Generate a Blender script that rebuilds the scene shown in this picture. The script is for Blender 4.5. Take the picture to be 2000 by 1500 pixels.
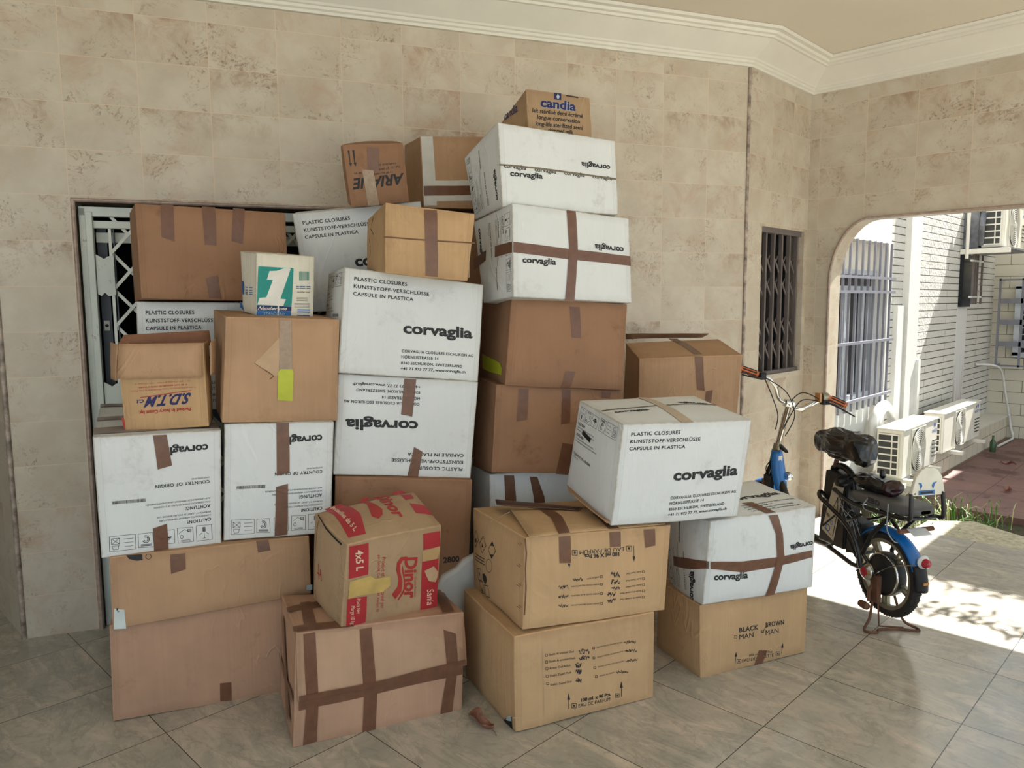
import bpy, bmesh, math, random
from mathutils import Vector, Matrix, noise
import numpy as np
R = math.radians
for _o in list(bpy.data.objects): bpy.data.objects.remove(_o, do_unlink=True)
scene = bpy.context.scene
col = scene.collection
# world axes: X runs along the arcade wall's normal (towards the courtyard), Y along the arcade wall, Z up; the camera stands at the origin
# ------------------------------------------------------------------ camera
cam_d = bpy.data.cameras.new('camera'); cam = bpy.data.objects.new('camera', cam_d); col.objects.link(cam)
cam_d.sensor_width = 36.0; cam_d.lens = 26.3556; cam_d.clip_start = .05; cam_d.clip_end = 200
cam.matrix_world = Matrix([[0.701615, 0.081733, -0.707854, 0.0], [-0.712514, 0.06963, -0.698194, 0.0], [-0.007778, 0.994219, 0.107089, 1.6], [0.0, 0.0, 0.0, 1.0]])
scene.camera = cam
# ------------------------------------------------------------------ world, sun, exposure
w = bpy.data.worlds.new('sky'); scene.world = w; w.use_nodes = True
bgn = w.node_tree.nodes['Background']; bgn.inputs['Color'].default_value = (.70, .85, 1.0, 1); bgn.inputs['Strength'].default_value = 1.98
sun_d = bpy.data.lights.new('sun', 'SUN'); sun = bpy.data.objects.new('sun', sun_d); col.objects.link(sun)
sun_d.energy = 24.0; sun_d.angle = R(.6); sun_d.color = (1, .965, .91)
SUNV = Vector((1.75, -.32, 2.17)).normalized()
sun.rotation_euler = SUNV.to_track_quat('Z', 'Y').to_euler(); sun.location = (9, -2, 9)
scene.view_settings.view_transform = 'Standard'; scene.view_settings.look = 'None'
scene.view_settings.exposure = -0.34; scene.view_settings.gamma = 1.0; scene.view_settings.use_curve_mapping = False
# ------------------------------------------------------------------ materials
def lin(c):
    return tuple(((x/255)/12.92 if x/255 <= .04045 else ((x/255+.055)/1.055)**2.4) for x in c)+(1,)
MATS = {}
class NT:
    def __init__(s, name):
        s.m = bpy.data.materials.new(name); s.m.use_nodes = True; s.t = s.m.node_tree; s.n = s.t.nodes; s.b = s.n['Principled BSDF']
    def a(s, t, **k):
        x = s.n.new(t)
        for kk, v in k.items():
            if kk.startswith('i_'): x.inputs[int(kk[2:])].default_value = v
            else: setattr(x, kk, v)
        return x
    def l(s, a, b): s.t.links.new(a, b)
    def math(s, op, a, b=None, c=None, clamp=False):
        x = s.n.new('ShaderNodeMath'); x.operation = op; x.use_clamp = clamp
        for i, v in enumerate((a, b, c)):
            if v is None: continue
            if isinstance(v, (int, float)): x.inputs[i].default_value = v
            else: s.l(v, x.inputs[i])
        return x.outputs[0]
    def mix(s, f, a, b, mode='MIX'):
        x = s.n.new('ShaderNodeMix'); x.data_type = 'RGBA'; x.blend_type = mode
        for i, v in ((0, f), (6, a), (7, b)):
            if isinstance(v, (int, float)): x.inputs[i].default_value = v
            elif isinstance(v, tuple): x.inputs[i].default_value = v
            else: s.l(v, x.inputs[i])
        return x.outputs[2]
    def ramp(s, f, lo, hi, v0=0.0, v1=1.0):
        x = s.n.new('ShaderNodeMapRange'); x.inputs[1].default_value = lo; x.inputs[2].default_value = hi; x.inputs[3].default_value = v0; x.inputs[4].default_value = v1; x.clamp = True
        s.l(f, x.inputs[0]); return x.outputs[0]
    def noise(s, vec, scale, detail=3, rough=.55, dist=0.0):
        x = s.n.new('ShaderNodeTexNoise'); x.inputs['Scale'].default_value = scale; x.inputs['Detail'].default_value = detail; x.inputs['Roughness'].default_value = rough; x.inputs['Distortion'].default_value = dist
        if vec is not None: s.l(vec, x.inputs['Vector'])
        return x.outputs['Fac']
    def obj(s): return s.n.new('ShaderNodeTexCoord').outputs['Object']
    def map(s, vec, scale=(1, 1, 1), loc=(0, 0, 0)):
        x = s.n.new('ShaderNodeMapping'); x.inputs['Scale'].default_value = scale; x.inputs['Location'].default_value = loc; s.l(vec, x.inputs[0]); return x.outputs[0]
    def bump(s, h, st=.2, d=.01):
        x = s.n.new('ShaderNodeBump'); x.inputs['Strength'].default_value = st; x.inputs['Distance'].default_value = d; s.l(h, x.inputs['Height']); s.l(x.outputs[0], s.b.inputs['Normal'])
def plain(name, c, rough=.6, metal=0.0, spec=.5, noise_amt=.08, nscale=14, coat=0.0, bump=0.0):
    n = NT(name); v = n.obj(); f = n.noise(v, nscale, 4)
    c = lin(c); d = tuple(x*(1-noise_amt*1.6) for x in c[:3])+(1,); e = tuple(min(1, x*(1+noise_amt*.6)) for x in c[:3])+(1,)
    n.l(n.mix(n.ramp(f, .3, .7), d, e), n.b.inputs['Base Color'])
    n.b.inputs['Roughness'].default_value = rough; n.b.inputs['Metallic'].default_value = metal; n.b.inputs['Specular IOR Level'].default_value = spec; n.b.inputs['Coat Weight'].default_value = coat
    if bump: n.bump(n.noise(v, nscale*3, 4), bump, .004)
    MATS[name] = n.m; return n.m
def board(name, c, dirt, dirt_amt, streak=.5, mott=.10):
    wear = ((172, 160, 140), .65, .2) if name.startswith('white') else (tuple(min(255, x*1.16) for x in c), .8, .25)
    if not name.startswith('white'): c = tuple(min(255, x*1.05) for x in c)
    n = NT(name); v = n.obj(); oi = n.a('ShaderNodeObjectInfo')
    cmb = n.a('ShaderNodeVectorMath', operation='MULTIPLY_ADD'); n.l(oi.outputs['Random'], cmb.inputs[0]); cmb.inputs[1].default_value = (31, 17, 23); n.l(v, cmb.inputs[2]); v2 = cmb.outputs[0]
    c = lin(c); lo = tuple(x*(1-mott*1.5) for x in c[:3])+(1,); hi = tuple(min(1, x*(1+mott)) for x in c[:3])+(1,)
    base = n.mix(n.ramp(n.noise(v2, 2.3, 4, .6), .3, .7), lo, hi)
    st = n.noise(n.map(v2, (55, 55, 1.2)), 1.0, 2)
    base = n.mix(n.ramp(st, .45, .75, 0, .22*streak), base, tuple(min(1, x*1.22) for x in c[:3])+(1,))
    d1 = n.math('MULTIPLY', n.ramp(n.noise(v2, 5.5, 6, .7, .4), .56, .74), n.ramp(n.noise(v2, 40, 3, .7), .35, .62))
    base = n.mix(n.math('MULTIPLY', d1, dirt_amt), base, lin(dirt))
    cq = n.noise(n.map(v2, (1, 1, .45)), 3.1, 3, .5, .9); crease = n.math('SUBTRACT', 1.0, n.math('MULTIPLY', n.math('ABSOLUTE', n.math('SUBTRACT', cq, .5)), 90.0), clamp=True)
    crease = n.math('MULTIPLY', crease, n.ramp(n.noise(v2, 2.2, 2), .50, .62))
    base = n.mix(n.math('MULTIPLY', crease, .35), base, tuple(min(1, x*1.2) for x in c[:3])+(1,))
    # worn edges and fold lines, from the distance to the panel's border in metres
    ua = n.a('ShaderNodeUVMap', uv_map='panel'); ub = n.a('ShaderNodeUVMap', uv_map='size'); sa = n.a('ShaderNodeSeparateXYZ'); sb = n.a('ShaderNodeSeparateXYZ'); n.l(ua.outputs[0], sa.inputs[0]); n.l(ub.outputs[0], sb.inputs[0])
    es = [n.math('MULTIPLY', n.math('MINIMUM', sa.outputs[i], n.math('SUBTRACT', 1.0, sa.outputs[i])), sb.outputs[i]) for i in (0, 1)]
    e = n.math('MINIMUM', es[0], es[1]); has = n.math('GREATER_THAN', sb.outputs[0], .02)
    nz = n.noise(v2, 26, 5, .75); worn = n.math('MULTIPLY', n.math('MULTIPLY', n.ramp(n.math('ADD', e, n.math('MULTIPLY', n.math('SUBTRACT', nz, .5), .018)), .001, .006, 1, 0), has), wear[1])
    base = n.mix(worn, base, lin(wear[0]))
    fold = n.math('MULTIPLY', n.math('MULTIPLY', n.math('LESS_THAN', n.math('ABSOLUTE', n.math('SUBTRACT', es[0], n.math('ADD', .020, n.math('MULTIPLY', nz, .006)))), .0011), has), .45)
    base = n.mix(fold, base, tuple(x*.72 for x in c[:3])+(1,))
    sm = n.math('MULTIPLY', n.math('MULTIPLY', n.ramp(n.math('ADD', e, n.math('MULTIPLY', n.noise(v2, 6, 5, .7), .08)), .035, .075, 1, 0), has), wear[2])
    base = n.mix(sm, base, lin(dirt))
    n.l(base, n.b.inputs['Base Color']); n.b.inputs['Roughness'].default_value = .72; n.b.inputs['Specular IOR Level'].default_value = .25
    h = n.math('ADD', n.math('MULTIPLY', st, .7*streak), n.math('ADD', n.noise(v2, 7, 4, .6), n.math('MULTIPLY', crease, .7))); n.bump(h, .42, .008)
    MATS[name] = n.m; return n.m
board('kraft', (172, 139, 108), (120, 84, 56), .35, .8)
board('kraftlid', (180, 147, 120), (120, 84, 56), .3)
board('kraftrosy', (174, 139, 114), (110, 80, 60), .45, .8)
board('krafttan', (184, 152, 114), (130, 96, 64), .3, .8)
board('kraftbrown', (144, 109, 83), (96, 62, 40), .6)
board('kraftolive', (166, 139, 108), (120, 90, 62), .5)
board('kraftstripe', (178, 146, 108), (126, 90, 58), .4, 1.6)
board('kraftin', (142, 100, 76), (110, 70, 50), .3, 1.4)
board('whiteboard', (219, 222, 221), (150, 142, 128), .45, .35, .03)
board('whitecream', (222, 217, 200), (150, 142, 128), .2, .8, .03)
plain('ink', (40, 40, 42), .7); plain('inkfade', (70, 66, 62), .8); plain('navy', (38, 36, 92), .7); plain('navy2', (25, 40, 92), .6); plain('redink', (170, 50, 45), .7); plain('red', (172, 42, 50), .55)
plain('bandtext', (226, 196, 168), .7); plain('teal', (0, 138, 128), .55); plain('blue', (24, 96, 160), .55); plain('white', (225, 222, 212), .6); plain('paleblue', (170, 190, 196), .6)
plain('yellow', (182, 190, 44), .45); plain('pen', (60, 90, 60), .7); plain('kraftpale', (190, 160, 127), .7); plain('kraftdark', (112, 80, 56), .8); plain('dirt', (128, 118, 98), .8, noise_amt=.3, nscale=40)
plain('tape', (118, 80, 58), .36, noise_amt=.14, nscale=30, bump=.25); plain('tapedark', (84, 58, 46), .3, noise_amt=.15, bump=.3); plain('tapegrey', (150, 134, 124), .35); plain('tapebeige', (190, 172, 152), .35)
MATS['tape'].node_tree.nodes['Principled BSDF'].inputs['Alpha'].default_value = .88
plain('cleartape', (160, 136, 112), .2, noise_amt=.12, nscale=45, bump=.5); plain('whitetape', (205, 203, 194), .3); plain('oldtape', (196, 166, 98), .5, noise_amt=.15); plain('oldtape2', (188, 156, 108), .5); plain('whitelabel', (205, 216, 214), .5)
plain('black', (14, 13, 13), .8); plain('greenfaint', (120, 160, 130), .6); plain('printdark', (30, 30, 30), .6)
# ------------------------------------------------------------------ mesh helpers
class MB:
    def __init__(s): s.v = []; s.f = []; s.mi = []; s.mats = []
    def m(s, name):
        if name not in s.mats: s.mats.append(name)
        return s.mats.index(name)
    def add(s, vs, fs, mat):
        k = len(s.v); s.v += [tuple(p) for p in vs]; i = s.m(mat)
        for f in fs: s.f.append(tuple(a+k for a in f)); s.mi.append(i)
    def box(s, lo, hi, mat, M=None):
        x0, y0, z0 = lo; x1, y1, z1 = hi
        vs = [(x0, y0, z0), (x1, y0, z0), (x1, y1, z0), (x0, y1, z0), (x0, y0, z1), (x1, y0, z1), (x1, y1, z1), (x0, y1, z1)]
        if M is not None: vs = [tuple(M @ Vector(v)) for v in vs]
        s.add(vs, [(3, 2, 1, 0), (4, 5, 6, 7), (0, 1, 5, 4), (1, 2, 6, 5), (2, 3, 7, 6), (3, 0, 4, 7)], mat)
    def tube(s, pts, r, mat, n=10, smooth=1, cap=True, closed=False):
        pts = [Vector(p) for p in pts]
        if smooth > 1 and len(pts) > 2: pts = catmull(pts, smooth, closed)
        rr = r if isinstance(r, (list, tuple)) else None
        k = len(s.v); N = len(pts); i = s.m(mat); up = None
        for q, p in enumerate(pts):
            if closed: t = pts[(q+1) % N]-pts[q-1]
            else: t = pts[min(q+1, N-1)]-pts[max(q-1, 0)]
            t.normalize()
            if up is None:
                a = Vector((0, 0, 1)) if abs(t.z) < .9 else Vector((1, 0, 0)); up = (a-t*a.dot(t)).normalized()
            else: up = (up-t*up.dot(t)).normalized()
            sd = t.cross(up); rad = r if rr is None else np.interp(q/(N-1), np.linspace(0, 1, len(rr)), rr)
            for j in range(n):
                an = 2*math.pi*j/n; s.v.append(tuple(p+up*math.cos(an)*rad+sd*math.sin(an)*rad))
        for q in range(N if closed else N-1):
            for j in range(n):
                a = k+q*n+j; b = k+q*n+(j+1) % n; c = k+((q+1) % N)*n+(j+1) % n; d = k+((q+1) % N)*n+j
                s.f.append((a, b, c, d)); s.mi.append(i)
        if cap and not closed:
            s.f.append(tuple(k+j for j in range(n))[::-1]); s.mi.append(i); s.f.append(tuple(k+(N-1)*n+j for j in range(n))); s.mi.append(i)
    def lathe(s, prof, mat, c=(0, 0, 0), axis='Z', n=40, close=False, M=None):
        k = len(s.v); i = s.m(mat); c = Vector(c)
        for (r, h) in prof:
            for j in range(n):
                a = 2*math.pi*j/n; x, y = r*math.cos(a), r*math.sin(a)
                p = Vector((x, y, h)) if axis == 'Z' else (Vector((x, h, y)) if axis == 'Y' else Vector((h, x, y)))
                p = p+c
                if M is not None: p = M @ p
                s.v.append(tuple(p))
        L = len(prof)
        for q in range(L if close else L-1):
            for j in range(n):
                s.f.append((k+q*n+j, k+q*n+(j+1) % n, k+((q+1) % L)*n+(j+1) % n, k+((q+1) % L)*n+j)); s.mi.append(i)
        if not close:
            if prof[0][0] > 1e-4: s.f.append(tuple(k+j for j in range(n))); s.mi.append(i)
            if prof[-1][0] > 1e-4: s.f.append(tuple(k+(L-1)*n+j for j in range(n))); s.mi.append(i)
    def prism(s, poly, off, mat):
        # poly: 3D loop, off: extrusion vector
        n = len(poly); off = Vector(off); a = [Vector(p) for p in poly]; b = [p+off for p in a]
        s.add(a+b, [tuple(range(n))[::-1], tuple(range(n, 2*n))]+[(j, (j+1) % n, n+(j+1) % n, n+j) for j in range(n)], mat)
    def grid(s, fn, nu, nv, mat):
        vs = [fn(i/nu, j/nv) for j in range(nv+1) for i in range(nu+1)]
        s.add(vs, [(j*(nu+1)+i, j*(nu+1)+i+1, (j+1)*(nu+1)+i+1, (j+1)*(nu+1)+i) for j in range(nv) for i in range(nu)], mat)
    def grid_uv(s, fn, nu, nv, mat, W, H):
        s.grid(fn, nu, nv, mat)
        if not hasattr(s, 'uv'): s.uv = []; s.sz = []
        for j in range(nv):
            for i in range(nu): s.uv += [i/nu, j/nv, (i+1)/nu, j/nv, (i+1)/nu, (j+1)/nv, i/nu, (j+1)/nv]; s.sz += [W, H]*4
    def build(s, name, parent=None, smooth=False, merge=0, bevel=0, recalc=False, ang=R(40)):
        me = bpy.data.meshes.new(name); me.from_pydata(s.v, [], s.f); me.validate()
        for q in s.mats: me.materials.append(MATS[q])
        if len(me.polygons) == len(s.mi): me.polygons.foreach_set('material_index', s.mi)
        if hasattr(s, 'uv'):
            me.uv_layers.new(name='panel').data.foreach_set('uv', s.uv); me.uv_layers.new(name='size').data.foreach_set('uv', s.sz)
        if merge or recalc:
            bm = bmesh.new(); bm.from_mesh(me)
            if merge: bmesh.ops.remove_doubles(bm, verts=bm.verts, dist=merge)
            bmesh.ops.recalc_face_normals(bm, faces=bm.faces); bm.to_mesh(me); bm.free()
        if smooth:
            me.polygons.foreach_set('use_smooth', [True]*len(me.polygons)); me.set_sharp_from_angle(angle=ang)
        o = bpy.data.objects.new(name, me); col.objects.link(o)
        if parent is not None: o.parent = parent
        if bevel:
            b = o.modifiers.new('bevel', 'BEVEL'); b.width = bevel; b.segments = 2; b.limit_method = 'ANGLE'; b.angle_limit = R(45); b.harden_normals = False
        return o
def catmull(pts, k, closed=False):
    out = []; N = len(pts)
    rng = range(N if closed else N-1)
    for i in rng:
        if closed: p0, p1, p2, p3 = pts[i-1], pts[i], pts[(i+1) % N], pts[(i+2) % N]
        else: p0, p1, p2, p3 = pts[max(i-1, 0)], pts[i], pts[i+1], pts[min(i+2, N-1)]
        for q in range(k):
            t = q/k; out.append(.5*((2*p1)+(-p0+p2)*t+(2*p0-5*p1+4*p2-p3)*t*t+(-p0+3*p1-3*p2+p3)*t**3))
    if not closed: out.append(pts[-1].copy())
    return out
def tag(o, label=None, cat=None, group=None, kind=None):
    if label: o['label'] = label
    if cat: o['category'] = cat
    if group: o['group'] = group
    if kind: o['kind'] = kind
    return o
def empty(name, loc=(0, 0, 0), rz=0):
    o = bpy.data.objects.new(name, None); col.objects.link(o); o.location = loc; o.rotation_euler = (0, 0, rz); o.empty_display_size = .1; return o
def struct(o): o['kind'] = 'structure'; return o
# lettering: outline of a string, x 0..1 along the baseline, y 0..1 from baseline to the tallest letter
_tc = {}
def glyphs(text, st):
    if (text, st) in _tc: return _tc[(text, st)]
    cu = bpy.data.curves.new('t', 'FONT'); cu.body = text; cu.size = 1; cu.resolution_u = 3
    cu.offset = {'n': 0.0, 'b': .022, 'B': .036, 'I': .015, 'X': .06}[st]
    if st in 'I': cu.shear = .3
    if st == 'B' and text == 'S.D.T.M': cu.shear = .25
    cu.space_character = 1.12 if (text.isupper() and st == 'b') else 1.0
    ob = bpy.data.objects.new('t', cu); col.objects.link(ob)
    dg = bpy.context.evaluated_depsgraph_get(); me = ob.evaluated_get(dg).to_mesh()
    V = np.array([v.co[:2] for v in me.vertices]); F = [tuple(p.vertices) for p in me.polygons]
    ob.evaluated_get(dg).to_mesh_clear(); bpy.data.objects.remove(ob); bpy.data.curves.remove(cu)
    if len(V):
        x0, x1 = V[:, 0].min(), V[:, 0].max(); V[:, 0] = (V[:, 0]-x0)/(x1-x0); V[:, 1] /= (V[:, 1].max() if not any(ch in text for ch in 'ÜÖÉ') else V[:, 1].max()*.80)
    _tc[(text, st)] = (V, F); return V, F
# ------------------------------------------------------------------ cartons
FACES = dict(F=(0, 1, 5, 4), L=(2, 0, 4, 6), R=(1, 3, 7, 5), T=(4, 5, 7, 6), K=(3, 2, 6, 7), B=(2, 3, 1, 0))
ICONS = [
 [[(.08,.5),(.45,.5)],[(.08,.25),(.45,.25)],[(.62,.15),(.92,.15),(.92,.55),(.62,.55),(.62,.15)],[(.62,.15),(.92,.55)],[(.92,.15),(.62,.55)],[(.62,.65),(.92,.65)],[(.65,.65),(.68,.9),(.86,.9),(.9,.65)],[(.1,.75),(.42,.75)]],
 [[(.5+.22*math.cos(a), .42+.26*math.sin(a)) for a in np.linspace(.4, 5.2, 12)], [(.5+.13*math.cos(a), .42+.15*math.sin(a)) for a in np.linspace(.4, 5.2, 12)], [(.15,.8),(.85,.8)], [(.15,.88),(.85,.88)]],
 [[(.5,.12),(.5,.8)],[(.2,.5),(.3,.68),(.5,.78),(.7,.68),(.8,.5),(.65,.56),(.5,.5),(.35,.56),(.2,.5)],[(.22,.52),(.78,.52)],[(.3,.6),(.7,.6)],[(.4,.7),(.6,.7)],[(.5,.12),(.58,.1),(.6,.18)]],
 [[(.75+.1*math.cos(a), .6+.12*math.sin(a)) for a in np.linspace(0, 6.28, 10)],[(.12,.12),(.34,.12),(.34,.3),(.12,.3),(.12,.12)],[(.12,.18),(.34,.18)],[(.12,.24),(.34,.24)],[(.1,.35),(.55,.12),(.9,.35)],[(.2,.85),(.8,.85)],[(.2,.92),(.8,.92)]],
 [[(.5,.1),(.5,.85)],[(.42,.12),(.42,.4),(.58,.4),(.58,.12)],[(.46,.12),(.46,.38)],[(.54,.12),(.54,.38)],[(.4,.85),(.6,.85)],[(.2,.6),(.35,.5)],[(.65,.5),(.82,.62)]]]
class Carton:
    def __init__(s, key, name, mat, label, cat='box', bulge=None, amp=.0025, group=None, open_top=False, edge=.0035):
        d = BOXES[key]; s.d = d; s.C = [Vector(c) for c in d['c']]; s.key = key
        s.bulge = dict(F=.004, L=.004, R=.004, T=.004, K=0, B=0); s.bulge.update(bulge or {})
        s.amp = amp; s.seed = Vector((hash_(key) % 97, hash_(key) % 31, 5.5)); s.mat = mat
        s.root = empty(name, d['o'], d['a']); tag(s.root, label, cat, group)
        s.face = {f: [s.C[i] for i in ix] for f, ix in FACES.items()}
        for k, v in d['s'].items(): s.face[k] = [Vector(p) for p in v[1]]; s.bulge[k] = .004
        if not open_top: s.shell(edge)
        else: s.open_shell()
        for k, v in d['s'].items(): s.slab(k, v)
        s.decals()
    def S(s, f, u, v, off=0.0):
        q = s.face[f]; P = q[0]*((1-u)*(1-v))+q[1]*(u*(1-v))+q[2]*(u*v)+q[3]*((1-u)*v)
        n = (q[1]-q[0]).cross(q[3]-q[0]).normalized()
        uu = min(max(u, 0), 1); vv = min(max(v, 0), 1)
        b = s.bulge.get(f, 0)*(16*uu*(1-uu)*vv*(1-vv))**.7
        w_ = noise.noise_vector(P*3.1+s.seed)*s.amp + noise.noise_vector(P*9+s.seed)*s.amp*.45
        return P+w_+n*(b+off)
    def shell(s, edge):
        m = MB()
        for f in 'FLRTKB':
            N = 16 if f in 'FLT' else 8
            N = 16
            q = s.face[f]; m.grid_uv(lambda u, v: s.S(f, u, v), N, N, s.mat, (q[1]-q[0]).length, (q[3]-q[0]).length)
        s.body = m.build('carton', s.root, smooth=True, merge=1e-5, bevel=edge)
    def open_shell(s):
        m = MB()
        for f in 'FLRKB': q = s.face[f]; m.grid_uv(lambda u, v: s.S(f, u, v), 12, 12, s.mat, (q[1]-q[0]).length, (q[3]-q[0]).length)
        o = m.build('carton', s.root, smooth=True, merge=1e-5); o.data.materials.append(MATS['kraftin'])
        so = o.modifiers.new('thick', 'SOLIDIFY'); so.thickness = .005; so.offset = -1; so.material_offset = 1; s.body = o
    def slab(s, k, v):
        name, P, mt, th = v; m = MB(); n = 10; P_ = s.face[k]
        m.grid_uv(lambda u, w: s.S(k, u, w), n, n, mt, (P_[1]-P_[0]).length, (P_[3]-P_[0]).length)
        o = m.build(name, s.root, smooth=True); so = o.modifiers.new('thick', 'SOLIDIFY'); so.thickness = th; so.offset = -1
    def decals(s):
        groups = {}; s.nt = 0
        def G(f):
            if f not in groups: groups[f] = MB()
            return groups[f]
        for it in s.d['i']:
            k, f = it[0], it[1]
            if k == 't':
                _, _, txt, q, c, st, nm = it; V, F = glyphs(txt, st)
                if not len(V): continue
                off = .0012 if c != 'bandtext' and c != 'white' and st != 'X' else .0018
                if st == 'X': off = .0009
                vs = [s.S(f, q[0]+x*q[2]+y*q[4], q[1]+x*q[3]+y*q[5], off) for x, y in V]
                if c in ('bandtext', 'white') or txt == 'STANDARD': vs = [s.S(f, q[0]+x*q[2]+y*q[4], q[1]+x*q[3]+y*q[5], .0026) for x, y in V]
                G(f).add(vs, F, c)
            elif k == 's':
                _, _, pr, c, nm = it; s.nt = s.nt+1; m = MB(); rows = []
                for a, b in zip(pr[:-1], pr[1:]):
                    L = (s.S(f, a[0], a[1])-s.S(f, b[0], b[1])).length; n = max(1, int(L/.02))
                    for i in range(n+(1 if b is pr[-1] else 0)):
                        t = i/n; rows.append([a[j]+(b[j]-a[j])*t for j in range(4)])
                W = 3; vs = []
                for r_ in rows:
                    for j in range(W+1):
                        t = j/W; vs.append(s.S(f, r_[0]+(r_[2]-r_[0])*t, r_[1]+(r_[3]-r_[1])*t, .0017+.00035*s.nt if nm != 'red_band' else .0013))
                fs = [(i*(W+1)+j, i*(W+1)+j+1, (i+1)*(W+1)+j+1, (i+1)*(W+1)+j) for i in range(len(rows)-1) for j in range(W)]
                m.add(vs, fs, c); o = m.build(nm, s.root, smooth=True, recalc=True)
                if c in ('cleartape', 'whitetape'): o['label'] = {'cleartape': 'crinkled clear tape', 'whitetape': 'pale printed tape'}[c]
            elif k == 'p':
                _, _, pts, c, nm, lay = it
                bm = bmesh.new(); vv = [bm.verts.new((p[0], p[1], 0)) for p in pts]
                try: bm.faces.new(vv)
                except ValueError: bm.free(); continue
                bmesh.ops.triangulate(bm, faces=bm.faces)
                for _i in range(3):
                    es = [e for e in bm.edges if e.calc_length() > .1]
                    if es: bmesh.ops.subdivide_edges(bm, edges=es, cuts=1, use_grid_fill=True); bmesh.ops.triangulate(bm, faces=[x for x in bm.faces if len(x.verts) > 3])
                bm.verts.ensure_lookup_table(); bm.verts.index_update()
                vs = [s.S(f, v.co.x, v.co.y, .0013+.0006*lay) for v in bm.verts]; fs = [tuple(v.index for v in x.verts) for x in bm.faces]; bm.free()
                if nm in ('printed_mark', 'printed_arrow', 'printed_panel', 'printed_numeral', 'red_band'): G(f).add(vs, fs, c)
                else: m = MB(); m.add(vs, fs, c); m.build(nm, s.root, smooth=True)
            elif k == 'l':
                _, _, lines, wd, c, nm = it
                m = G(f) if nm in ('printed_mark', 'checkbox') else MB()
                for ln in lines: s.line(m, f, ln, wd, c)
                if m is not groups.get(f): m.build(nm, s.root)
            elif k == 'i':
                _, _, i, q = it; Q = [(q[0], q[1]), (q[2], q[3]), (q[4], q[5]), (q[6], q[7])]
                def bl(x, y): return ((1-x)*(1-y)*Q[0][0]+x*(1-y)*Q[1][0]+x*y*Q[2][0]+(1-x)*y*Q[3][0], (1-x)*(1-y)*Q[0][1]+x*(1-y)*Q[1][1]+x*y*Q[2][1]+(1-x)*y*Q[3][1])
                s.line(G(f), f, [bl(*p) for p in ((0, 0), (1, 0), (1, 1), (0, 1), (0, 0))], .0013, 'ink')
                for ln in ICONS[i]: s.line(G(f), f, [bl(*p) for p in ln], .0024 if i in (1, 2) else .0014, 'ink')
            elif k == 'b':
                _, _, q, c = it; rr = random.Random(5); x = 0
                while x < .97:
                    wb = rr.choice((.006, .01, .016)); a = x; b = x+wb
                    P = []
                    for (t, e) in ((a, 0), (b, 0), (b, 1), (a, 1)):
                        P.append(tuple((1-t)*((1-e)*q[0+j]+e*q[6+j])+t*((1-e)*q[2+j]+e*q[4+j]) for j in (0, 1)))
                    G(f).add([s.S(f, p[0], p[1], .0012) for p in P], [(0, 1, 2, 3)], c); x = b+rr.choice((.008, .014))
        for f, m in groups.items():
            if m.f: m.build('printed_lettering', s.root)
    def line(s, m, f, ln, wd, c):
        P = [s.S(f, a, b, .0013 if wd < .01 else .0016) for a, b in ln]
        # subdivide long spans so the print hugs the board
        Q = []
        for i in range(len(ln)-1):
            n = max(1, int((P[i+1]-P[i]).length/.03))
            for j in range(n): t = j/n; Q.append((ln[i][0]+(ln[i+1][0]-ln[i][0])*t, ln[i][1]+(ln[i+1][1]-ln[i][1])*t))
        Q.append(ln[-1]); q = s.face[f]; nn = (q[1]-q[0]).cross(q[3]-q[0]).normalized()
        P = [s.S(f, a, b, .0013 if wd < .01 else .0018) for a, b in Q]
        for i in range(len(P)-1):
            t = P[i+1]-P[i]
            if t.length < 1e-6: continue
            t.normalize(); sd = nn.cross(t)*wd*.5; e = t*wd*.2
            m.add([P[i]-sd-e, P[i+1]-sd+e, P[i+1]+sd+e, P[i]+sd-e], [(0, 1, 2, 3)], c)
def hash_(k): return sum((i+3)*ord(c) for i, c in enumerate(k))
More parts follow.
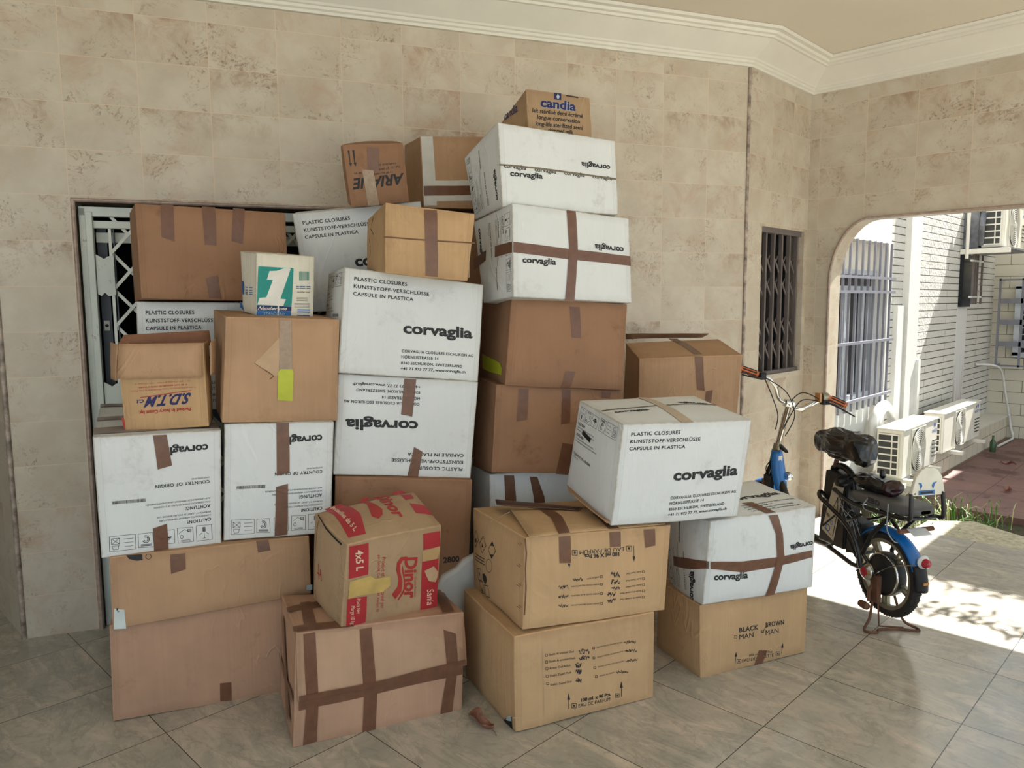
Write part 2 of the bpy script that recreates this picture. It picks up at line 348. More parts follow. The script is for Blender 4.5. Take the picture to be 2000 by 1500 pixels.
BOXES = {
 'G1': dict(o=[1.2048, 2.8775, 0.0],a=-0.4106,c=[[-0.3761, 0.0017, 0.0067], [0.3659, -0.0013, -0.0062], [-0.3721, 0.45, 0.0023], [0.3721, 0.45, -0.0023], [-0.3657, -0.0018, 0.3915], [0.3806, 0.0016, 0.3988], [-0.3697, 0.45, 0.3974], [0.3746, 0.45, 0.3928]],s={},i=[
  ['s','F',[[0.5232,0.2215,0.5806,0.212],[0.5218,0.0249,0.5819,0.014]],'tape','packing_tape'],
 ]),
 'G2': dict(o=[1.2119, 2.8484, 0.3951],a=-0.3743,c=[[-0.3664, -0.0024, -0.0052], [0.366, 0.0029, 0.0067], [-0.3657, 0.45, 0.0007], [0.3657, 0.45, -0.0009], [-0.3643, 0.0022, 0.2737], [0.3658, -0.0026, 0.2563], [-0.3651, 0.45, 0.2667], [0.3663, 0.45, 0.265]],s={},i=[
  ['s','F',[[0.2859,0.9507,0.358,0.95],[0.2835,0.6754,0.3557,0.7171]],'tape','packing_tape'],
  ['s','F',[[0.7135,1.0037,0.7771,1.0087],[0.7209,0.8243,0.7873,0.8386]],'tape','packing_tape'],
  ['p','F',[[0.0119,0.2928],[0.0573,0.2577],[0.061,-0.0193],[0.0044,0.0029]],'whitelabel','paper_label',0],
  ['t','F','FELLI 85',[0.034,0.2448,0.0033,-0.2113,-0.0086,0.0042],'ink','n','printed_text'],
  ['p','F',[[0.022,0.2945],[0.0291,0.2911],[0.0285,0.2585],[0.0214,0.2619]],'ink','printed_mark',0],
  ['p','F',[[0.9764,0.1611],[1.0069,0.1589],[1.0059,0.069],[0.9737,0.081]],'paleblue','paper_label',0],
  ['p','F',[[0.0767,1.0028],[0.1529,0.994],[0.1537,0.9157],[0.1259,0.9117],[0.0902,0.948]],'ink','printed_mark',0],
  ['l','F',[[[0.1948,0.9468],[0.1927,0.9294],[0.1876,0.918],[0.1809,0.9154],[0.1744,0.9225],[0.1698,0.9372],[0.1684,0.9556],[0.1705,0.9728],[0.1756,0.9843],[0.1823,0.9868],[0.1888,0.9798],[0.1934,0.9651],[0.1948,0.9465]]],0.002,'ink','printed_mark'],
 ]),
 'Wl': dict(o=[1.0517, 2.9324, 0.661],a=-0.3351,c=[[-0.2109, 0.0007, 0.0046], [0.2081, 0.0005, -0.0019], [-0.2152, 0.6899, 0.0191], [0.2156, 0.6899, 0.014], [-0.213, -0.0115, 0.4661], [0.228, -0.013, 0.4546], [-0.2115, 0.6813, 0.5054], [0.2211, 0.6792, 0.4808]],s={},i=[
  ['t','F','corvaglia',[0.8929,0.8847,-0.3791,-0.0119,0.0008,-0.0667],'ink','B','printed_text'],
  ['t','F','SWITZERLAND',[0.9001,0.6043,-0.1506,-0.0038,-0.0001,-0.0137],'ink','n','printed_text'],
  ['t','F','COUNTRY OF ORIGIN',[0.8999,0.5741,-0.4428,-0.0061,0.0011,-0.0276],'ink','b','printed_text'],
  ['t','F','AUF UMGEBUNGSTEMPERATUR KONDITIONIEREN',[0.9042,0.4221,-0.5322,-0.0101,-0.0001,-0.0138],'ink','n','printed_text'],
  ['t','F','VOR GEBRAUCH MINDESTENS 24 STUNDEN',[0.9053,0.3929,-0.4679,-0.0103,-0.0001,-0.0138],'ink','n','printed_text'],
  ['t','F','ACHTUNG!',[0.9051,0.3625,-0.2177,-0.0054,-0.0002,-0.0291],'ink','b','printed_text'],
  ['t','F','DURING AT LEAST 24 HOURS BEFORE USE',[0.9074,0.3026,-0.4518,-0.0065,-0.0001,-0.0139],'ink','n','printed_text'],
  ['t','F','CONDITION TO AMBIENT TEMPERATURE',[0.9086,0.2747,-0.4349,-0.0103,-0.0001,-0.0139],'ink','n','printed_text'],
  ['t','F','CAUTION!',[0.9097,0.244,-0.2025,-0.0081,-0.0002,-0.0278],'ink','b','printed_text'],
  ['i','F',0,[0.2766,0.1727,0.0708,0.1747,0.0674,0.0482,0.2765,0.0453]],
  ['i','F',1,[0.4161,0.1683,0.2992,0.1701,0.2984,0.052,0.4238,0.0428]],
  ['i','F',2,[0.5937,0.172,0.4573,0.1716,0.4595,0.0601,0.5943,0.0528]],
  ['i','F',3,[0.7487,0.1761,0.6189,0.18,0.6207,0.0495,0.7545,0.0494]],
  ['i','F',4,[0.9107,0.1812,0.7782,0.1837,0.7815,0.0475,0.9181,0.0474]],
  ['b','F',[0.3706,0.4654,0.1074,0.4647,0.1058,0.4387,0.3693,0.4363],'ink'],
  ['s','F',[[0.4568,0.9869,0.5642,0.9861],[0.4831,0.6988,0.5989,0.7232]],'tape','packing_tape'],
  ['s','F',[[0.4201,0.203,0.5369,0.2303],[0.4215,-0.014,0.542,-0.016]],'tape','packing_tape'],
  ['s','T',[[0,0.06,0,0.22],[1,0.06,1,0.22]],'tapegrey','packing_tape'],
  ['s','T',[[0,0.42,0,0.52],[0.6,0.42,0.6,0.52]],'tapegrey','packing_tape'],
  ['s','T',[[0,0.86,0,0.97],[0.6,0.86,0.6,0.97]],'tapegrey','packing_tape'],
 ]),
 'Wm': dict(o=[1.4518, 2.7668, 0.661],a=-0.4717,c=[[-0.2159, 0.0001, 0.0059], [0.2006, 0.0005, -0.0048], [-0.2097, 0.45, 0.0044], [0.2097, 0.45, -0.004], [-0.1943, 0.0008, 0.4778], [0.228, -0.0017, 0.46], [-0.2003, 0.4498, 0.4737], [0.2191, 0.4498, 0.4653]],s={},i=[
  ['t','F','corvaglia',[0.8929,0.8847,-0.3791,-0.0119,0.0008,-0.0667],'ink','B','printed_text'],
  ['t','F','SWITZERLAND',[0.9001,0.6043,-0.1506,-0.0038,-0.0001,-0.0137],'ink','n','printed_text'],
  ['t','F','COUNTRY OF ORIGIN',[0.8999,0.5741,-0.4428,-0.0061,0.0011,-0.0276],'ink','b','printed_text'],
  ['t','F','AUF UMGEBUNGSTEMPERATUR KONDITIONIEREN',[0.9042,0.4221,-0.5322,-0.0101,-0.0001,-0.0138],'ink','n','printed_text'],
  ['t','F','VOR GEBRAUCH MINDESTENS 24 STUNDEN',[0.9053,0.3929,-0.4679,-0.0103,-0.0001,-0.0138],'ink','n','printed_text'],
  ['t','F','ACHTUNG!',[0.9051,0.3625,-0.2177,-0.0054,-0.0002,-0.0291],'ink','b','printed_text'],
  ['t','F','DURING AT LEAST 24 HOURS BEFORE USE',[0.9074,0.3026,-0.4518,-0.0065,-0.0001,-0.0139],'ink','n','printed_text'],
  ['t','F','CONDITION TO AMBIENT TEMPERATURE',[0.9086,0.2747,-0.4349,-0.0103,-0.0001,-0.0139],'ink','n','printed_text'],
  ['t','F','CAUTION!',[0.9097,0.244,-0.2025,-0.0081,-0.0002,-0.0278],'ink','b','printed_text'],
  ['i','F',0,[0.2766,0.1727,0.0708,0.1747,0.0674,0.0482,0.2765,0.0453]],
  ['i','F',1,[0.4161,0.1683,0.2992,0.1701,0.2984,0.052,0.4238,0.0428]],
  ['i','F',2,[0.5937,0.172,0.4573,0.1716,0.4595,0.0601,0.5943,0.0528]],
  ['i','F',3,[0.7487,0.1761,0.6189,0.18,0.6207,0.0495,0.7545,0.0494]],
  ['i','F',4,[0.9107,0.1812,0.7782,0.1837,0.7815,0.0475,0.9181,0.0474]],
  ['b','F',[0.3706,0.4654,0.1074,0.4647,0.1058,0.4387,0.3693,0.4363],'ink'],
  ['s','F',[[0.4662,1.0008,0.5834,1.002],[0.4754,0.5403,0.5939,0.5631]],'tape','packing_tape'],
  ['s','F',[[0.4695,0.4441,0.581,0.4667],[0.4652,0.0102,0.5857,0.0155]],'tape','packing_tape'],
 ]),
 'K1': dict(o=[1.4849, 2.7651, 1.1304],a=-0.3476,c=[[-0.2328, 0.0017, 0.013], [0.2177, 0.0, -0.0124], [-0.2222, 0.464, 0.0132], [0.2226, 0.464, 0.0007], [-0.1997, -0.0072, 0.4257], [0.2383, -0.0073, 0.4087], [-0.2107, 0.4579, 0.4535], [0.2344, 0.4579, 0.4246]],s={},i=[
  ['s','F',[[0.4565,0.9815,0.5601,0.9769],[0.477,0.2198,0.5858,0.2187]],'cleartape','packing_tape'],
  ['p','F',[[0.4571,0.4897],[0.4819,0.5152],[0.5784,0.5155],[0.5921,0.4829],[0.5926,0.2043],[0.4605,0.2199]],'yellow','yellow_label',3],
  ['t','F','OSAKCI',[0.547,0.2262,-0.0115,0.1997,-0.0448,0.0004],'pen','n','printed_text'],
  ['p','F',[[0.2534,0.5705],[0.4585,0.8136],[0.4681,0.4586],[0.4264,0.4501]],'kraftpale','torn_paper_patch',0],
  ['l','F',[[[0.2534,0.5705],[0.4226,0.4501],[0.3893,0.419]]],0.004,'kraftdark','printed_mark'],
 ]),
 'ONE': dict(o=[1.5647, 2.8528, 1.5547],a=-0.1205,c=[[-0.1278, 0.0015, 0.0026], [0.1189, 0.002, -0.0058], [-0.1219, 0.1667, 0.0205], [0.1237, 0.1671, 0.0027], [-0.1163, -0.0038, 0.2557], [0.1307, -0.0038, 0.2495], [-0.1218, 0.1643, 0.2714], [0.1266, 0.1647, 0.2579]],s={},i=[
  ['p','F',[[0.0322,0.789],[0.6249,0.7858],[0.5935,0.1657],[0.0109,0.1705]],'teal','printed_panel',0],
  ['p','F',[[0.5746,0.7806],[0.3967,0.2843],[0.4913,0.2795],[0.4478,0.1688],[0.0184,0.1817],[0.0509,0.2883],[0.1615,0.3007],[0.2703,0.5815],[0.1712,0.5867],[0.2153,0.7219],[0.337,0.7322],[0.4648,0.7799]],'white','printed_numeral',1],
  ['p','F',[[0.0109,0.1705],[0.5955,0.1619],[0.5925,0.0903],[0.0097,0.0895]],'navy2','printed_panel',0],
  ['p','F',[[0.0097,0.0895],[0.5925,0.0884],[0.5886,0.0072],[0.0075,0.0112]],'blue','printed_panel',0],
  ['t','F','Number one',[0.0239,0.1008,0.4818,-0.0011,0.0187,0.0538],'white','I','printed_text'],
  ['t','F','STANDARD',[0.1188,0.0196,0.348,-0.0023,0.0112,0.0428],'paleblue','n','printed_text'],
  ['s','F',[[0.3506,0.1665,0.3763,0.1671],[0.3525,0.0079,0.3783,0.0064]],'white','paper_strip'],
  ['b','F',[0.7243,0.5905,0.9043,0.6006,0.907,0.7426,0.7219,0.7389],'teal'],
  ['l','F',[[[0.6697,0.4944],[0.7207,0.4953]],[[0.736,0.4968],[0.8336,0.4985]],[[0.8542,0.4992],[0.9269,0.5009]]],0.003,'blue','printed_mark'],
  ['l','F',[[[0.6702,0.4634],[0.7211,0.4643]],[[0.7365,0.4657],[0.8341,0.4673]],[[0.8548,0.468],[0.9275,0.4696]]],0.003,'blue','printed_mark'],
  ['t','F','number one',[0.6865,0.3962,0.2318,0.0046,0.0017,0.0208],'ink','I','printed_text'],
  ['l','F',[[[0.6827,0.3112],[0.8833,0.3142]]],0.0012,'ink','printed_mark'],
  ['l','F',[[[0.683,0.2924],[0.8837,0.2952]]],0.0012,'ink','printed_mark'],
  ['l','F',[[[0.6833,0.2735],[0.884,0.2762]]],0.0012,'ink','printed_mark'],
  ['l','F',[[[0.6835,0.2594],[0.8842,0.2619]]],0.0012,'ink','printed_mark'],
  ['l','F',[[[0.6434,0.2159],[0.9214,0.22]]],0.0012,'ink','printed_mark'],
  ['l','F',[[[0.6437,0.197],[0.9218,0.2009]]],0.0012,'ink','printed_mark'],
  ['l','F',[[[0.6441,0.1734],[0.9222,0.1771]]],0.0012,'ink','printed_mark'],
  ['l','F',[[[0.6443,0.1546],[0.9225,0.158]]],0.0012,'ink','printed_mark'],
  ['l','F',[[[0.7062,0.1134],[0.9285,0.1142]]],0.0045,'blue','printed_mark'],
  ['l','F',[[[0.7067,0.0802],[0.9291,0.0808]]],0.0045,'blue','printed_mark'],
  ['l','F',[[[0.7076,0.0186],[0.9302,0.0186]]],0.0045,'blue','printed_mark'],
  ['p','L',[[0.057,0.5022],[0.163,0.5121],[0.2298,0.4536],[0.2265,0.3678],[0.163,0.2878],[0.0744,0.2825],[0.0178,0.3561],[0.0167,0.4426]],'blue','printed_mark',0],
  ['l','L',[[[0.3092,0.4197],[0.4843,0.4253]],[[0.5994,0.4295],[0.8097,0.4379]]],0.003,'blue','printed_mark'],
  ['l','L',[[[0.3035,0.372],[0.4806,0.3781]],[[0.5969,0.3827],[0.8094,0.3917]]],0.003,'blue','printed_mark'],
  ['l','L',[[[0.2995,0.3386],[0.4779,0.345]],[[0.5952,0.3499],[0.8092,0.3593]]],0.003,'blue','printed_mark'],
  ['l','L',[[[0.296,0.3099],[0.4756,0.3167]],[[0.5936,0.3217],[0.809,0.3315]]],0.003,'blue','printed_mark'],
  ['p','L',[[-0.1438,0.1625],[0.0496,0.0979],[0.1266,0.0118],[-0.1701,0.0535]],'blue','printed_mark',0],
 ]),
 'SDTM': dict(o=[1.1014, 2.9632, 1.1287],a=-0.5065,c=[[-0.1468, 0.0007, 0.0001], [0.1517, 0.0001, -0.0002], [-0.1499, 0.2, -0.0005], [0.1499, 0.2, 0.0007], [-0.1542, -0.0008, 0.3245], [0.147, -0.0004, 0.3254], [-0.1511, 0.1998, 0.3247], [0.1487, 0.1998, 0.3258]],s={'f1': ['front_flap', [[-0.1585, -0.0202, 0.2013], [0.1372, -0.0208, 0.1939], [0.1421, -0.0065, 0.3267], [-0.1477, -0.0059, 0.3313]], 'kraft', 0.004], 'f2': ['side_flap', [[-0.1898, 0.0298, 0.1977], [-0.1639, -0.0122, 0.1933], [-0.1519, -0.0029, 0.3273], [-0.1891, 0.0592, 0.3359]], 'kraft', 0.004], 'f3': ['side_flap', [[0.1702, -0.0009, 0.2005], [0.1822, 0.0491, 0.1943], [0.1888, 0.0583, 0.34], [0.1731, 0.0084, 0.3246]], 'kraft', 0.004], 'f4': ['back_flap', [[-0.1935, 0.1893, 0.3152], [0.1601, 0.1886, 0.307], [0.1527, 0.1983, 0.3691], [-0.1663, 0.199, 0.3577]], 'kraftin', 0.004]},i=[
  ['t','F','TEL : +225 27212566 06 * FAX : +225 27212566 19',[0.8284,0.5634,-0.6647,-0.0076,-0.0011,-0.0147],'redink','n','printed_text'],
  ["t","F","01 BP 3447 ABIDJAN 01 COTE D'IVOIRE",[0.7815,0.5238,-0.5719,-0.0084,-0.0013,-0.0176],"redink","b","printed_text"],
  ["t","F","Société de Distribution de Toutes Marchandises en Côte d'Ivoire",[0.884,0.4867,-0.7724,-0.0121,-0.0011,-0.0157],"redink","n","printed_text"],
  ['l','F',[[[0.8197,0.4408],[0.2161,0.389]]],0.003,'redink','printed_mark'],
  ['t','F','S.D.T.M',[0.8222,0.4082,-0.5389,-0.0121,-0.0387,-0.1267],'navy','B','printed_text'],
  ['t','F','C.I.',[0.2598,0.3649,-0.0954,-0.0029,-0.013,-0.0413],'navy','B','printed_text'],
  ['t','F','Packed In Ivory Coast by:',[0.8052,0.239,-0.6196,-0.0093,-0.003,-0.0415],'redink','B','printed_text'],
  ['p','F',[[-0.0292,0.178],[0.0045,0.1327],[0.008,0.0106],[-0.0138,0.0312]],'redink','printed_mark',0],
 ]),
 'W8': dict(o=[1.4252, 3.338, 1.1287],a=-0.4446,c=[[-0.2725, -0.0, 0.002], [0.2725, 0.0, -0.0001], [-0.2725, 0.39, 0.0018], [0.2725, 0.39, -0.0002], [-0.2674, 0.0006, 0.4913], [0.2703, 0.0004, 0.4808], [-0.2707, 0.3902, 0.4857], [0.2743, 0.3902, 0.4836]],s={},i=[
  ['t','F','PLASTIC CLOSURES',[0.0673,0.8858,0.3651,0.0048,-0.0002,0.0341],'ink','b','printed_text'],
  ['t','F','KUNSTSTOFF-VERSCHLÜSSE',[0.0667,0.8157,0.528,0.0039,-0.0001,0.0326],'ink','b','printed_text'],
  ['t','F','CAPSULE IN PLASTICA',[0.066,0.7456,0.4164,0.0083,-0.0001,0.0327],'ink','b','printed_text'],
  ['t','F','corvaglia',[0.4217,0.4347,0.5135,0.0081,-0.0031,0.1058],'ink','B','printed_text'],
  ['t','F','CORVAGLIA CLOSURES ESCHLIKON AG',[0.4211,0.2444,0.5298,0.007,0.0001,0.0274],'ink','b','printed_text'],
  ['t','F','HÖRNLISTRASSE 14',[0.4212,0.1863,0.2682,0.0056,-0.0,0.0291],'ink','b','printed_text'],
  ['t','F','8360 ESCHLIKON, SWITZERLAND',[0.4212,0.1281,0.4485,0.0057,0.0001,0.0275],'ink','b','printed_text'],
  ['t','F','+41 71 973 77 77, www.corvaglia.ch',[0.4211,0.0715,0.4758,0.008,0.0001,0.0275],'ink','b','printed_text'],
 ]),
 'T9': dict(o=[1.4625, 3.2598, 1.6135],a=-0.262,c=[[-0.3051, -0.0003, 0.0164], [0.3098, -0.0005, 0.0046], [-0.3078, 0.35, 0.0055], [0.3078, 0.35, 0.0032], [-0.3084, 0.0002, 0.4112], [0.3074, 0.0008, 0.4064], [-0.3063, 0.3502, 0.4101], [0.3093, 0.3502, 0.4078]],s={},i=[
  ['s','F',[[0.1588,1.0045,0.2401,1.0083],[0.1499,0.6607,0.2297,0.6153]],'tape','packing_tape'],
  ['s','F',[[0.4237,1.0113,0.5092,1.012],[0.4261,0.5977,0.5043,0.5951]],'tape','packing_tape'],
  ['s','F',[[0.6311,1.0162,0.7109,1.016],[0.6076,0.6518,0.6825,0.6248]],'tape','packing_tape'],
  ['s','F',[[0.418,0.2364,0.5008,0.2719],[0.4346,0.0206,0.5185,0.0146]],'tape','packing_tape'],
 ]),
 'W10': dict(o=[2.159, 3.11, 1.5547],a=-0.5902,c=[[-0.2911, 0.0007, 0.0092], [0.2988, 0.0, 0.0353], [-0.3026, 0.3475, 0.0242], [0.2951, 0.3475, 0.0772], [-0.3502, -0.0603, 0.473], [0.2556, -0.0617, 0.541], [-0.3466, 0.2871, 0.5207], [0.2511, 0.2871, 0.5737]],s={},i=[
  ['t','F','PLASTIC CLOSURES',[0.0673,0.8858,0.3651,0.0048,-0.0002,0.0341],'ink','b','printed_text'],
  ['t','F','KUNSTSTOFF-VERSCHLÜSSE',[0.0667,0.8157,0.528,0.0039,-0.0001,0.0326],'ink','b','printed_text'],
  ['t','F','CAPSULE IN PLASTICA',[0.066,0.7456,0.4164,0.0083,-0.0001,0.0327],'ink','b','printed_text'],
  ['t','F','corvaglia',[0.4217,0.4347,0.5135,0.0081,-0.0031,0.1058],'ink','B','printed_text'],
  ['t','F','CORVAGLIA CLOSURES ESCHLIKON AG',[0.4211,0.2444,0.5298,0.007,0.0001,0.0274],'ink','b','printed_text'],
  ['t','F','HÖRNLISTRASSE 14',[0.4212,0.1863,0.2682,0.0056,-0.0,0.0291],'ink','b','printed_text'],
  ['t','F','8360 ESCHLIKON, SWITZERLAND',[0.4212,0.1281,0.4485,0.0057,0.0001,0.0275],'ink','b','printed_text'],
  ['t','F','+41 71 973 77 77, www.corvaglia.ch',[0.4211,0.0715,0.4758,0.008,0.0001,0.0275],'ink','b','printed_text'],
  ['i','L',0,[0.7234,0.8273,0.9292,0.8253,0.9326,0.9518,0.7235,0.9547]],
  ['i','L',1,[0.5839,0.8317,0.7008,0.8299,0.7016,0.948,0.5762,0.9572]],
  ['i','L',2,[0.4063,0.828,0.5427,0.8284,0.5405,0.9399,0.4057,0.9472]],
  ['i','L',3,[0.2513,0.8239,0.3811,0.82,0.3793,0.9505,0.2455,0.9506]],
  ['i','L',4,[0.0893,0.8188,0.2218,0.8163,0.2185,0.9525,0.0819,0.9526]],
 ]),
 'G3': dict(o=[1.8995, 2.5834, 0.0],a=-0.5425,c=[[-0.2935, -0.0, 0.0147], [0.2935, 0.0, -0.0145], [-0.2935, 0.42, 0.0146], [0.2935, 0.42, -0.0146], [-0.2509, 0.0029, 0.8775], [0.3354, -0.0027, 0.8241], [-0.2511, 0.4202, 0.8657], [0.3359, 0.4202, 0.8365]],s={},i=[
  ['t','F','2600',[0.7994,0.5592,0.1248,0.0054,-0.0014,0.0304],'ink','B','printed_text'],
  ['t','F','2800',[0.7994,0.5592,0.1248,0.0054,-0.0014,0.0304],'ink','b','printed_text'],
 ]),
 'W21': dict(o=[1.9465, 2.5906, 0.8522],a=-0.5247,c=[[-0.2974, 0.0003, 0.0297], [0.2996, -0.0004, -0.03], [-0.3001, 0.43, 0.0271], [0.3, 0.43, -0.0286], [-0.2624, 0.001, 0.4611], [0.3405, 0.0006, 0.4031], [-0.26, 0.4308, 0.459], [0.3401, 0.4308, 0.4033]],s={},i=[
  ['t','F','PLASTIC CLOSURES',[0.9327,0.1142,-0.3651,-0.0048,0.0002,-0.0341],'ink','b','printed_text'],
  ['t','F','KUNSTSTOFF-VERSCHLÜSSE',[0.9333,0.1843,-0.528,-0.0039,0.0001,-0.0326],'ink','b','printed_text'],
  ['t','F','CAPSULE IN PLASTICA',[0.934,0.2544,-0.4164,-0.0083,0.0001,-0.0327],'ink','b','printed_text'],
  ['t','F','corvaglia',[0.5783,0.5653,-0.5135,-0.0081,0.0031,-0.1058],'ink','B','printed_text'],
  ['t','F','CORVAGLIA CLOSURES ESCHLIKON AG',[0.5789,0.7556,-0.5298,-0.007,-0.0001,-0.0274],'ink','b','printed_text'],
  ['t','F','HÖRNLISTRASSE 14',[0.5788,0.8137,-0.2682,-0.0056,0.0,-0.0291],'ink','b','printed_text'],
  ['t','F','8360 ESCHLIKON, SWITZERLAND',[0.5788,0.8719,-0.4485,-0.0057,-0.0001,-0.0275],'ink','b','printed_text'],
  ['t','F','+41 71 973 77 77, www.corvaglia.ch',[0.5789,0.9285,-0.4758,-0.008,-0.0001,-0.0275],'ink','b','printed_text'],
  ['s','F',[[0.4609,0.9882,0.5462,0.989],[0.4515,0.6315,0.5335,0.6125]],'tape','packing_tape'],
  ['s','F',[[0.5611,0.3072,0.6255,0.2606],[0.5301,0.0049,0.6085,-0.0036]],'tape','packing_tape'],
 ]),
 'W22': dict(o=[1.9726, 2.5582, 1.2861],a=-0.4015,c=[[-0.3016, -0.0003, 0.034], [0.3084, -0.0016, -0.033], [-0.3056, 0.4297, 0.0224], [0.3037, 0.4297, -0.0401], [-0.2632, 0.0098, 0.466], [0.3452, 0.0109, 0.3965], [-0.2613, 0.4391, 0.4556], [0.348, 0.4391, 0.3914]],s={},i=[
  ['t','F','PLASTIC CLOSURES',[0.0673,0.8858,0.3651,0.0048,-0.0002,0.0341],'ink','b','printed_text'],
  ['t','F','KUNSTSTOFF-VERSCHLÜSSE',[0.0667,0.8157,0.528,0.0039,-0.0001,0.0326],'ink','b','printed_text'],
  ['t','F','CAPSULE IN PLASTICA',[0.066,0.7456,0.4164,0.0083,-0.0001,0.0327],'ink','b','printed_text'],
  ['t','F','corvaglia',[0.4217,0.4347,0.5135,0.0081,-0.0031,0.1058],'ink','B','printed_text'],
  ['t','F','CORVAGLIA CLOSURES ESCHLIKON AG',[0.4211,0.2444,0.5298,0.007,0.0001,0.0274],'ink','b','printed_text'],
  ['t','F','HÖRNLISTRASSE 14',[0.4212,0.1863,0.2682,0.0056,-0.0,0.0291],'ink','b','printed_text'],
  ['t','F','8360 ESCHLIKON, SWITZERLAND',[0.4212,0.1281,0.4485,0.0057,0.0001,0.0275],'ink','b','printed_text'],
  ['t','F','+41 71 973 77 77, www.corvaglia.ch',[0.4211,0.0715,0.4758,0.008,0.0001,0.0275],'ink','b','printed_text'],
  ['t','L','corvaglia',[0.1071,0.1153,0.3791,0.0119,-0.0008,0.0667],'ink','B','printed_text'],
  ['t','L','SWITZERLAND',[0.0999,0.3957,0.1506,0.0038,0.0001,0.0137],'ink','n','printed_text'],
  ['t','L','COUNTRY OF ORIGIN',[0.1001,0.4259,0.4428,0.0061,-0.0011,0.0276],'ink','b','printed_text'],
  ['t','L','AUF UMGEBUNGSTEMPERATUR KONDITIONIEREN',[0.0958,0.5779,0.5322,0.0101,0.0001,0.0138],'ink','n','printed_text'],
  ['t','L','VOR GEBRAUCH MINDESTENS 24 STUNDEN',[0.0947,0.6071,0.4679,0.0103,0.0001,0.0138],'ink','n','printed_text'],
  ['t','L','ACHTUNG!',[0.0949,0.6375,0.2177,0.0054,0.0002,0.0291],'ink','b','printed_text'],
  ['t','L','DURING AT LEAST 24 HOURS BEFORE USE',[0.0926,0.6974,0.4518,0.0065,0.0001,0.0139],'ink','n','printed_text'],
  ['t','L','CONDITION TO AMBIENT TEMPERATURE',[0.0914,0.7253,0.4349,0.0103,0.0001,0.0139],'ink','n','printed_text'],
  ['t','L','CAUTION!',[0.0903,0.756,0.2025,0.0081,0.0002,0.0278],'ink','b','printed_text'],
  ['i','L',0,[0.7234,0.8273,0.9292,0.8253,0.9326,0.9518,0.7235,0.9547]],
  ['i','L',1,[0.5839,0.8317,0.7008,0.8299,0.7016,0.948,0.5762,0.9572]],
  ['i','L',2,[0.4063,0.828,0.5427,0.8284,0.5405,0.9399,0.4057,0.9472]],
  ['i','L',3,[0.2513,0.8239,0.3811,0.82,0.3793,0.9505,0.2455,0.9506]],
  ['i','L',4,[0.0893,0.8188,0.2218,0.8163,0.2185,0.9525,0.0819,0.9526]],
  ['b','L',[0.6294,0.5346,0.8926,0.5353,0.8942,0.5613,0.6307,0.5637],'ink'],
 ]),
 'X23': dict(o=[1.9558, 2.4098, 1.7204],a=-0.4152,c=[[-0.1751, -0.0005, 0.0039], [0.1731, 0.0024, -0.0272], [-0.1746, 0.3856, 0.0374], [0.1797, 0.3874, -0.0115], [-0.1624, -0.0035, 0.2782], [0.2056, -0.0056, 0.2453], [-0.1636, 0.3875, 0.2533], [0.2002, 0.3844, 0.244]],s={},i=[
  ['s','F',[[0.4214,0.9744,0.5625,0.9798],[0.4725,0.0265,0.6222,0.0211]],'tape','packing_tape'],
  ['l','F',[[[-0.0164,0.5087],[1.0355,0.5701]]],0.006,'kraftdark','flap_seam'],
  ['l','F',[[[0.9663,0.536],[1.012,0.0588]]],0.003,'kraftpale','flap_seam'],
  ['l','L',[[[0.3628,0.9295],[0.2821,0.8049]],[[0.2401,0.7548],[0.4277,0.6071]],[[0.1777,0.5849],[0.2612,0.4252]],[[0.2651,0.3657],[0.201,0.218]]],0.004,'ink','printed_mark'],
 ]),
 'P2': dict(o=[2.1696, 1.7442, 0.0],a=-0.3631,c=[[-0.3042, 0.0002, 0.0061], [0.3119, -0.0005, -0.0004], [-0.3129, 0.503, -0.007], [0.3101, 0.5059, -0.0032], [-0.3102, 0.0034, 0.379], [0.3104, -0.0018, 0.3647], [-0.3109, 0.5108, 0.381], [0.3122, 0.5072, 0.3715]],s={},i=[
  ['t','F','Shaikh Al aroubah Oud',[0.2248,0.7352,0.174,-0.0076,-0.0005,0.0234],'ink','n','printed_text'],
  ['l','F',[[[0.2006,0.7613],[0.2154,0.7567],[0.2151,0.7336],[0.2003,0.7383],[0.2006,0.7613]]],0.0016,'ink','checkbox'],
  ['l','F',[[[0.432,0.7292],[0.4352,0.7384],[0.4384,0.7377],[0.4414,0.7004],[0.4446,0.7003],[0.4477,0.6964],[0.451,0.705]],[[0.4494,0.7238],[0.4527,0.7473],[0.4559,0.7461],[0.4589,0.7174],[0.462,0.6986],[0.4652,0.6959],[0.4685,0.7097]],[[0.4668,0.7183],[0.4699,0.6902],[0.4733,0.7371],[0.4765,0.7319],[0.4797,0.7243],[0.4829,0.7279],[0.4861,0.7236]],[[0.4843,0.7129],[0.4877,0.7347],[0.4908,0.7183],[0.4941,0.738],[0.4972,0.7066],[0.5003,0.6812],[0.5037,0.7102]],[[0.46,0.7503],[0.4669,0.7303]]],0.0022,'ink','printed_mark'],
  ['t','F','Shaikh Al aroubah Musk',[0.2255,0.6652,0.1828,-0.0094,-0.0005,0.0234],'ink','n','printed_text'],
  ['l','F',[[[0.2012,0.6916],[0.216,0.6869],[0.2158,0.6637],[0.2009,0.6685],[0.2012,0.6916]]],0.0016,'ink','checkbox'],
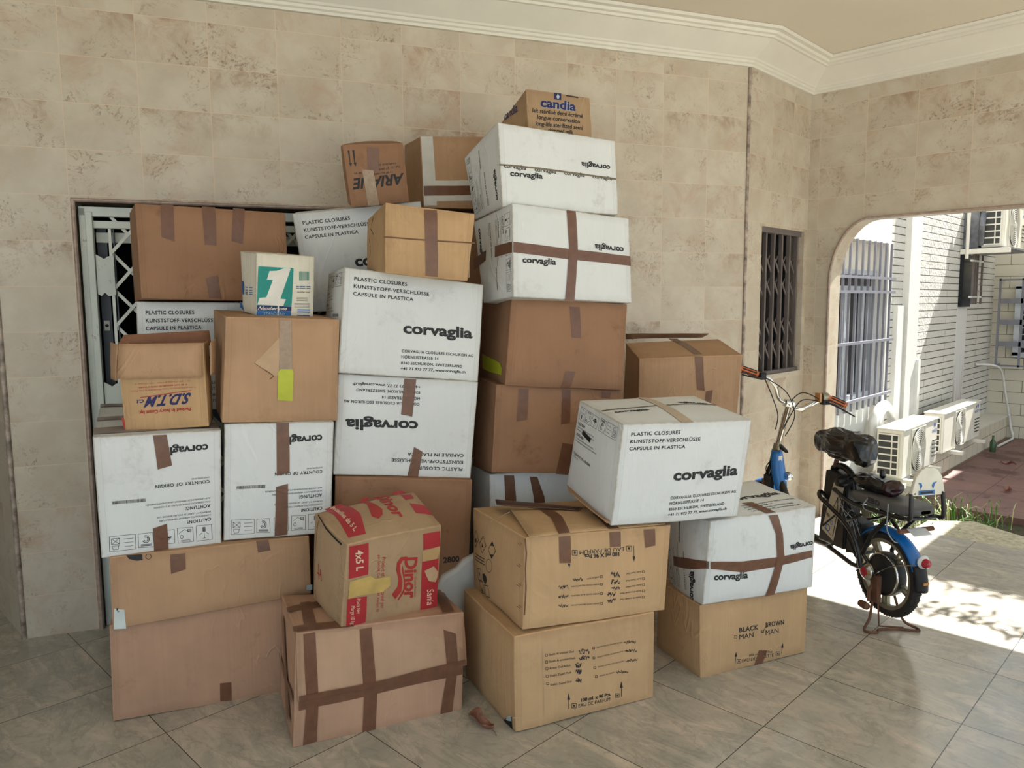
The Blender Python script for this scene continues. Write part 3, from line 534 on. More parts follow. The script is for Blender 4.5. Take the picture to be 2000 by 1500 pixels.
  ['l','F',[[[0.4315,0.6603],[0.4347,0.6519],[0.4379,0.6517],[0.4409,0.6315],[0.4442,0.6423],[0.4474,0.6359],[0.4508,0.664]],[[0.4489,0.6548],[0.452,0.6295],[0.4555,0.6715],[0.4586,0.6572],[0.4617,0.6365],[0.465,0.6596],[0.4681,0.6256]],[[0.4664,0.6492],[0.4695,0.6267],[0.473,0.6671],[0.4762,0.6622],[0.4794,0.6718],[0.4824,0.6226],[0.4858,0.6527]],[[0.484,0.6436],[0.4872,0.649],[0.4905,0.6553],[0.4938,0.6631],[0.4969,0.6421],[0.5002,0.6543],[0.5033,0.6336]],[[0.4596,0.6812],[0.4665,0.6611]]],0.0022,'ink','printed_mark'],
  ['t','F','Ameer Oud Atfani',[0.2269,0.5972,0.1447,-0.0089,-0.0005,0.0235],'ink','n','printed_text'],
  ['l','F',[[[0.2026,0.6238],[0.2175,0.6189],[0.2172,0.5957],[0.2023,0.6006],[0.2026,0.6238]]],0.0016,'ink','checkbox'],
  ['l','F',[[[0.4078,0.5883],[0.4097,0.6053],[0.4114,0.5864],[0.4129,0.5599],[0.415,0.5936],[0.4165,0.5584],[0.4186,0.6111]],[[0.4175,0.5851],[0.4192,0.5816],[0.421,0.578],[0.4226,0.5559],[0.4244,0.5575],[0.4263,0.5816],[0.428,0.5662]],[[0.4271,0.5819],[0.4287,0.553],[0.4306,0.5667],[0.4323,0.5532],[0.4341,0.5535],[0.436,0.5801],[0.4377,0.5689]],[[0.4368,0.5788],[0.4387,0.5972],[0.4404,0.5813],[0.442,0.5552],[0.4439,0.5718],[0.4458,0.589],[0.4476,0.5977]],[[0.4235,0.6129],[0.4272,0.5938]]],0.0022,'ink','printed_mark'],
  ['t','F','Shaikh Zayed Musk',[0.229,0.5182,0.1489,-0.0068,-0.0005,0.0235],'ink','n','printed_text'],
  ['l','F',[[[0.2047,0.5452],[0.2195,0.5401],[0.2193,0.5169],[0.2044,0.5219],[0.2047,0.5452]]],0.0016,'ink','checkbox'],
  ['l','F',[[[0.4073,0.5134],[0.4092,0.5288],[0.411,0.5345],[0.4127,0.5275],[0.4144,0.518],[0.4163,0.5376],[0.4178,0.4897]],[[0.417,0.5102],[0.4188,0.5153],[0.4205,0.505],[0.4222,0.5003],[0.4242,0.5296],[0.426,0.532],[0.4277,0.527]],[[0.4266,0.5069],[0.4282,0.4773],[0.4303,0.5293],[0.432,0.5097],[0.4336,0.4821],[0.4355,0.4989],[0.4375,0.5321]],[[0.4363,0.5036],[0.438,0.4798],[0.4399,0.5093],[0.4418,0.5217],[0.4435,0.511],[0.4452,0.495],[0.4472,0.5276]],[[0.423,0.538],[0.4267,0.5188]]],0.0022,'ink','printed_mark'],
  ['t','F','Shaikh Zayed Oud',[0.2309,0.4239,0.1447,-0.0128,-0.0005,0.0236],'ink','n','printed_text'],
  ['l','F',[[[0.2067,0.4675],[0.2216,0.4623],[0.2214,0.439],[0.2064,0.4442],[0.2067,0.4675]]],0.0016,'ink','checkbox'],
  ['l','F',[[[0.4066,0.4181],[0.4083,0.409],[0.4101,0.4103],[0.4121,0.4325],[0.4137,0.4201],[0.4156,0.4333],[0.4175,0.443]],[[0.4163,0.4148],[0.418,0.4091],[0.4199,0.4168],[0.4215,0.3925],[0.4235,0.4303],[0.4252,0.4152],[0.4269,0.4011]],[[0.426,0.4114],[0.428,0.4366],[0.4296,0.4188],[0.4313,0.3984],[0.4332,0.4242],[0.435,0.4164],[0.4367,0.4031]],[[0.4357,0.408],[0.4375,0.4128],[0.4392,0.3842],[0.441,0.3846],[0.4427,0.3855],[0.4447,0.4093],[0.4466,0.4228]],[[0.4223,0.4426],[0.4261,0.4234]]],0.0022,'ink','printed_mark'],
  ['t','F','SHAIKH ZAYED BROWN ATTAN',[0.5571,0.73,0.1872,-0.0001,-0.0007,0.0147],'ink','n','printed_text'],
  ['l','F',[[[0.5264,0.7502],[0.5406,0.7459],[0.5405,0.7242],[0.5263,0.7286],[0.5264,0.7502]]],0.0016,'ink','checkbox'],
  ['l','F',[[[0.7565,0.7359],[0.7606,0.7296],[0.7648,0.7361],[0.7689,0.732],[0.773,0.7253],[0.7772,0.7134],[0.7813,0.717]],[[0.7791,0.7291],[0.7832,0.7418],[0.7874,0.7115],[0.7915,0.7188],[0.7956,0.7308],[0.7998,0.7143],[0.804,0.7225]],[[0.8017,0.7222],[0.8059,0.7187],[0.81,0.717],[0.8142,0.7314],[0.8184,0.7223],[0.8225,0.7183],[0.8267,0.7311]],[[0.8245,0.7153],[0.8287,0.7057],[0.8328,0.7192],[0.837,0.7123],[0.8413,0.6935],[0.8454,0.6952],[0.8496,0.7161]],[[0.7926,0.7435],[0.8017,0.7296]]],0.0022,'ink','printed_mark'],
  ['t','F','SHAIKH ZAYED BLUE SHALAMA',[0.5591,0.6208,0.191,0.0063,-0.0007,0.0147],'ink','n','printed_text'],
  ['l','F',[[[0.5283,0.6415],[0.5425,0.6369],[0.5424,0.6153],[0.5282,0.6198],[0.5283,0.6415]]],0.0016,'ink','checkbox'],
  ['l','F',[[[0.7624,0.6331],[0.7666,0.6355],[0.7707,0.6278],[0.7748,0.6433],[0.779,0.6169],[0.7832,0.6331],[0.7873,0.6395]],[[0.7851,0.626],[0.7892,0.6169],[0.7934,0.6228],[0.7975,0.6396],[0.8017,0.6184],[0.8059,0.6096],[0.81,0.6355]],[[0.8078,0.6188],[0.812,0.6116],[0.8161,0.6255],[0.8203,0.6172],[0.8245,0.6295],[0.8287,0.611],[0.833,0.5945]],[[0.8306,0.6116],[0.8348,0.6176],[0.839,0.6252],[0.8433,0.5946],[0.8475,0.5895],[0.8516,0.6053],[0.8559,0.5883]],[[0.7986,0.6403],[0.8078,0.6262]]],0.0022,'ink','printed_mark'],
  ['t','F','SHAIKH ZAYED RED SAMOORH',[0.5643,0.5126,0.1918,0.0015,-0.0007,0.0148],'ink','n','printed_text'],
  ['l','F',[[[0.5334,0.5337],[0.5477,0.529],[0.5476,0.5072],[0.5333,0.512],[0.5334,0.5337]]],0.0016,'ink','checkbox'],
  ['l','F',[[[0.7684,0.5199],[0.7726,0.5033],[0.7767,0.5084],[0.7809,0.5035],[0.785,0.527],[0.7893,0.5002],[0.7934,0.5148]],[[0.7911,0.5124],[0.7953,0.519],[0.7995,0.5074],[0.8037,0.495],[0.8079,0.5095],[0.812,0.5214],[0.8162,0.5122]],[[0.814,0.505],[0.8181,0.5116],[0.8224,0.4948],[0.8266,0.4838],[0.8308,0.4976],[0.8349,0.5073],[0.8392,0.489]],[[0.8369,0.4974],[0.841,0.5093],[0.8452,0.5111],[0.8496,0.4877],[0.8537,0.4965],[0.858,0.4923],[0.8621,0.5051]],[[0.8048,0.5266],[0.8139,0.5124]]],0.0022,'ink','printed_mark'],
  ['t','F','AMEER AL OUDH',[0.5743,0.4083,0.1106,0.0024,-0.0008,0.0149],'ink','n','printed_text'],
  ['l','F',[[[0.5433,0.4299],[0.5576,0.425],[0.5576,0.4032],[0.5432,0.4081],[0.5433,0.4299]]],0.0016,'ink','checkbox'],
  ['l','F',[[[0.6971,0.4164],[0.7013,0.4158],[0.7054,0.4097],[0.7095,0.3943],[0.7136,0.4285],[0.7178,0.4088],[0.7219,0.4085]],[[0.7196,0.4088],[0.7238,0.4027],[0.7279,0.3928],[0.7321,0.4046],[0.7362,0.4004],[0.7404,0.4016],[0.7445,0.3892]],[[0.7422,0.401],[0.7464,0.3845],[0.7505,0.4048],[0.7547,0.3884],[0.7589,0.3896],[0.763,0.3986],[0.7672,0.3812]],[[0.7649,0.3933],[0.7691,0.3846],[0.7733,0.3907],[0.7775,0.3863],[0.7817,0.3708],[0.7858,0.3809],[0.79,0.3796]],[[0.7332,0.4227],[0.7422,0.4085]]],0.0022,'ink','printed_mark'],
  ['t','F','100 ml. x 96 Pcs.',[0.4464,0.1658,0.214,-0.0091,-0.0005,0.0413],'ink','B','printed_text'],
  ['t','F','EAU DE PARFUM',[0.4279,0.1075,0.2283,-0.0112,-0.0005,0.0401],'ink','n','printed_text'],
  ['p','F',[[0.3581,0.1161],[0.3554,0.2226],[0.3465,0.2251],[0.3554,0.2967],[0.3681,0.2189],[0.3592,0.2215],[0.362,0.1149]],'ink','printed_arrow',0],
  ['p','F',[[0.7405,0.1116],[0.7361,0.2168],[0.7267,0.2194],[0.735,0.2944],[0.7498,0.2132],[0.7403,0.2157],[0.7447,0.1104]],'ink','printed_arrow',0],
  ['l','F',[[[0.3807,0.17],[0.4118,0.1583],[0.4115,0.1102],[0.3803,0.1221],[0.3807,0.17]]],0.002,'ink','printed_mark'],
  ['p','F',[[0.3962,0.1558],[0.4038,0.136],[0.4007,0.1312],[0.3976,0.1348],[0.3991,0.1246],[0.3928,0.127],[0.3945,0.136],[0.3913,0.1348],[0.3883,0.1419]],'ink','printed_mark',0],
  ['l','F',[[[0.6964,0.1619],[0.7244,0.1515],[0.7244,0.1091],[0.6964,0.1196],[0.6964,0.1619]]],0.002,'ink','printed_mark'],
  ['p','F',[[0.7104,0.1493],[0.7174,0.1318],[0.7146,0.1276],[0.7118,0.1308],[0.7132,0.1218],[0.7076,0.1239],[0.709,0.1318],[0.7062,0.1307],[0.7034,0.1371]],'ink','printed_mark',0],
  ['p','L',[[0.7153,-0.1177],[0.7652,-0.0311],[0.9081,0.1107],[0.9528,0.1348],[0.9508,-0.0],[0.8746,0.0006],[0.7936,-0.0655]],'black','torn_corner',1],
  ['p','L',[[0.8469,0.0349],[0.8784,0.0909],[0.9417,0.1389],[0.9508,0.087],[0.8962,0.0561]],'paleblue','torn_corner',2],
  ['l','F',[[[0.1835,0.8175],[0.1892,0.0809],[-0.0164,0.1613]]],0.0025,'kraftpale','crease'],
 ]),
 'P1': dict(o=[2.2211, 1.7343, 0.3748],a=-0.3754,c=[[-0.3174, 0.0003, 0.019], [0.315, 0.0016, -0.0194], [-0.3155, 0.5135, 0.0031], [0.319, 0.5154, -0.0291], [-0.3025, 0.0096, 0.3664], [0.3417, 0.0056, 0.3325], [-0.3103, 0.5266, 0.3497], [0.3366, 0.5243, 0.3194]],s={'X': ['lid_flap', [[-0.2926, -0.005, 0.3724], [0.3222, 0.0133, 0.3393], [0.2895, 0.2663, 0.3567], [-0.2182, 0.3304, 0.3814]], 'krafttan', 0.004], 'Y': ['ridge_tape', [[-0.2634, 0.3749, 0.3973], [0.039, 0.2229, 0.3754], [0.08, 0.2702, 0.3716], [-0.2282, 0.4759, 0.3921]], 'tapedark', 0.004]},i=[
  ['s','F',[[0.2173,0.9741,0.2943,0.9739],[0.2231,0.6853,0.2983,0.6769]],'tape','packing_tape'],
  ['s','F',[[0.5604,0.9784,0.638,0.9788],[0.5655,0.8162,0.6408,0.8114]],'tape','packing_tape'],
  ['s','F',[[0.8011,0.9744,0.8821,0.9748],[0.8169,0.7677,0.8904,0.7799]],'tape','packing_tape'],
  ['t','F','EAU DE PARFUM',[0.663,0.801,-0.3085,0.0051,0.0015,-0.0421],'ink','n','printed_text'],
  ['t','F','100 ml X 96 Pcs.',[0.6312,0.7502,-0.2478,0.0079,0.0016,-0.0467],'ink','B','printed_text'],
  ['p','F',[[0.7337,0.8088],[0.7392,0.6861],[0.7478,0.6849],[0.7403,0.6203],[0.7269,0.6879],[0.7354,0.6867],[0.7299,0.8093]],'ink','printed_arrow',0],
  ['p','F',[[0.2878,0.6698],[0.2878,0.6697],[0.2957,0.669],[0.2885,0.6242],[0.2765,0.6707],[0.2843,0.67],[0.2843,0.6701]],'ink','printed_arrow',0],
  ['l','F',[[[0.3061,0.8161],[0.3392,0.8108],[0.3405,0.7561],[0.3073,0.7615],[0.3061,0.8161]]],0.002,'ink','printed_mark'],
  ['p','F',[[0.3236,0.7684],[0.3315,0.7862],[0.328,0.7935],[0.3248,0.7913],[0.3262,0.802],[0.3195,0.8031],[0.3214,0.7919],[0.3181,0.7951],[0.3149,0.7888]],'ink','printed_mark',0],
  ['l','F',[[[0.6802,0.8123],[0.7156,0.8068],[0.7177,0.7504],[0.6822,0.7561],[0.6802,0.8123]]],0.002,'ink','printed_mark'],
  ['p','F',[[0.6995,0.7631],[0.7077,0.7814],[0.7039,0.789],[0.7005,0.7868],[0.7018,0.7978],[0.6947,0.7989],[0.6969,0.7873],[0.6933,0.7907],[0.69,0.7842]],'ink','printed_mark',0],
  ['l','F',[[[0.8048,0.5032],[0.8201,0.5005],[0.821,0.4767],[0.8058,0.4794],[0.8048,0.5032]]],0.0016,'ink','checkbox'],
  ['t','F','Shaikh Zayed Oud',[0.7973,0.5022,-0.1089,-0.0042,0.0008,-0.019],'ink','n','printed_text'],
  ['l','F',[[[0.5783,0.5037],[0.5809,0.5315],[0.5853,0.5053],[0.5881,0.5305],[0.5922,0.5142],[0.5958,0.5125],[0.6003,0.4826]],[[0.5978,0.5002],[0.6004,0.5285],[0.6059,0.4689],[0.609,0.4832],[0.6123,0.4937],[0.6152,0.514],[0.6199,0.4779]],[[0.6174,0.4967],[0.6202,0.5182],[0.6236,0.5249],[0.6289,0.4742],[0.6316,0.5],[0.6364,0.4635],[0.6392,0.4859]],[[0.6027,0.4691],[0.608,0.4863]]],0.0022,'ink','printed_mark'],
  ['l','F',[[[0.8081,0.4223],[0.8234,0.4195],[0.8243,0.3956],[0.809,0.3985],[0.8081,0.4223]]],0.0016,'ink','checkbox'],
  ['t','F','Shaikh Zayed Musk',[0.8006,0.4213,-0.1167,-0.0021,0.0008,-0.0191],'ink','n','printed_text'],
  ['l','F',[[[0.5808,0.4242],[0.5853,0.3958],[0.5871,0.4507],[0.5917,0.4183],[0.5943,0.4489],[0.5982,0.4383],[0.6016,0.4425]],[[0.6004,0.4206],[0.6047,0.4],[0.6084,0.3933],[0.611,0.4247],[0.6155,0.3977],[0.6179,0.4315],[0.6222,0.411]],[[0.62,0.4169],[0.6236,0.418],[0.6263,0.4423],[0.6308,0.4163],[0.6353,0.3903],[0.6388,0.3927],[0.6416,0.4157]],[[0.6053,0.3894],[0.6106,0.4066]]],0.0022,'ink','printed_mark'],
  ['l','F',[[[0.811,0.3507],[0.8263,0.3479],[0.8273,0.324],[0.8119,0.3269],[0.811,0.3507]]],0.0016,'ink','checkbox'],
  ['t','F','Ameer Oud Atfani',[0.8034,0.3498,-0.114,-0.0021,0.0008,-0.0191],'ink','n','printed_text'],
  ['l','F',[[[0.5831,0.354],[0.5866,0.3548],[0.59,0.361],[0.5941,0.3459],[0.5972,0.3604],[0.6013,0.3442],[0.6044,0.3574]],[[0.6027,0.3502],[0.6058,0.3659],[0.6106,0.3292],[0.6138,0.3405],[0.6171,0.3476],[0.6204,0.3582],[0.6249,0.331]],[[0.6224,0.3465],[0.6259,0.3491],[0.6294,0.3527],[0.6324,0.3686],[0.6372,0.3353],[0.6402,0.3514],[0.6448,0.3234]],[[0.6077,0.3189],[0.613,0.3361]]],0.0022,'ink','printed_mark'],
  ['l','F',[[[0.8138,0.2791],[0.8292,0.2761],[0.8302,0.2522],[0.8148,0.2552],[0.8138,0.2791]]],0.0016,'ink','checkbox'],
  ['t','F','Shaikh Al aroubah Musk',[0.8063,0.2782,-0.1592,0.0073,0.0008,-0.0191],'ink','n','printed_text'],
  ['l','F',[[[0.556,0.2894],[0.5596,0.2886],[0.5638,0.2686],[0.566,0.3128],[0.5705,0.2824],[0.5733,0.306],[0.5777,0.2801]],[[0.5756,0.2855],[0.5784,0.3095],[0.583,0.2783],[0.5867,0.2731],[0.5898,0.2871],[0.5929,0.3031],[0.5964,0.3033]],[[0.5952,0.2817],[0.5986,0.2868],[0.6033,0.2549],[0.6058,0.2855],[0.6102,0.2633],[0.6128,0.2924],[0.6161,0.3016]],[[0.5805,0.2543],[0.5858,0.2714]]],0.0022,'ink','printed_mark'],
  ['l','F',[[[0.8167,0.2073],[0.8322,0.2043],[0.8331,0.1803],[0.8177,0.1834],[0.8167,0.2073]]],0.0016,'ink','checkbox'],
  ['t','F','Shaikh Al aroubah Oud',[0.8092,0.2065,-0.1566,0.0077,0.0008,-0.0191],'ink','n','printed_text'],
  ['l','F',[[[0.5582,0.2191],[0.5618,0.2193],[0.5652,0.224],[0.5699,0.1904],[0.5725,0.2186],[0.5769,0.1928],[0.5796,0.2217]],[[0.5778,0.2151],[0.5817,0.2061],[0.5845,0.23],[0.5895,0.1854],[0.593,0.1884],[0.5955,0.2227],[0.5995,0.2117]],[[0.5975,0.2112],[0.601,0.2148],[0.6041,0.2307],[0.6084,0.2082],[0.6114,0.2272],[0.6156,0.2081],[0.6184,0.2329]],[[0.5828,0.1838],[0.5881,0.2009]]],0.0022,'ink','printed_mark'],
  ['l','F',[[[0.5018,0.506],[0.5162,0.5033],[0.5169,0.4801],[0.5025,0.4827],[0.5018,0.506]]],0.0016,'ink','checkbox'],
  ['t','F','AMEER AL OUDH',[0.4948,0.5026,-0.0877,-0.0093,0.0005,-0.0162],'ink','n','printed_text'],
  ['l','F',[[[0.3127,0.4971],[0.3164,0.5032],[0.3207,0.4812],[0.3243,0.4894],[0.3277,0.5093],[0.332,0.4874],[0.336,0.48]],[[0.3336,0.4932],[0.3375,0.4914],[0.3414,0.4874],[0.345,0.496],[0.349,0.4877],[0.3531,0.4798],[0.3568,0.4853]],[[0.3546,0.4893],[0.3585,0.4852],[0.3619,0.5045],[0.3657,0.507],[0.3699,0.4916],[0.3743,0.4685],[0.3775,0.4947]],[[0.3383,0.4718],[0.3443,0.483]]],0.0022,'ink','printed_mark'],
  ['l','F',[[[0.5043,0.4223],[0.5187,0.4196],[0.5194,0.3963],[0.505,0.399],[0.5043,0.4223]]],0.0016,'ink','checkbox'],
  ['t','F','SHAIKH ZAYED RED SAMOORH',[0.4972,0.419,-0.1933,0.0114,0.0005,-0.0163],'ink','n','printed_text'],
  ['l','F',[[[0.218,0.4333],[0.2216,0.4399],[0.2252,0.4452],[0.2294,0.4249],[0.2334,0.4123],[0.2367,0.4342],[0.2409,0.4135]],[[0.2385,0.4293],[0.2421,0.4392],[0.2458,0.4399],[0.2499,0.4234],[0.2533,0.4446],[0.2577,0.4123],[0.2608,0.4431]],[[0.2592,0.4253],[0.263,0.4232],[0.2665,0.4347],[0.2703,0.4335],[0.2739,0.4422],[0.2777,0.4411],[0.2824,0.402]],[[0.2431,0.408],[0.249,0.4191]]],0.0022,'ink','printed_mark'],
  ['l','F',[[[0.5074,0.3175],[0.5219,0.3147],[0.5226,0.2913],[0.5081,0.2942],[0.5074,0.3175]]],0.0016,'ink','checkbox'],
  ['t','F','SHAIKH ZAYED BLUE SHALAMA',[0.5003,0.3143,-0.1968,0.0136,0.0005,-0.0163],'ink','n','printed_text'],
  ['l','F',[[[0.22,0.331],[0.2242,0.3104],[0.2275,0.3312],[0.2317,0.3096],[0.235,0.3344],[0.2389,0.3286],[0.2426,0.3332]],[[0.2406,0.3268],[0.2445,0.3236],[0.2484,0.3159],[0.2516,0.343],[0.2556,0.3332],[0.2601,0.3027],[0.2638,0.3058]],[[0.2614,0.3227],[0.2651,0.3273],[0.2692,0.3124],[0.2729,0.3166],[0.2764,0.3312],[0.2806,0.3128],[0.2839,0.3356]],[[0.2452,0.3055],[0.2512,0.3165]]],0.0022,'ink','printed_mark'],
  ['l','F',[[[0.5107,0.2079],[0.5252,0.2049],[0.5259,0.1815],[0.5114,0.1845],[0.5107,0.2079]]],0.0016,'ink','checkbox'],
  ['t','F','SHAIKH ZAYED BROWN ATTAN',[0.5035,0.2047,-0.1976,0.0154,0.0005,-0.0163],'ink','n','printed_text'],
  ['l','F',[[[0.2222,0.2239],[0.2258,0.2321],[0.2297,0.2244],[0.2338,0.2084],[0.2374,0.217],[0.2409,0.2307],[0.2445,0.2393]],[[0.2429,0.2195],[0.2471,0.2012],[0.2508,0.2029],[0.2541,0.227],[0.2578,0.2301],[0.2623,0.1986],[0.2655,0.2283]],[[0.2637,0.2152],[0.2672,0.2262],[0.2712,0.2213],[0.2753,0.2062],[0.279,0.2097],[0.2829,0.2057],[0.2863,0.2244]],[[0.2475,0.1981],[0.2534,0.2091]]],0.0022,'ink','printed_mark'],
  ['l','L',[[[0.1202,0.7593],[0.1992,0.6748],[0.1169,0.5543],[0.0404,0.6377],[0.1202,0.7593]]],0.003,'ink','printed_mark'],
  ['l','L',[[[0.2952,0.7545],[0.371,0.6726],[0.2942,0.5557],[0.2208,0.6366],[0.2952,0.7545]]],0.003,'ink','printed_mark'],
  ['l','L',[[[0.4876,0.7661],[0.5599,0.6867],[0.4889,0.574],[0.4189,0.6523],[0.4876,0.7661]]],0.003,'ink','printed_mark'],
  ['p','L',[[0.4876,0.7661],[0.5279,0.7277],[0.4474,0.706]],'ink','printed_mark',0],
  ['p','L',[[0.4479,0.6056],[0.5287,0.63],[0.4889,0.574]],'ink','printed_mark',0],
  ['p','L',[[0.1188,0.6697],[0.1474,0.6298],[0.1064,0.6076],[0.0887,0.6392]],'ink','printed_mark',0],
  ['p','L',[[0.284,0.6697],[0.316,0.6326],[0.2794,0.6182]],'ink','printed_mark',0],
  ['l','L',[[[0.4976,0.4897],[0.4932,0.4577],[0.4801,0.4265],[0.4601,0.4007],[0.4363,0.3843],[0.4122,0.3798],[0.3917,0.3881],[0.3779,0.4081],[0.3731,0.4367],[0.3781,0.4694],[0.3918,0.501],[0.4123,0.5267],[0.4361,0.5425],[0.4597,0.5461],[0.4797,0.5372],[0.4929,0.5172],[0.4976,0.4891]]],0.002,'ink','printed_mark'],
  ['l','L',[[[0.1544,0.311],[0.2492,0.3395],[0.248,0.1958],[0.1524,0.1674],[0.1544,0.311]]],0.003,'ink','printed_mark'],
  ['l','L',[[[0.1753,0.1613],[0.2703,0.1922],[0.2694,0.0487],[0.1735,0.0178],[0.1753,0.1613]]],0.003,'ink','printed_mark'],
  ['l','L',[[[0.299,0.1679],[0.3903,0.1981],[0.3905,0.0577],[0.2983,0.0276],[0.299,0.1679]]],0.003,'ink','printed_mark'],
  ['p','L',[[0.282,0.2951],[0.3258,0.3207],[0.3688,0.2967],[0.3688,0.2473],[0.3363,0.1952],[0.3079,0.1945],[0.2816,0.2324]],'ink','printed_mark',0],
  ['p','L',[[0.1812,0.2758],[0.2151,0.2781],[0.2033,0.2222]],'ink','printed_mark',0],
  ['p','L',[[0.2014,0.0439],[0.2401,0.0498],[0.2226,0.1109]],'ink','printed_mark',0],
  ['l','L',[[[0.1157,0.4772],[0.3434,0.5015]]],0.004,'inkfade','printed_mark'],
  ['l','L',[[[0.1151,0.4412],[0.3433,0.467]]],0.004,'inkfade','printed_mark'],
  ['l','L',[[[0.1145,0.4052],[0.3433,0.4323]]],0.004,'inkfade','printed_mark'],
  ['l','L',[[[0.9258,0.9276],[0.9606,0.9131]],[[0.9004,0.9067],[0.944,0.8955]]],0.002,'kraftdark','staple'],
  ['l','L',[[[0.9329,0.6955],[0.968,0.6825]],[[0.9072,0.6734],[0.9513,0.6642]]],0.002,'kraftdark','staple'],
  ['l','L',[[[0.9394,0.4853],[0.9749,0.4737]],[[0.9135,0.4621],[0.958,0.4547]]],0.002,'kraftdark','staple'],
  ['l','L',[[[0.9468,0.2528],[0.9827,0.2428]],[[0.9207,0.2284],[0.9656,0.2229]]],0.002,'kraftdark','staple'],
  ['l','F',[[[-0.0031,0.9894],[0.0087,0.833],[0.0043,0.6677],[0.0106,0.4444],[0.0057,0.1666]]],0.006,'kraftdark','flap_seam'],
  ['s','X',[[0.2247,0.9484,0.3284,0.9431],[0.2452,0.538,0.3359,0.5486],[0.196,-0.0356,0.2747,-0.0476]],'tape','packing_tape'],
  ['s','X',[[0.5875,0.5953,0.6721,0.5938],[0.5565,-0.0442,0.633,-0.0539]],'tape','packing_tape'],
  ['l','L',[[[0.3379,0.9241],[0.3048,0.5041]],[[0.3379,0.9241],[0.7335,1.1881]]],0.004,'kraftpale','torn_edge'],
 ]),
 'M28': dict(o=[2.9987, 1.4653, 0.0],a=-0.402,c=[[-0.2871, -0.0028, -0.0013], [0.2895, 0.002, 0.0028], [-0.2903, 0.3293, -0.0015], [0.2899, 0.3296, -0.0003], [-0.2925, 0.0036, 0.3201], [0.2902, -0.0018, 0.3145], [-0.29, 0.33, 0.3171], [0.2897, 0.33, 0.3174]],s={},i=[
  ['t','F','BLACK',[0.3361,0.5427,0.176,-0.0136,-0.0018,0.069],'ink','b','printed_text'],
  ['t','F','MAN',[0.3381,0.4414,0.1296,-0.0087,-0.0019,0.0692],'ink','n','printed_text'],
  ['t','F','BROWN',[0.5849,0.5318,0.1806,-0.0138,-0.0025,0.0688],'ink','b','printed_text'],
  ['t','F','MAN',[0.5867,0.4147,0.1268,-0.007,-0.0026,0.0734],'ink','n','printed_text'],
  ['l','F',[[[0.2919,0.5101],[0.3141,0.5028],[0.3143,0.4686],[0.2921,0.4759],[0.2919,0.5101]]],0.0016,'ink','checkbox'],
  ['l','F',[[[0.5409,0.5044],[0.5639,0.4969],[0.5644,0.4617],[0.5414,0.4693],[0.5409,0.5044]]],0.0016,'ink','checkbox'],
  ['l','F',[[[0.5454,0.4898],[0.5557,0.4689],[0.5875,0.5485]]],0.0025,'ink','printed_mark'],
  ['p','F',[[0.306,0.1029],[0.3096,0.2049],[0.3005,0.2091],[0.3141,0.2717],[0.3229,0.1988],[0.3137,0.203],[0.3101,0.101]],'ink','printed_arrow',0],
  ['p','F',[[0.7524,0.0736],[0.7555,0.1696],[0.7456,0.1743],[0.7599,0.2395],[0.7696,0.1628],[0.7598,0.1675],[0.7567,0.0715]],'ink','printed_arrow',0],
  ['t','F','100 ml x 96 Pcs.',[0.4365,0.1563,0.2309,-0.027,-0.0018,0.0377],'ink','n','printed_text'],
  ['t','F','EAU DE TOILETTE',[0.3745,0.0923,0.3016,-0.0288,-0.0018,0.0505],'ink','n','printed_text'],
  ['l','F',[[[0.3246,0.1604],[0.3613,0.147],[0.3617,0.0906],[0.3249,0.1043],[0.3246,0.1604]]],0.002,'ink','printed_mark'],
  ['p','F',[[0.343,0.1439],[0.3523,0.1208],[0.3487,0.1151],[0.345,0.1193],[0.3469,0.1073],[0.3395,0.1101],[0.3413,0.1206],[0.3376,0.1192],[0.3339,0.1276]],'ink','printed_mark',0],
  ['l','F',[[[0.6985,0.1247],[0.7344,0.1115],[0.7355,0.0571],[0.6996,0.0705],[0.6985,0.1247]]],0.002,'ink','printed_mark'],
  ['p','F',[[0.7166,0.1086],[0.726,0.0863],[0.7225,0.0808],[0.7189,0.0849],[0.7209,0.0733],[0.7137,0.076],[0.7153,0.0862],[0.7117,0.0848],[0.708,0.0929]],'ink','printed_mark',0],
  ['s','F',[[0.5276,0.2175,0.6093,0.1816],[0.4899,0.0007,0.567,-0.0066]],'tape','packing_tape'],
 ]),
 'W27': dict(o=[2.9863, 1.4336, 0.3177],a=-0.4213,c=[[-0.2888, 0.0214, 0.0079], [0.2743, -0.002, 0.0109], [-0.257, 0.3251, -0.0353], [0.2719, 0.3458, 0.009], [-0.2818, -0.0027, 0.3798], [0.2684, -0.0149, 0.387], [-0.2866, 0.3472, 0.3803], [0.2389, 0.3685, 0.4225]],s={},i=[
  ['t','T','PLASTIC CLOSURES',[0.0673,0.8858,0.3651,0.0048,-0.0002,0.0341],'ink','b','printed_text'],
  ['t','T','KUNSTSTOFF-VERSCHLÜSSE',[0.0667,0.8157,0.528,0.0039,-0.0001,0.0326],'ink','b','printed_text'],
  ['t','T','CAPSULE IN PLASTICA',[0.066,0.7456,0.4164,0.0083,-0.0001,0.0327],'ink','b','printed_text'],
  ['t','T','corvaglia',[0.4217,0.4347,0.5135,0.0081,-0.0031,0.1058],'ink','B','printed_text'],
  ['t','T','CORVAGLIA CLOSURES ESCHLIKON AG',[0.4211,0.2444,0.5298,0.007,0.0001,0.0274],'ink','b','printed_text'],
  ['t','T','HÖRNLISTRASSE 14',[0.4212,0.1863,0.2682,0.0056,-0.0,0.0291],'ink','b','printed_text'],
  ['t','T','8360 ESCHLIKON, SWITZERLAND',[0.4212,0.1281,0.4485,0.0057,0.0001,0.0275],'ink','b','printed_text'],
  ['t','T','+41 71 973 77 77, www.corvaglia.ch',[0.4211,0.0715,0.4758,0.008,0.0001,0.0275],'ink','b','printed_text'],
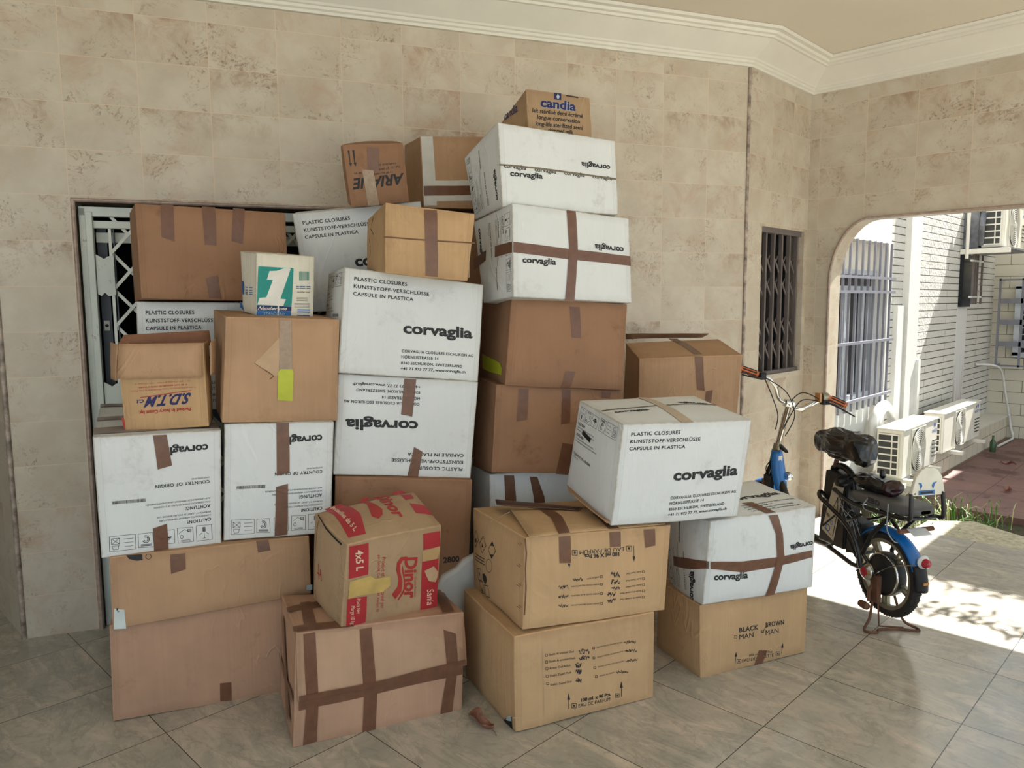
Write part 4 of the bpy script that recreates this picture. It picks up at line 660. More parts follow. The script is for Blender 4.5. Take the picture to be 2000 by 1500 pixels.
  ['t','F','corvaglia',[0.0758,0.2812,0.2983,-0.02,-0.0032,0.0797],'ink','B','printed_text'],
  ['t','F','corvaglia',[0.9796,0.5832,-0.2272,-0.0009,0.0027,-0.0668],'ink','B','printed_text'],
  ['t','L','corvaglia',[0.763,-0.0029,0.0351,0.363,-0.1201,-0.0063],'ink','B','printed_text'],
  ['t','L','SWITZERLAND',[0.6043,0.0999,-0.0038,0.1506,-0.0137,0.0001],'ink','n','printed_text'],
  ['t','L','COUNTRY OF ORIGIN',[0.5741,0.1001,-0.0061,0.4428,-0.0276,-0.0011],'ink','b','printed_text'],
  ['t','L','AUF UMGEBUNGSTEMPERATUR KONDITIONIEREN',[0.4221,0.0958,-0.0101,0.5322,-0.0138,0.0001],'ink','n','printed_text'],
  ['t','L','VOR GEBRAUCH MINDESTENS 24 STUNDEN',[0.3929,0.0947,-0.0103,0.4679,-0.0138,0.0001],'ink','n','printed_text'],
  ['t','L','ACHTUNG!',[0.3625,0.0949,-0.0054,0.2177,-0.0291,0.0002],'ink','b','printed_text'],
  ['t','L','DURING AT LEAST 24 HOURS BEFORE USE',[0.3026,0.0926,-0.0065,0.4518,-0.0139,0.0001],'ink','n','printed_text'],
  ['t','L','CONDITION TO AMBIENT TEMPERATURE',[0.2747,0.0914,-0.0103,0.4349,-0.0139,0.0001],'ink','n','printed_text'],
  ['t','L','CAUTION!',[0.244,0.0903,-0.0081,0.2025,-0.0278,0.0002],'ink','b','printed_text'],
  ['i','L',0,[0.1727,0.7234,0.1747,0.9292,0.0482,0.9326,0.0453,0.7235]],
  ['i','L',1,[0.1683,0.5839,0.1701,0.7008,0.052,0.7016,0.0428,0.5762]],
  ['i','L',2,[0.172,0.4063,0.1716,0.5427,0.0601,0.5405,0.0528,0.4057]],
  ['i','L',3,[0.1761,0.2513,0.18,0.3811,0.0495,0.3793,0.0494,0.2455]],
  ['i','L',4,[0.1812,0.0893,0.1837,0.2218,0.0475,0.2185,0.0474,0.0819]],
  ['b','L',[0.4654,0.6294,0.4647,0.8926,0.4387,0.8942,0.4363,0.6307],'ink'],
  ['s','F',[[0.0322,0.5122,0.0374,0.422],[0.3274,0.4736,0.3347,0.3366],[0.648,0.4639,0.6532,0.3532],[0.9769,0.4695,0.9805,0.38]],'tape','packing_tape'],
  ['s','L',[[0.2749,0.4361,0.2729,0.3289],[0.6259,0.4855,0.6297,0.3586],[1.058,0.533,1.0726,0.4472]],'tape','packing_tape'],
  ['s','T',[[0.4647,0.3315,0.5597,0.3152],[0.5085,-0.0288,0.5979,-0.0212]],'tape','packing_tape'],
  ['s','F',[[0.535,0.9758,0.6204,0.9751],[0.6061,0.744,0.6704,0.7411],[0.6275,0.4497,0.6982,0.454],[0.5472,-0.0071,0.6307,-0.0069]],'tape','packing_tape'],
  ['l','F',[[[0.0856,0.4602],[0.3165,0.4217],[0.6788,0.4121]]],0.003,'tapedark','flap_seam'],
 ]),
 'W26': dict(o=[2.5402, 1.5875, 0.724],a=-0.4405,c=[[-0.294, -0.0001, 0.0137], [0.2927, -0.0021, -0.0061], [-0.295, 0.4093, 0.0861], [0.2931, 0.4036, 0.0525], [-0.2747, -0.056, 0.4233], [0.3071, -0.0555, 0.4031], [-0.264, 0.3413, 0.4643], [0.3072, 0.3486, 0.4546]],s={'t': ['torn_flap', [[-0.2952, 0.4036, 0.083], [-0.2933, 0.0057, 0.0239], [-0.3222, -0.02, 0.0343], [-0.3243, 0.3247, 0.0789]], 'kraft', 0.004]},i=[
  ['t','F','PLASTIC CLOSURES',[0.0673,0.8858,0.3651,0.0048,-0.0002,0.0341],'ink','b','printed_text'],
  ['t','F','KUNSTSTOFF-VERSCHLÜSSE',[0.0667,0.8157,0.528,0.0039,-0.0001,0.0326],'ink','b','printed_text'],
  ['t','F','CAPSULE IN PLASTICA',[0.066,0.7456,0.4164,0.0083,-0.0001,0.0327],'ink','b','printed_text'],
  ['t','F','corvaglia',[0.4217,0.4347,0.5135,0.0081,-0.0031,0.1058],'ink','B','printed_text'],
  ['t','F','CORVAGLIA CLOSURES ESCHLIKON AG',[0.4211,0.2444,0.5298,0.007,0.0001,0.0274],'ink','b','printed_text'],
  ['t','F','HÖRNLISTRASSE 14',[0.4212,0.1863,0.2682,0.0056,-0.0,0.0291],'ink','b','printed_text'],
  ['t','F','8360 ESCHLIKON, SWITZERLAND',[0.4212,0.1281,0.4485,0.0057,0.0001,0.0275],'ink','b','printed_text'],
  ['t','F','+41 71 973 77 77, www.corvaglia.ch',[0.4211,0.0715,0.4758,0.008,0.0001,0.0275],'ink','b','printed_text'],
  ['t','L','SWITZERLAND',[0.0999,0.3957,0.1506,0.0038,0.0001,0.0137],'ink','n','printed_text'],
  ['t','L','COUNTRY OF ORIGIN',[0.1001,0.4259,0.4428,0.0061,-0.0011,0.0276],'ink','b','printed_text'],
  ['t','L','AUF UMGEBUNGSTEMPERATUR KONDITIONIEREN',[0.0958,0.5779,0.5322,0.0101,0.0001,0.0138],'ink','n','printed_text'],
  ['t','L','VOR GEBRAUCH MINDESTENS 24 STUNDEN',[0.0947,0.6071,0.4679,0.0103,0.0001,0.0138],'ink','n','printed_text'],
  ['t','L','ACHTUNG!',[0.0949,0.6375,0.2177,0.0054,0.0002,0.0291],'ink','b','printed_text'],
  ['t','L','DURING AT LEAST 24 HOURS BEFORE USE',[0.0926,0.6974,0.4518,0.0065,0.0001,0.0139],'ink','n','printed_text'],
  ['t','L','CONDITION TO AMBIENT TEMPERATURE',[0.0914,0.7253,0.4349,0.0103,0.0001,0.0139],'ink','n','printed_text'],
  ['t','L','CAUTION!',[0.0903,0.756,0.2025,0.0081,0.0002,0.0278],'ink','b','printed_text'],
  ['i','L',0,[0.7234,0.8273,0.9292,0.8253,0.9326,0.9518,0.7235,0.9547]],
  ['i','L',1,[0.5839,0.8317,0.7008,0.8299,0.7016,0.948,0.5762,0.9572]],
  ['i','L',2,[0.4063,0.828,0.5427,0.8284,0.5405,0.9399,0.4057,0.9472]],
  ['i','L',3,[0.2513,0.8239,0.3811,0.82,0.3793,0.9505,0.2455,0.9506]],
  ['i','L',4,[0.0893,0.8188,0.2218,0.8163,0.2185,0.9525,0.0819,0.9526]],
  ['t','T','corvaglia',[0.073,0.3739,0.2689,0.005,0.0021,0.0655],'ink','B','printed_text'],
  ['t','T','corvaglia',[0.9398,0.647,-0.2611,-0.0012,-0.0019,-0.0677],'ink','B','printed_text'],
  ['l','T',[[[0.017,0.5012],[0.4279,0.5142],[0.9977,0.5823]]],0.012,'dirt','flap_seam'],
  ['s','T',[[0.4821,1.0182,0.5517,1.003],[0.4233,-0.0405,0.5181,-0.0389]],'tapebeige','packing_tape'],
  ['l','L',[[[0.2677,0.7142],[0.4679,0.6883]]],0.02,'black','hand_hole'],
 ]),
 'B31': dict(o=[1.5642, 2.2548, 0.0],a=-0.4061,c=[[-0.3267, -0.0083, -0.0019], [0.3231, 0.0054, -0.0041], [-0.3363, 0.3752, 0.0237], [0.3248, 0.3682, -0.0128], [-0.2969, 0.0028, 0.4265], [0.337, 0.0027, 0.3966], [-0.3123, 0.3748, 0.4333], [0.3458, 0.3534, 0.3599]],s={'X': ['lid_flap', [[-0.3027, -0.0135, 0.1735], [0.3439, 0.0003, 0.1793], [0.3402, 0.0124, 0.3906], [-0.2969, -0.0002, 0.4262]], 'kraftlid', 0.004]},i=[
  ['s','X',[[0.0357,0.9794,0.1038,0.9871],[0.0446,-0.0083,0.1122,-0.0057]],'tape','packing_tape'],
  ['s','X',[[0.3543,0.9495,0.4265,0.9573],[0.3677,0.0,0.4455,-0.004]],'tape','packing_tape'],
  ['s','X',[[0.8606,0.9734,0.9398,0.9829],[0.8714,0.0166,0.9433,0.0092]],'tape','packing_tape'],
  ['s','F',[[0.0656,0.3718,0.1334,0.382],[0.0556,0.0063,0.1321,0.0144]],'tape','packing_tape'],
  ['s','F',[[0.396,0.4021,0.4743,0.4038],[0.3903,0.0129,0.4685,-0.0005]],'tape','packing_tape'],
  ['s','F',[[0.8958,0.4131,0.9614,0.4147],[0.8598,0.0034,0.9339,0.0096]],'tape','packing_tape'],
  ['s','X',[[0.0062,0.0861,0.0056,0.0027],[0.4705,0.0653,0.4721,-0.0034],[0.9915,0.1228,0.9921,0.0051]],'tape','packing_tape'],
  ['s','F',[[0.0232,0.4148,0.025,0.3217],[0.4921,0.4313,0.4959,0.347],[0.994,0.4577,0.9951,0.3731]],'tape','packing_tape'],
  ['s','T',[[0.0795,0.6834,0.1378,0.666],[0.0496,0.0426,0.1199,0.0361]],'tape','packing_tape'],
  ['s','T',[[-0.0033,0.6113,-0.0063,0.4864],[0.1965,0.6478,0.1857,0.4717]],'tape','packing_tape'],
  ['s','T',[[-0.0109,0.1273,-0.0166,0.0087],[0.3248,0.0885,0.3207,-0.0498]],'tape','packing_tape'],
  ['s','T',[[0.9332,0.8241,0.9988,0.8022],[0.8671,0.0176,0.9421,0.0264]],'tape','packing_tape'],
  ['s','L',[[0.1439,0.8556,0.3422,0.8691],[0.6488,0.1155,0.9015,0.1722]],'tape','packing_tape'],
  ['s','L',[[-0.0274,0.4117,-0.019,0.3625],[0.9694,0.4749,0.9901,0.3868]],'tape','packing_tape'],
 ]),
 'D32': dict(o=[1.6311, 2.2662, 0.4069],a=-0.1766,c=[[-0.1994, 0.0037, 0.0101], [0.1982, -0.0004, -0.0054], [-0.2046, 0.2655, 0.0428], [0.2022, 0.2672, 0.0493], [-0.1952, -0.0695, 0.3497], [0.193, -0.0625, 0.3468], [-0.2121, 0.2047, 0.3997], [0.2165, 0.1995, 0.4208]],s={},i=[
  ['s','F',[[0.0164,0.9764,0.207,0.9625],[0.0313,0.5977,0.2238,0.6017]],'red','red_band'],
  ['s','F',[[0.0383,0.3586,0.2305,0.3487],[0.0464,0.0085,0.2367,-0.0121]],'red','red_band'],
  ['s','F',[[0.79,0.9478,0.9848,0.9341],[0.7982,0.755,0.9931,0.7564]],'red','red_band'],
  ['s','F',[[0.7926,0.6137,0.9833,0.6152],[0.8097,0.0037,0.9966,0.0095]],'red','red_band'],
  ['t','F','4x5 L',[0.0772,0.9198,0.0202,-0.2435,0.0745,-0.0114],'bandtext','b','printed_text'],
  ['t','F','Dinor',[0.6039,0.7111,0.0278,-0.5031,0.1341,-0.0243],'redink','B','printed_text'],
  ['t','F','Produit et conditionné par',[0.3562,0.7747,0.0263,-0.619,0.0402,-0.0094],'redink','n','printed_text'],
  ['t','F','par SANIA Cie 01 BP 2949 Abidjan 01',[0.3107,0.8039,0.0298,-0.6757,0.0286,-0.0042],'redink','n','printed_text'],
  ['t','F','Qualité Premium',[0.7228,0.4557,0.0103,-0.2536,0.0212,-0.005],'redink','n','printed_text'],
  ['t','F','Sania',[0.8656,0.2566,0.0116,-0.2015,0.077,-0.016],'bandtext','n','printed_text'],
  ['t','F','Poids Net',[0.1311,0.343,0.0057,-0.186,0.0363,-0.007],'bandtext','n','printed_text'],
  ['t','F','Marge 18 kg',[0.0779,0.2684,0.0137,-0.2339,0.037,-0.0074],'bandtext','n','printed_text'],
  ['p','F',[[0.6203,0.7224],[0.5574,0.728],[0.5216,0.6676],[0.5156,0.5811],[0.5446,0.473],[0.5443,0.384],[0.4878,0.2983],[0.5308,0.2335],[0.5883,0.3091],[0.5928,0.4232],[0.5629,0.5446],[0.5575,0.6341],[0.5827,0.6847],[0.6395,0.6904]],'redink','printed_mark',0],
  ['p','F',[[0.5839,0.6279],[0.5763,0.5667],[0.6101,0.419],[0.6098,0.3295],[0.5543,0.2146],[0.5682,0.2085],[0.6228,0.3005],[0.624,0.4156],[0.5966,0.5492]],'redink','printed_mark',0],
  ['p','F',[[0.0415,0.5666],[0.2464,0.5837],[0.3034,0.5321],[0.4571,0.5322],[0.4618,0.4171],[0.3902,0.3587],[0.1629,0.3764],[0.0434,0.3598]],'oldtape','old_yellow_tape',2],
  ['p','F',[[0.7871,0.7449],[0.9894,0.7572],[0.9928,0.6995],[0.9614,0.6175],[0.7948,0.617]],'oldtape2','old_yellow_tape',1],
  ['p','F',[[0.8252,0.5019],[0.9302,0.5353],[0.9836,0.446],[0.9759,0.3704],[0.9607,0.3221],[0.8808,0.3604],[0.8466,0.4393]],'kraftpale','torn_patch',2],
  ['p','T',[[0.1006,1.0476],[0.2764,1.1045],[0.2958,0.8483],[0.2952,0.5339],[0.2077,0.0863],[0.0505,0.1268],[0.0746,0.345],[0.1066,0.7412]],'red','red_band',0],
  ['t','T','Bouteilles de 5 L',[0.1532,1.0338,-0.0229,-0.8334,0.0478,0.0353],'bandtext','b','printed_text'],
  ['t','T','Dinor',[0.5882,1.0779,-0.0265,-0.8131,0.1273,-0.0392],'redink','B','printed_text'],
  ['p','T',[[0.4861,1.1373],[0.4401,1.0271],[0.4375,0.815],[0.4832,0.6448],[0.4406,0.4706],[0.3655,0.3861],[0.4062,0.2945],[0.4729,0.3837],[0.5116,0.5247],[0.5001,0.7017],[0.4794,0.9615],[0.5599,1.099]],'redink','printed_mark',0],
  ['p','T',[[0.8278,0.9262],[0.9447,0.9003],[0.9335,0.7398],[0.8229,0.6927]],'red','red_band',0],
  ['p','T',[[0.8276,0.5744],[0.9825,0.5313],[0.9921,0.2745],[0.8099,0.312]],'red','red_band',0],
  ['p','T',[[0.7855,1.0948],[0.8987,1.1034],[0.9128,0.9897],[0.7851,0.9725]],'red','red_band',0],
  ['l','L',[[[0.3312,0.5369],[0.3623,0.3723]],[[0.405,0.5005],[0.4514,0.3854]],[[0.2857,0.4207],[0.4455,0.446]]],0.006,'redink','printed_mark'],
  ['l','L',[[[0.1502,0.9677],[0.1611,-0.0707]]],0.003,'kraftdark','flap_seam'],
  ['l','L',[[[0.1146,1.0167],[0.3819,0.9724],[0.8556,0.9574]]],0.008,'black','torn_edge'],
 ]),
 'W15': dict(o=[2.5761, 2.1461, 1.35],a=-0.318,c=[[-0.305, 0.0007, 0.2765], [0.3074, -0.0028, 0.2464], [-0.2862, 0.3444, 0.2517], [0.3026, 0.353, 0.2233], [-0.2921, 0.0334, 0.673], [0.3144, 0.0366, 0.636], [-0.3076, 0.3949, 0.6266], [0.3157, 0.3869, 0.6125]],s={},i=[
  ['t','F','corvaglia',[0.073,0.3739,0.2689,0.005,0.0021,0.0655],'ink','B','printed_text'],
  ['t','F','corvaglia',[0.9398,0.647,-0.2611,-0.0012,-0.0019,-0.0677],'ink','B','printed_text'],
  ['t','L','corvaglia',[0.1153,0.8929,0.0119,-0.3791,0.0667,0.0008],'ink','B','printed_text'],
  ['t','L','SWITZERLAND',[0.3957,0.9001,0.0038,-0.1506,0.0137,-0.0001],'ink','n','printed_text'],
  ['t','L','COUNTRY OF ORIGIN',[0.4259,0.8999,0.0061,-0.4428,0.0276,0.0011],'ink','b','printed_text'],
  ['t','L','AUF UMGEBUNGSTEMPERATUR KONDITIONIEREN',[0.5779,0.9042,0.0101,-0.5322,0.0138,-0.0001],'ink','n','printed_text'],
  ['t','L','VOR GEBRAUCH MINDESTENS 24 STUNDEN',[0.6071,0.9053,0.0103,-0.4679,0.0138,-0.0001],'ink','n','printed_text'],
  ['t','L','ACHTUNG!',[0.6375,0.9051,0.0054,-0.2177,0.0291,-0.0002],'ink','b','printed_text'],
  ['t','L','DURING AT LEAST 24 HOURS BEFORE USE',[0.6974,0.9074,0.0065,-0.4518,0.0139,-0.0001],'ink','n','printed_text'],
  ['t','L','CONDITION TO AMBIENT TEMPERATURE',[0.7253,0.9086,0.0103,-0.4349,0.0139,-0.0001],'ink','n','printed_text'],
  ['t','L','CAUTION!',[0.756,0.9097,0.0081,-0.2025,0.0278,-0.0002],'ink','b','printed_text'],
  ['i','L',0,[0.8273,0.2766,0.8253,0.0708,0.9518,0.0674,0.9547,0.2765]],
  ['i','L',1,[0.8317,0.4161,0.8299,0.2992,0.948,0.2984,0.9572,0.4238]],
  ['i','L',2,[0.828,0.5937,0.8284,0.4573,0.9399,0.4595,0.9472,0.5943]],
  ['i','L',3,[0.8239,0.7487,0.82,0.6189,0.9505,0.6207,0.9506,0.7545]],
  ['i','L',4,[0.8188,0.9107,0.8163,0.7782,0.9525,0.7815,0.9526,0.9181]],
  ['b','L',[0.5346,0.3706,0.5353,0.1074,0.5613,0.1058,0.5637,0.3693],'ink'],
  ['s','F',[[0.0049,0.5879,0.0036,0.4736],[0.4526,0.5641,0.4505,0.4478],[0.9978,0.5527,1.0005,0.4398]],'tape','packing_tape'],
  ['s','L',[[0.5552,0.6122,0.5357,0.4874],[0.9997,0.5873,0.995,0.4739]],'tape','packing_tape'],
  ['s','L',[[-0.1251,0.5603,-0.1493,0.4322],[0.2997,0.6072,0.2583,0.4899]],'tape','packing_tape'],
  ['s','F',[[0.4431,0.9959,0.5227,0.9952],[0.4525,0.5551,0.5276,0.5556],[0.4109,-0.0194,0.4916,-0.0248]],'tape','packing_tape'],
  ['t','F','corvaglia',[0.034,0.5074,0.1786,-0.0057,0.0,0.05],'inkfade','b','printed_text'],
  ['t','F','corvaglia',[0.2821,0.4994,0.1786,-0.0057,0.0,0.05],'inkfade','b','printed_text'],
  ['t','F','corvaglia',[0.5301,0.4915,0.1786,-0.0057,0.0,0.05],'inkfade','b','printed_text'],
  ['t','F','corvaglia',[0.7781,0.4836,0.1786,-0.0057,0.0,0.05],'inkfade','b','printed_text'],
  ['l','F',[[[0.0042,0.5299],[0.9962,0.4959]]],0.002,'tapedark','flap_seam'],
 ]),
 'W14': dict(o=[2.5765, 2.2202, 2.0051],a=-0.381,c=[[-0.291, -0.0004, 0.0061], [0.2919, 0.0009, -0.0056], [-0.2716, 0.3722, -0.0112], [0.2919, 0.383, -0.0421], [-0.2922, 0.0335, 0.3665], [0.2957, 0.0385, 0.3339], [-0.3009, 0.4282, 0.2859], [0.2976, 0.4187, 0.2987]],s={},i=[
  ['t','F','corvaglia',[0.073,0.3739,0.2689,0.005,0.0021,0.0655],'ink','B','printed_text'],
  ['t','F','corvaglia',[0.9398,0.647,-0.2611,-0.0012,-0.0019,-0.0677],'ink','B','printed_text'],
  ['t','L','corvaglia',[0.8847,0.1071,-0.0119,0.3791,-0.0667,-0.0008],'ink','B','printed_text'],
  ['t','L','SWITZERLAND',[0.6043,0.0999,-0.0038,0.1506,-0.0137,0.0001],'ink','n','printed_text'],
  ['t','L','COUNTRY OF ORIGIN',[0.5741,0.1001,-0.0061,0.4428,-0.0276,-0.0011],'ink','b','printed_text'],
  ['t','L','AUF UMGEBUNGSTEMPERATUR KONDITIONIEREN',[0.4221,0.0958,-0.0101,0.5322,-0.0138,0.0001],'ink','n','printed_text'],
  ['t','L','VOR GEBRAUCH MINDESTENS 24 STUNDEN',[0.3929,0.0947,-0.0103,0.4679,-0.0138,0.0001],'ink','n','printed_text'],
  ['t','L','ACHTUNG!',[0.3625,0.0949,-0.0054,0.2177,-0.0291,0.0002],'ink','b','printed_text'],
  ['t','L','DURING AT LEAST 24 HOURS BEFORE USE',[0.3026,0.0926,-0.0065,0.4518,-0.0139,0.0001],'ink','n','printed_text'],
  ['t','L','CONDITION TO AMBIENT TEMPERATURE',[0.2747,0.0914,-0.0103,0.4349,-0.0139,0.0001],'ink','n','printed_text'],
  ['t','L','CAUTION!',[0.244,0.0903,-0.0081,0.2025,-0.0278,0.0002],'ink','b','printed_text'],
  ['i','L',0,[0.1727,0.7234,0.1747,0.9292,0.0482,0.9326,0.0453,0.7235]],
  ['i','L',1,[0.1683,0.5839,0.1701,0.7008,0.052,0.7016,0.0428,0.5762]],
  ['i','L',2,[0.172,0.4063,0.1716,0.5427,0.0601,0.5405,0.0528,0.4057]],
  ['i','L',3,[0.1761,0.2513,0.18,0.3811,0.0495,0.3793,0.0494,0.2455]],
  ['i','L',4,[0.1812,0.0893,0.1837,0.2218,0.0475,0.2185,0.0474,0.0819]],
  ['b','L',[0.4654,0.6294,0.4647,0.8926,0.4387,0.8942,0.4363,0.6307],'ink'],
  ['t','F','corvaglia',[0.0287,0.4635,0.1786,-0.002,0.0,0.05],'inkfade','b','printed_text'],
  ['t','F','corvaglia',[0.2768,0.4608,0.1786,-0.002,0.0,0.05],'inkfade','b','printed_text'],
  ['t','F','corvaglia',[0.5249,0.458,0.1786,-0.002,0.0,0.05],'inkfade','b','printed_text'],
  ['t','F','corvaglia',[0.773,0.4553,0.1786,-0.002,0.0,0.05],'inkfade','b','printed_text'],
  ['l','F',[[[-0.0035,0.4922],[0.2961,0.5008],[0.9913,0.4779]]],0.008,'dirt','flap_seam'],
 ]),
 'C13': dict(o=[2.7198, 2.3512, 2.3508],a=-0.4416,c=[[-0.1614, 0.0, -0.0002], [0.1614, -0.0, 0.0001], [-0.1614, 0.3496, -0.044], [0.1615, 0.3496, -0.0437], [-0.1619, 0.0228, 0.2247], [0.1614, 0.0265, 0.2119], [-0.1616, 0.3802, 0.1514], [0.1613, 0.3761, 0.1681]],s={},i=[
  ['t','F','candia',[0.2018,0.6713,0.5544,-0.0085,0.0114,0.19],'paleblue','X','printed_text'],
  ['t','F','candia',[0.2018,0.6713,0.5544,-0.0085,0.0114,0.19],'navy','B','printed_text'],
  ['p','F',[[0.425,0.9943],[0.5414,1.0034],[0.5313,0.8584],[0.4201,0.8518]],'navy','printed_mark',0],
  ['p','F',[[0.4852,0.9856],[0.5109,0.926],[0.4967,0.8827],[0.4688,0.8775],[0.4575,0.9161]],'paleblue','printed_mark',1],
  ['t','F','lait stérilisé demi écrémé',[0.0741,0.5369,0.7931,-0.0108,0.0078,0.0859],'ink','b','printed_text'],
  ['t','F','longue conservation',[0.1436,0.4095,0.6672,-0.0108,0.0078,0.0864],'ink','b','printed_text'],
  ['t','F','long-life sterilized semi',[0.1145,0.2747,0.7352,-0.0112,0.0079,0.0894],'ink','b','printed_text'],
  ['t','F','skimmed milk',[0.3085,0.1553,0.3907,-0.0073,0.0056,0.0907],'ink','b','printed_text'],
  ['l','F',[[[0.619,0.9706],[0.8059,0.965]]],0.006,'ink','printed_mark'],
  ['t','L','candia',[0.1501,0.931,0.5445,-0.1813,0.0059,0.1946],'navy','b','printed_text'],
 ]),
 'T16': dict(o=[2.5838, 2.2054, 0.95],a=-0.5113,c=[[-0.2871, 0.0013, 0.2869], [0.2811, -0.0003, 0.2439], [-0.287, 0.4947, 0.2751], [0.2809, 0.4929, 0.2283], [-0.2512, 0.0164, 0.6732], [0.3089, 0.0175, 0.6418], [-0.2572, 0.5106, 0.639], [0.3061, 0.511, 0.6188]],s={},i=[
  ['s','F',[[0.4941,0.9384,0.579,0.9367],[0.5205,0.5785,0.6025,0.5742]],'tape','packing_tape'],
  ['s','F',[[0.5,0.1991,0.58,0.1942],[0.4655,0.0077,0.5494,0.0008]],'tape','packing_tape'],
  ['p','L',[[0.1512,0.3431],[0.6365,0.2827],[0.8292,0.2462],[0.9035,0.183],[0.8903,0.1092],[0.6081,0.1193],[0.2211,0.1422]],'yellow','yellow_label',3],
  ['l','L',[[[0.26,0.2922],[0.3998,0.2345],[0.3101,0.1976],[0.4779,0.1553]],[[0.4892,0.2597],[0.6177,0.2252],[0.5392,0.1594]],[[0.7077,0.2201],[0.82,0.1777],[0.75,0.1534]]],0.003,'pen','printed_mark'],
 ]),
 'T17': dict(o=[2.5599, 2.2398, 0.5],a=-0.4974,c=[[-0.3083, 0.0033, 0.3414], [0.3084, 0.0, 0.2921], [-0.316, 0.3263, 0.3076], [0.3081, 0.3281, 0.2883], [-0.2823, 0.0045, 0.7409], [0.3312, 0.0037, 0.6905], [-0.2803, 0.3324, 0.7402], [0.3316, 0.3329, 0.6974]],s={},i=[
  ['s','F',[[0.1686,0.9601,0.2429,0.9611],[0.1629,0.5921,0.2441,0.6144]],'tape','packing_tape'],
  ['s','F',[[0.503,0.9776,0.5723,0.9763],[0.505,0.5784,0.5764,0.5947]],'tape','packing_tape'],
  ['s','F',[[0.8278,0.9714,0.9023,0.9683],[0.8236,0.9058,0.8942,0.8984]],'tape','packing_tape'],
  ['s','F',[[0.5224,0.36,0.6188,0.3436],[0.4903,-0.0045,0.589,-0.0189]],'tape','packing_tape'],
 ]),
 'W18': dict(o=[2.5916, 2.3376, 0.1],a=-0.4489,c=[[-0.2801, 0.0, -0.0986], [0.2801, -0.0, -0.0999], [-0.2801, 0.42, -0.0993], [0.2801, 0.42, -0.1006], [-0.2783, 0.0027, 0.7168], [0.282, 0.0013, 0.7101], [-0.2782, 0.4213, 0.7107], [0.282, 0.4213, 0.7094]],s={},i=[
  ['s','F',[[0.1265,0.9889,0.2149,0.9833],[0.1321,0.8561,0.23,0.8474],[0.135,0.7117,0.2304,0.7053]],'tape','packing_tape'],
  ['s','F',[[0.3518,0.9703,0.4211,0.9638],[0.3835,0.8535,0.4812,0.8448],[0.4058,0.6934,0.4995,0.687]],'tape','packing_tape'],
 ]),
 'B29': dict(o=[3.4451, 2.0945, 0.9],a=-0.7485,c=[[-0.2678, -0.0, -0.0128], [0.2586, 0.0032, -0.0077], [-0.2683, 0.3988, 0.0351], [0.2673, 0.3988, 0.0403], [-0.2745, -0.0524, 0.412], [0.2686, -0.0541, 0.4248], [-0.2688, 0.346, 0.4703], [0.267, 0.3461, 0.4883]],s={'k': ['raised_flap', [[-0.245, 0.4624, 0.4879], [0.1973, 0.4279, 0.4935], [0.2178, 0.3731, 0.5163], [-0.2438, 0.4697, 0.5193]], 'kraftdark', 0.004]},i=[
  ['s','T',[[0.4823,1.1515,0.5783,1.1227],[0.547,0.0844,0.6282,0.0671]],'tape','packing_tape'],
  ['s','F',[[0.5391,1.0004,0.6194,0.9969],[0.5745,0.5964,0.649,0.5792]],'tape','packing_tape'],
  ['s','F',[[0.6636,0.5715,0.7291,0.5903],[0.6561,0.45,0.7211,0.4386],[0.655,0.342,0.7203,0.3306]],'tape','packing_tape'],
 ]),
 'A11': dict(o=[2.1059, 2.9281, 2.0656],a=-0.552,c=[[-0.1327, 0.0002, -0.018], [0.1386, -0.0004, 0.014], [-0.1392, 0.2184, 0.026], [0.1311, 0.2187, 0.0525], [-0.1667, -0.0476, 0.2488], [0.1043, -0.0456, 0.2695], [-0.1679, 0.1718, 0.2839], [0.1029, 0.1718, 0.3132]],s={},i=[
  ['t','F','ARIANE',[0.9589,0.4901,-0.8465,-0.0406,-0.044,-0.1786],'ink','B','printed_text'],
  ['t','F','15 BP 423 ABIDJAN',[0.7732,0.5412,-0.4134,-0.0232,-0.0022,-0.0279],'ink','b','printed_text'],
  ['t','F','Tel : 21 27 58 06',[0.9173,0.626,-0.3926,-0.0313,-0.0026,-0.0311],'ink','b','printed_text'],
  ['t','F','FABRIQUE EN COTE',[0.8496,0.6796,-0.4677,-0.0085,-0.0022,-0.0278],'ink','b','printed_text'],
  ['t','F','58 06',[0.2658,0.5571,-0.1308,-0.0071,-0.0024,-0.027],'ink','b','printed_text'],
  ['p','F',[[0.0791,0.9037],[0.1094,0.9055],[0.0979,0.7084],[0.125,0.707],[0.0976,0.6461],[0.0702,0.7054],[0.0869,0.706]],'ink','printed_mark',0],
  ['p','F',[[0.1551,0.9081],[0.1886,0.9098],[0.1792,0.7146],[0.2019,0.7135],[0.1775,0.6521],[0.1482,0.7103],[0.165,0.7109]],'ink','printed_mark',0],
  ['s','F',[[0.4075,0.955,0.5888,0.9409],[0.3689,0.5811,0.5427,0.5247]],'tape','packing_tape'],
  ['s','F',[[0.2769,0.6016,0.4603,0.5757],[0.2837,-0.0098,0.4792,-0.0052]],'cleartape','packing_tape'],
 ]),
 'T12': dict(o=[2.6135, 2.897, 2.0656],a=-0.4032,c=[[-0.2219, -0.0014, 0.013], [0.2234, -0.0, 0.0212], [-0.2236, 0.2985, 0.0098], [0.2233, 0.2985, 0.0254], [-0.236, -0.0033, 0.3561], [0.2109, -0.0066, 0.3862], [-0.2378, 0.2933, 0.3712], [0.2107, 0.2934, 0.3841]],s={},i=[
  ['s','F',[[0.0124,0.9994,0.145,1.0004],[0.0018,0.0286,0.1521,0.0328]],'whitetape','packing_tape'],
  ['s','F',[[0.0127,0.3744,0.0147,0.3029],[0.6226,0.3969,0.6199,0.3225]],'whitetape','packing_tape'],
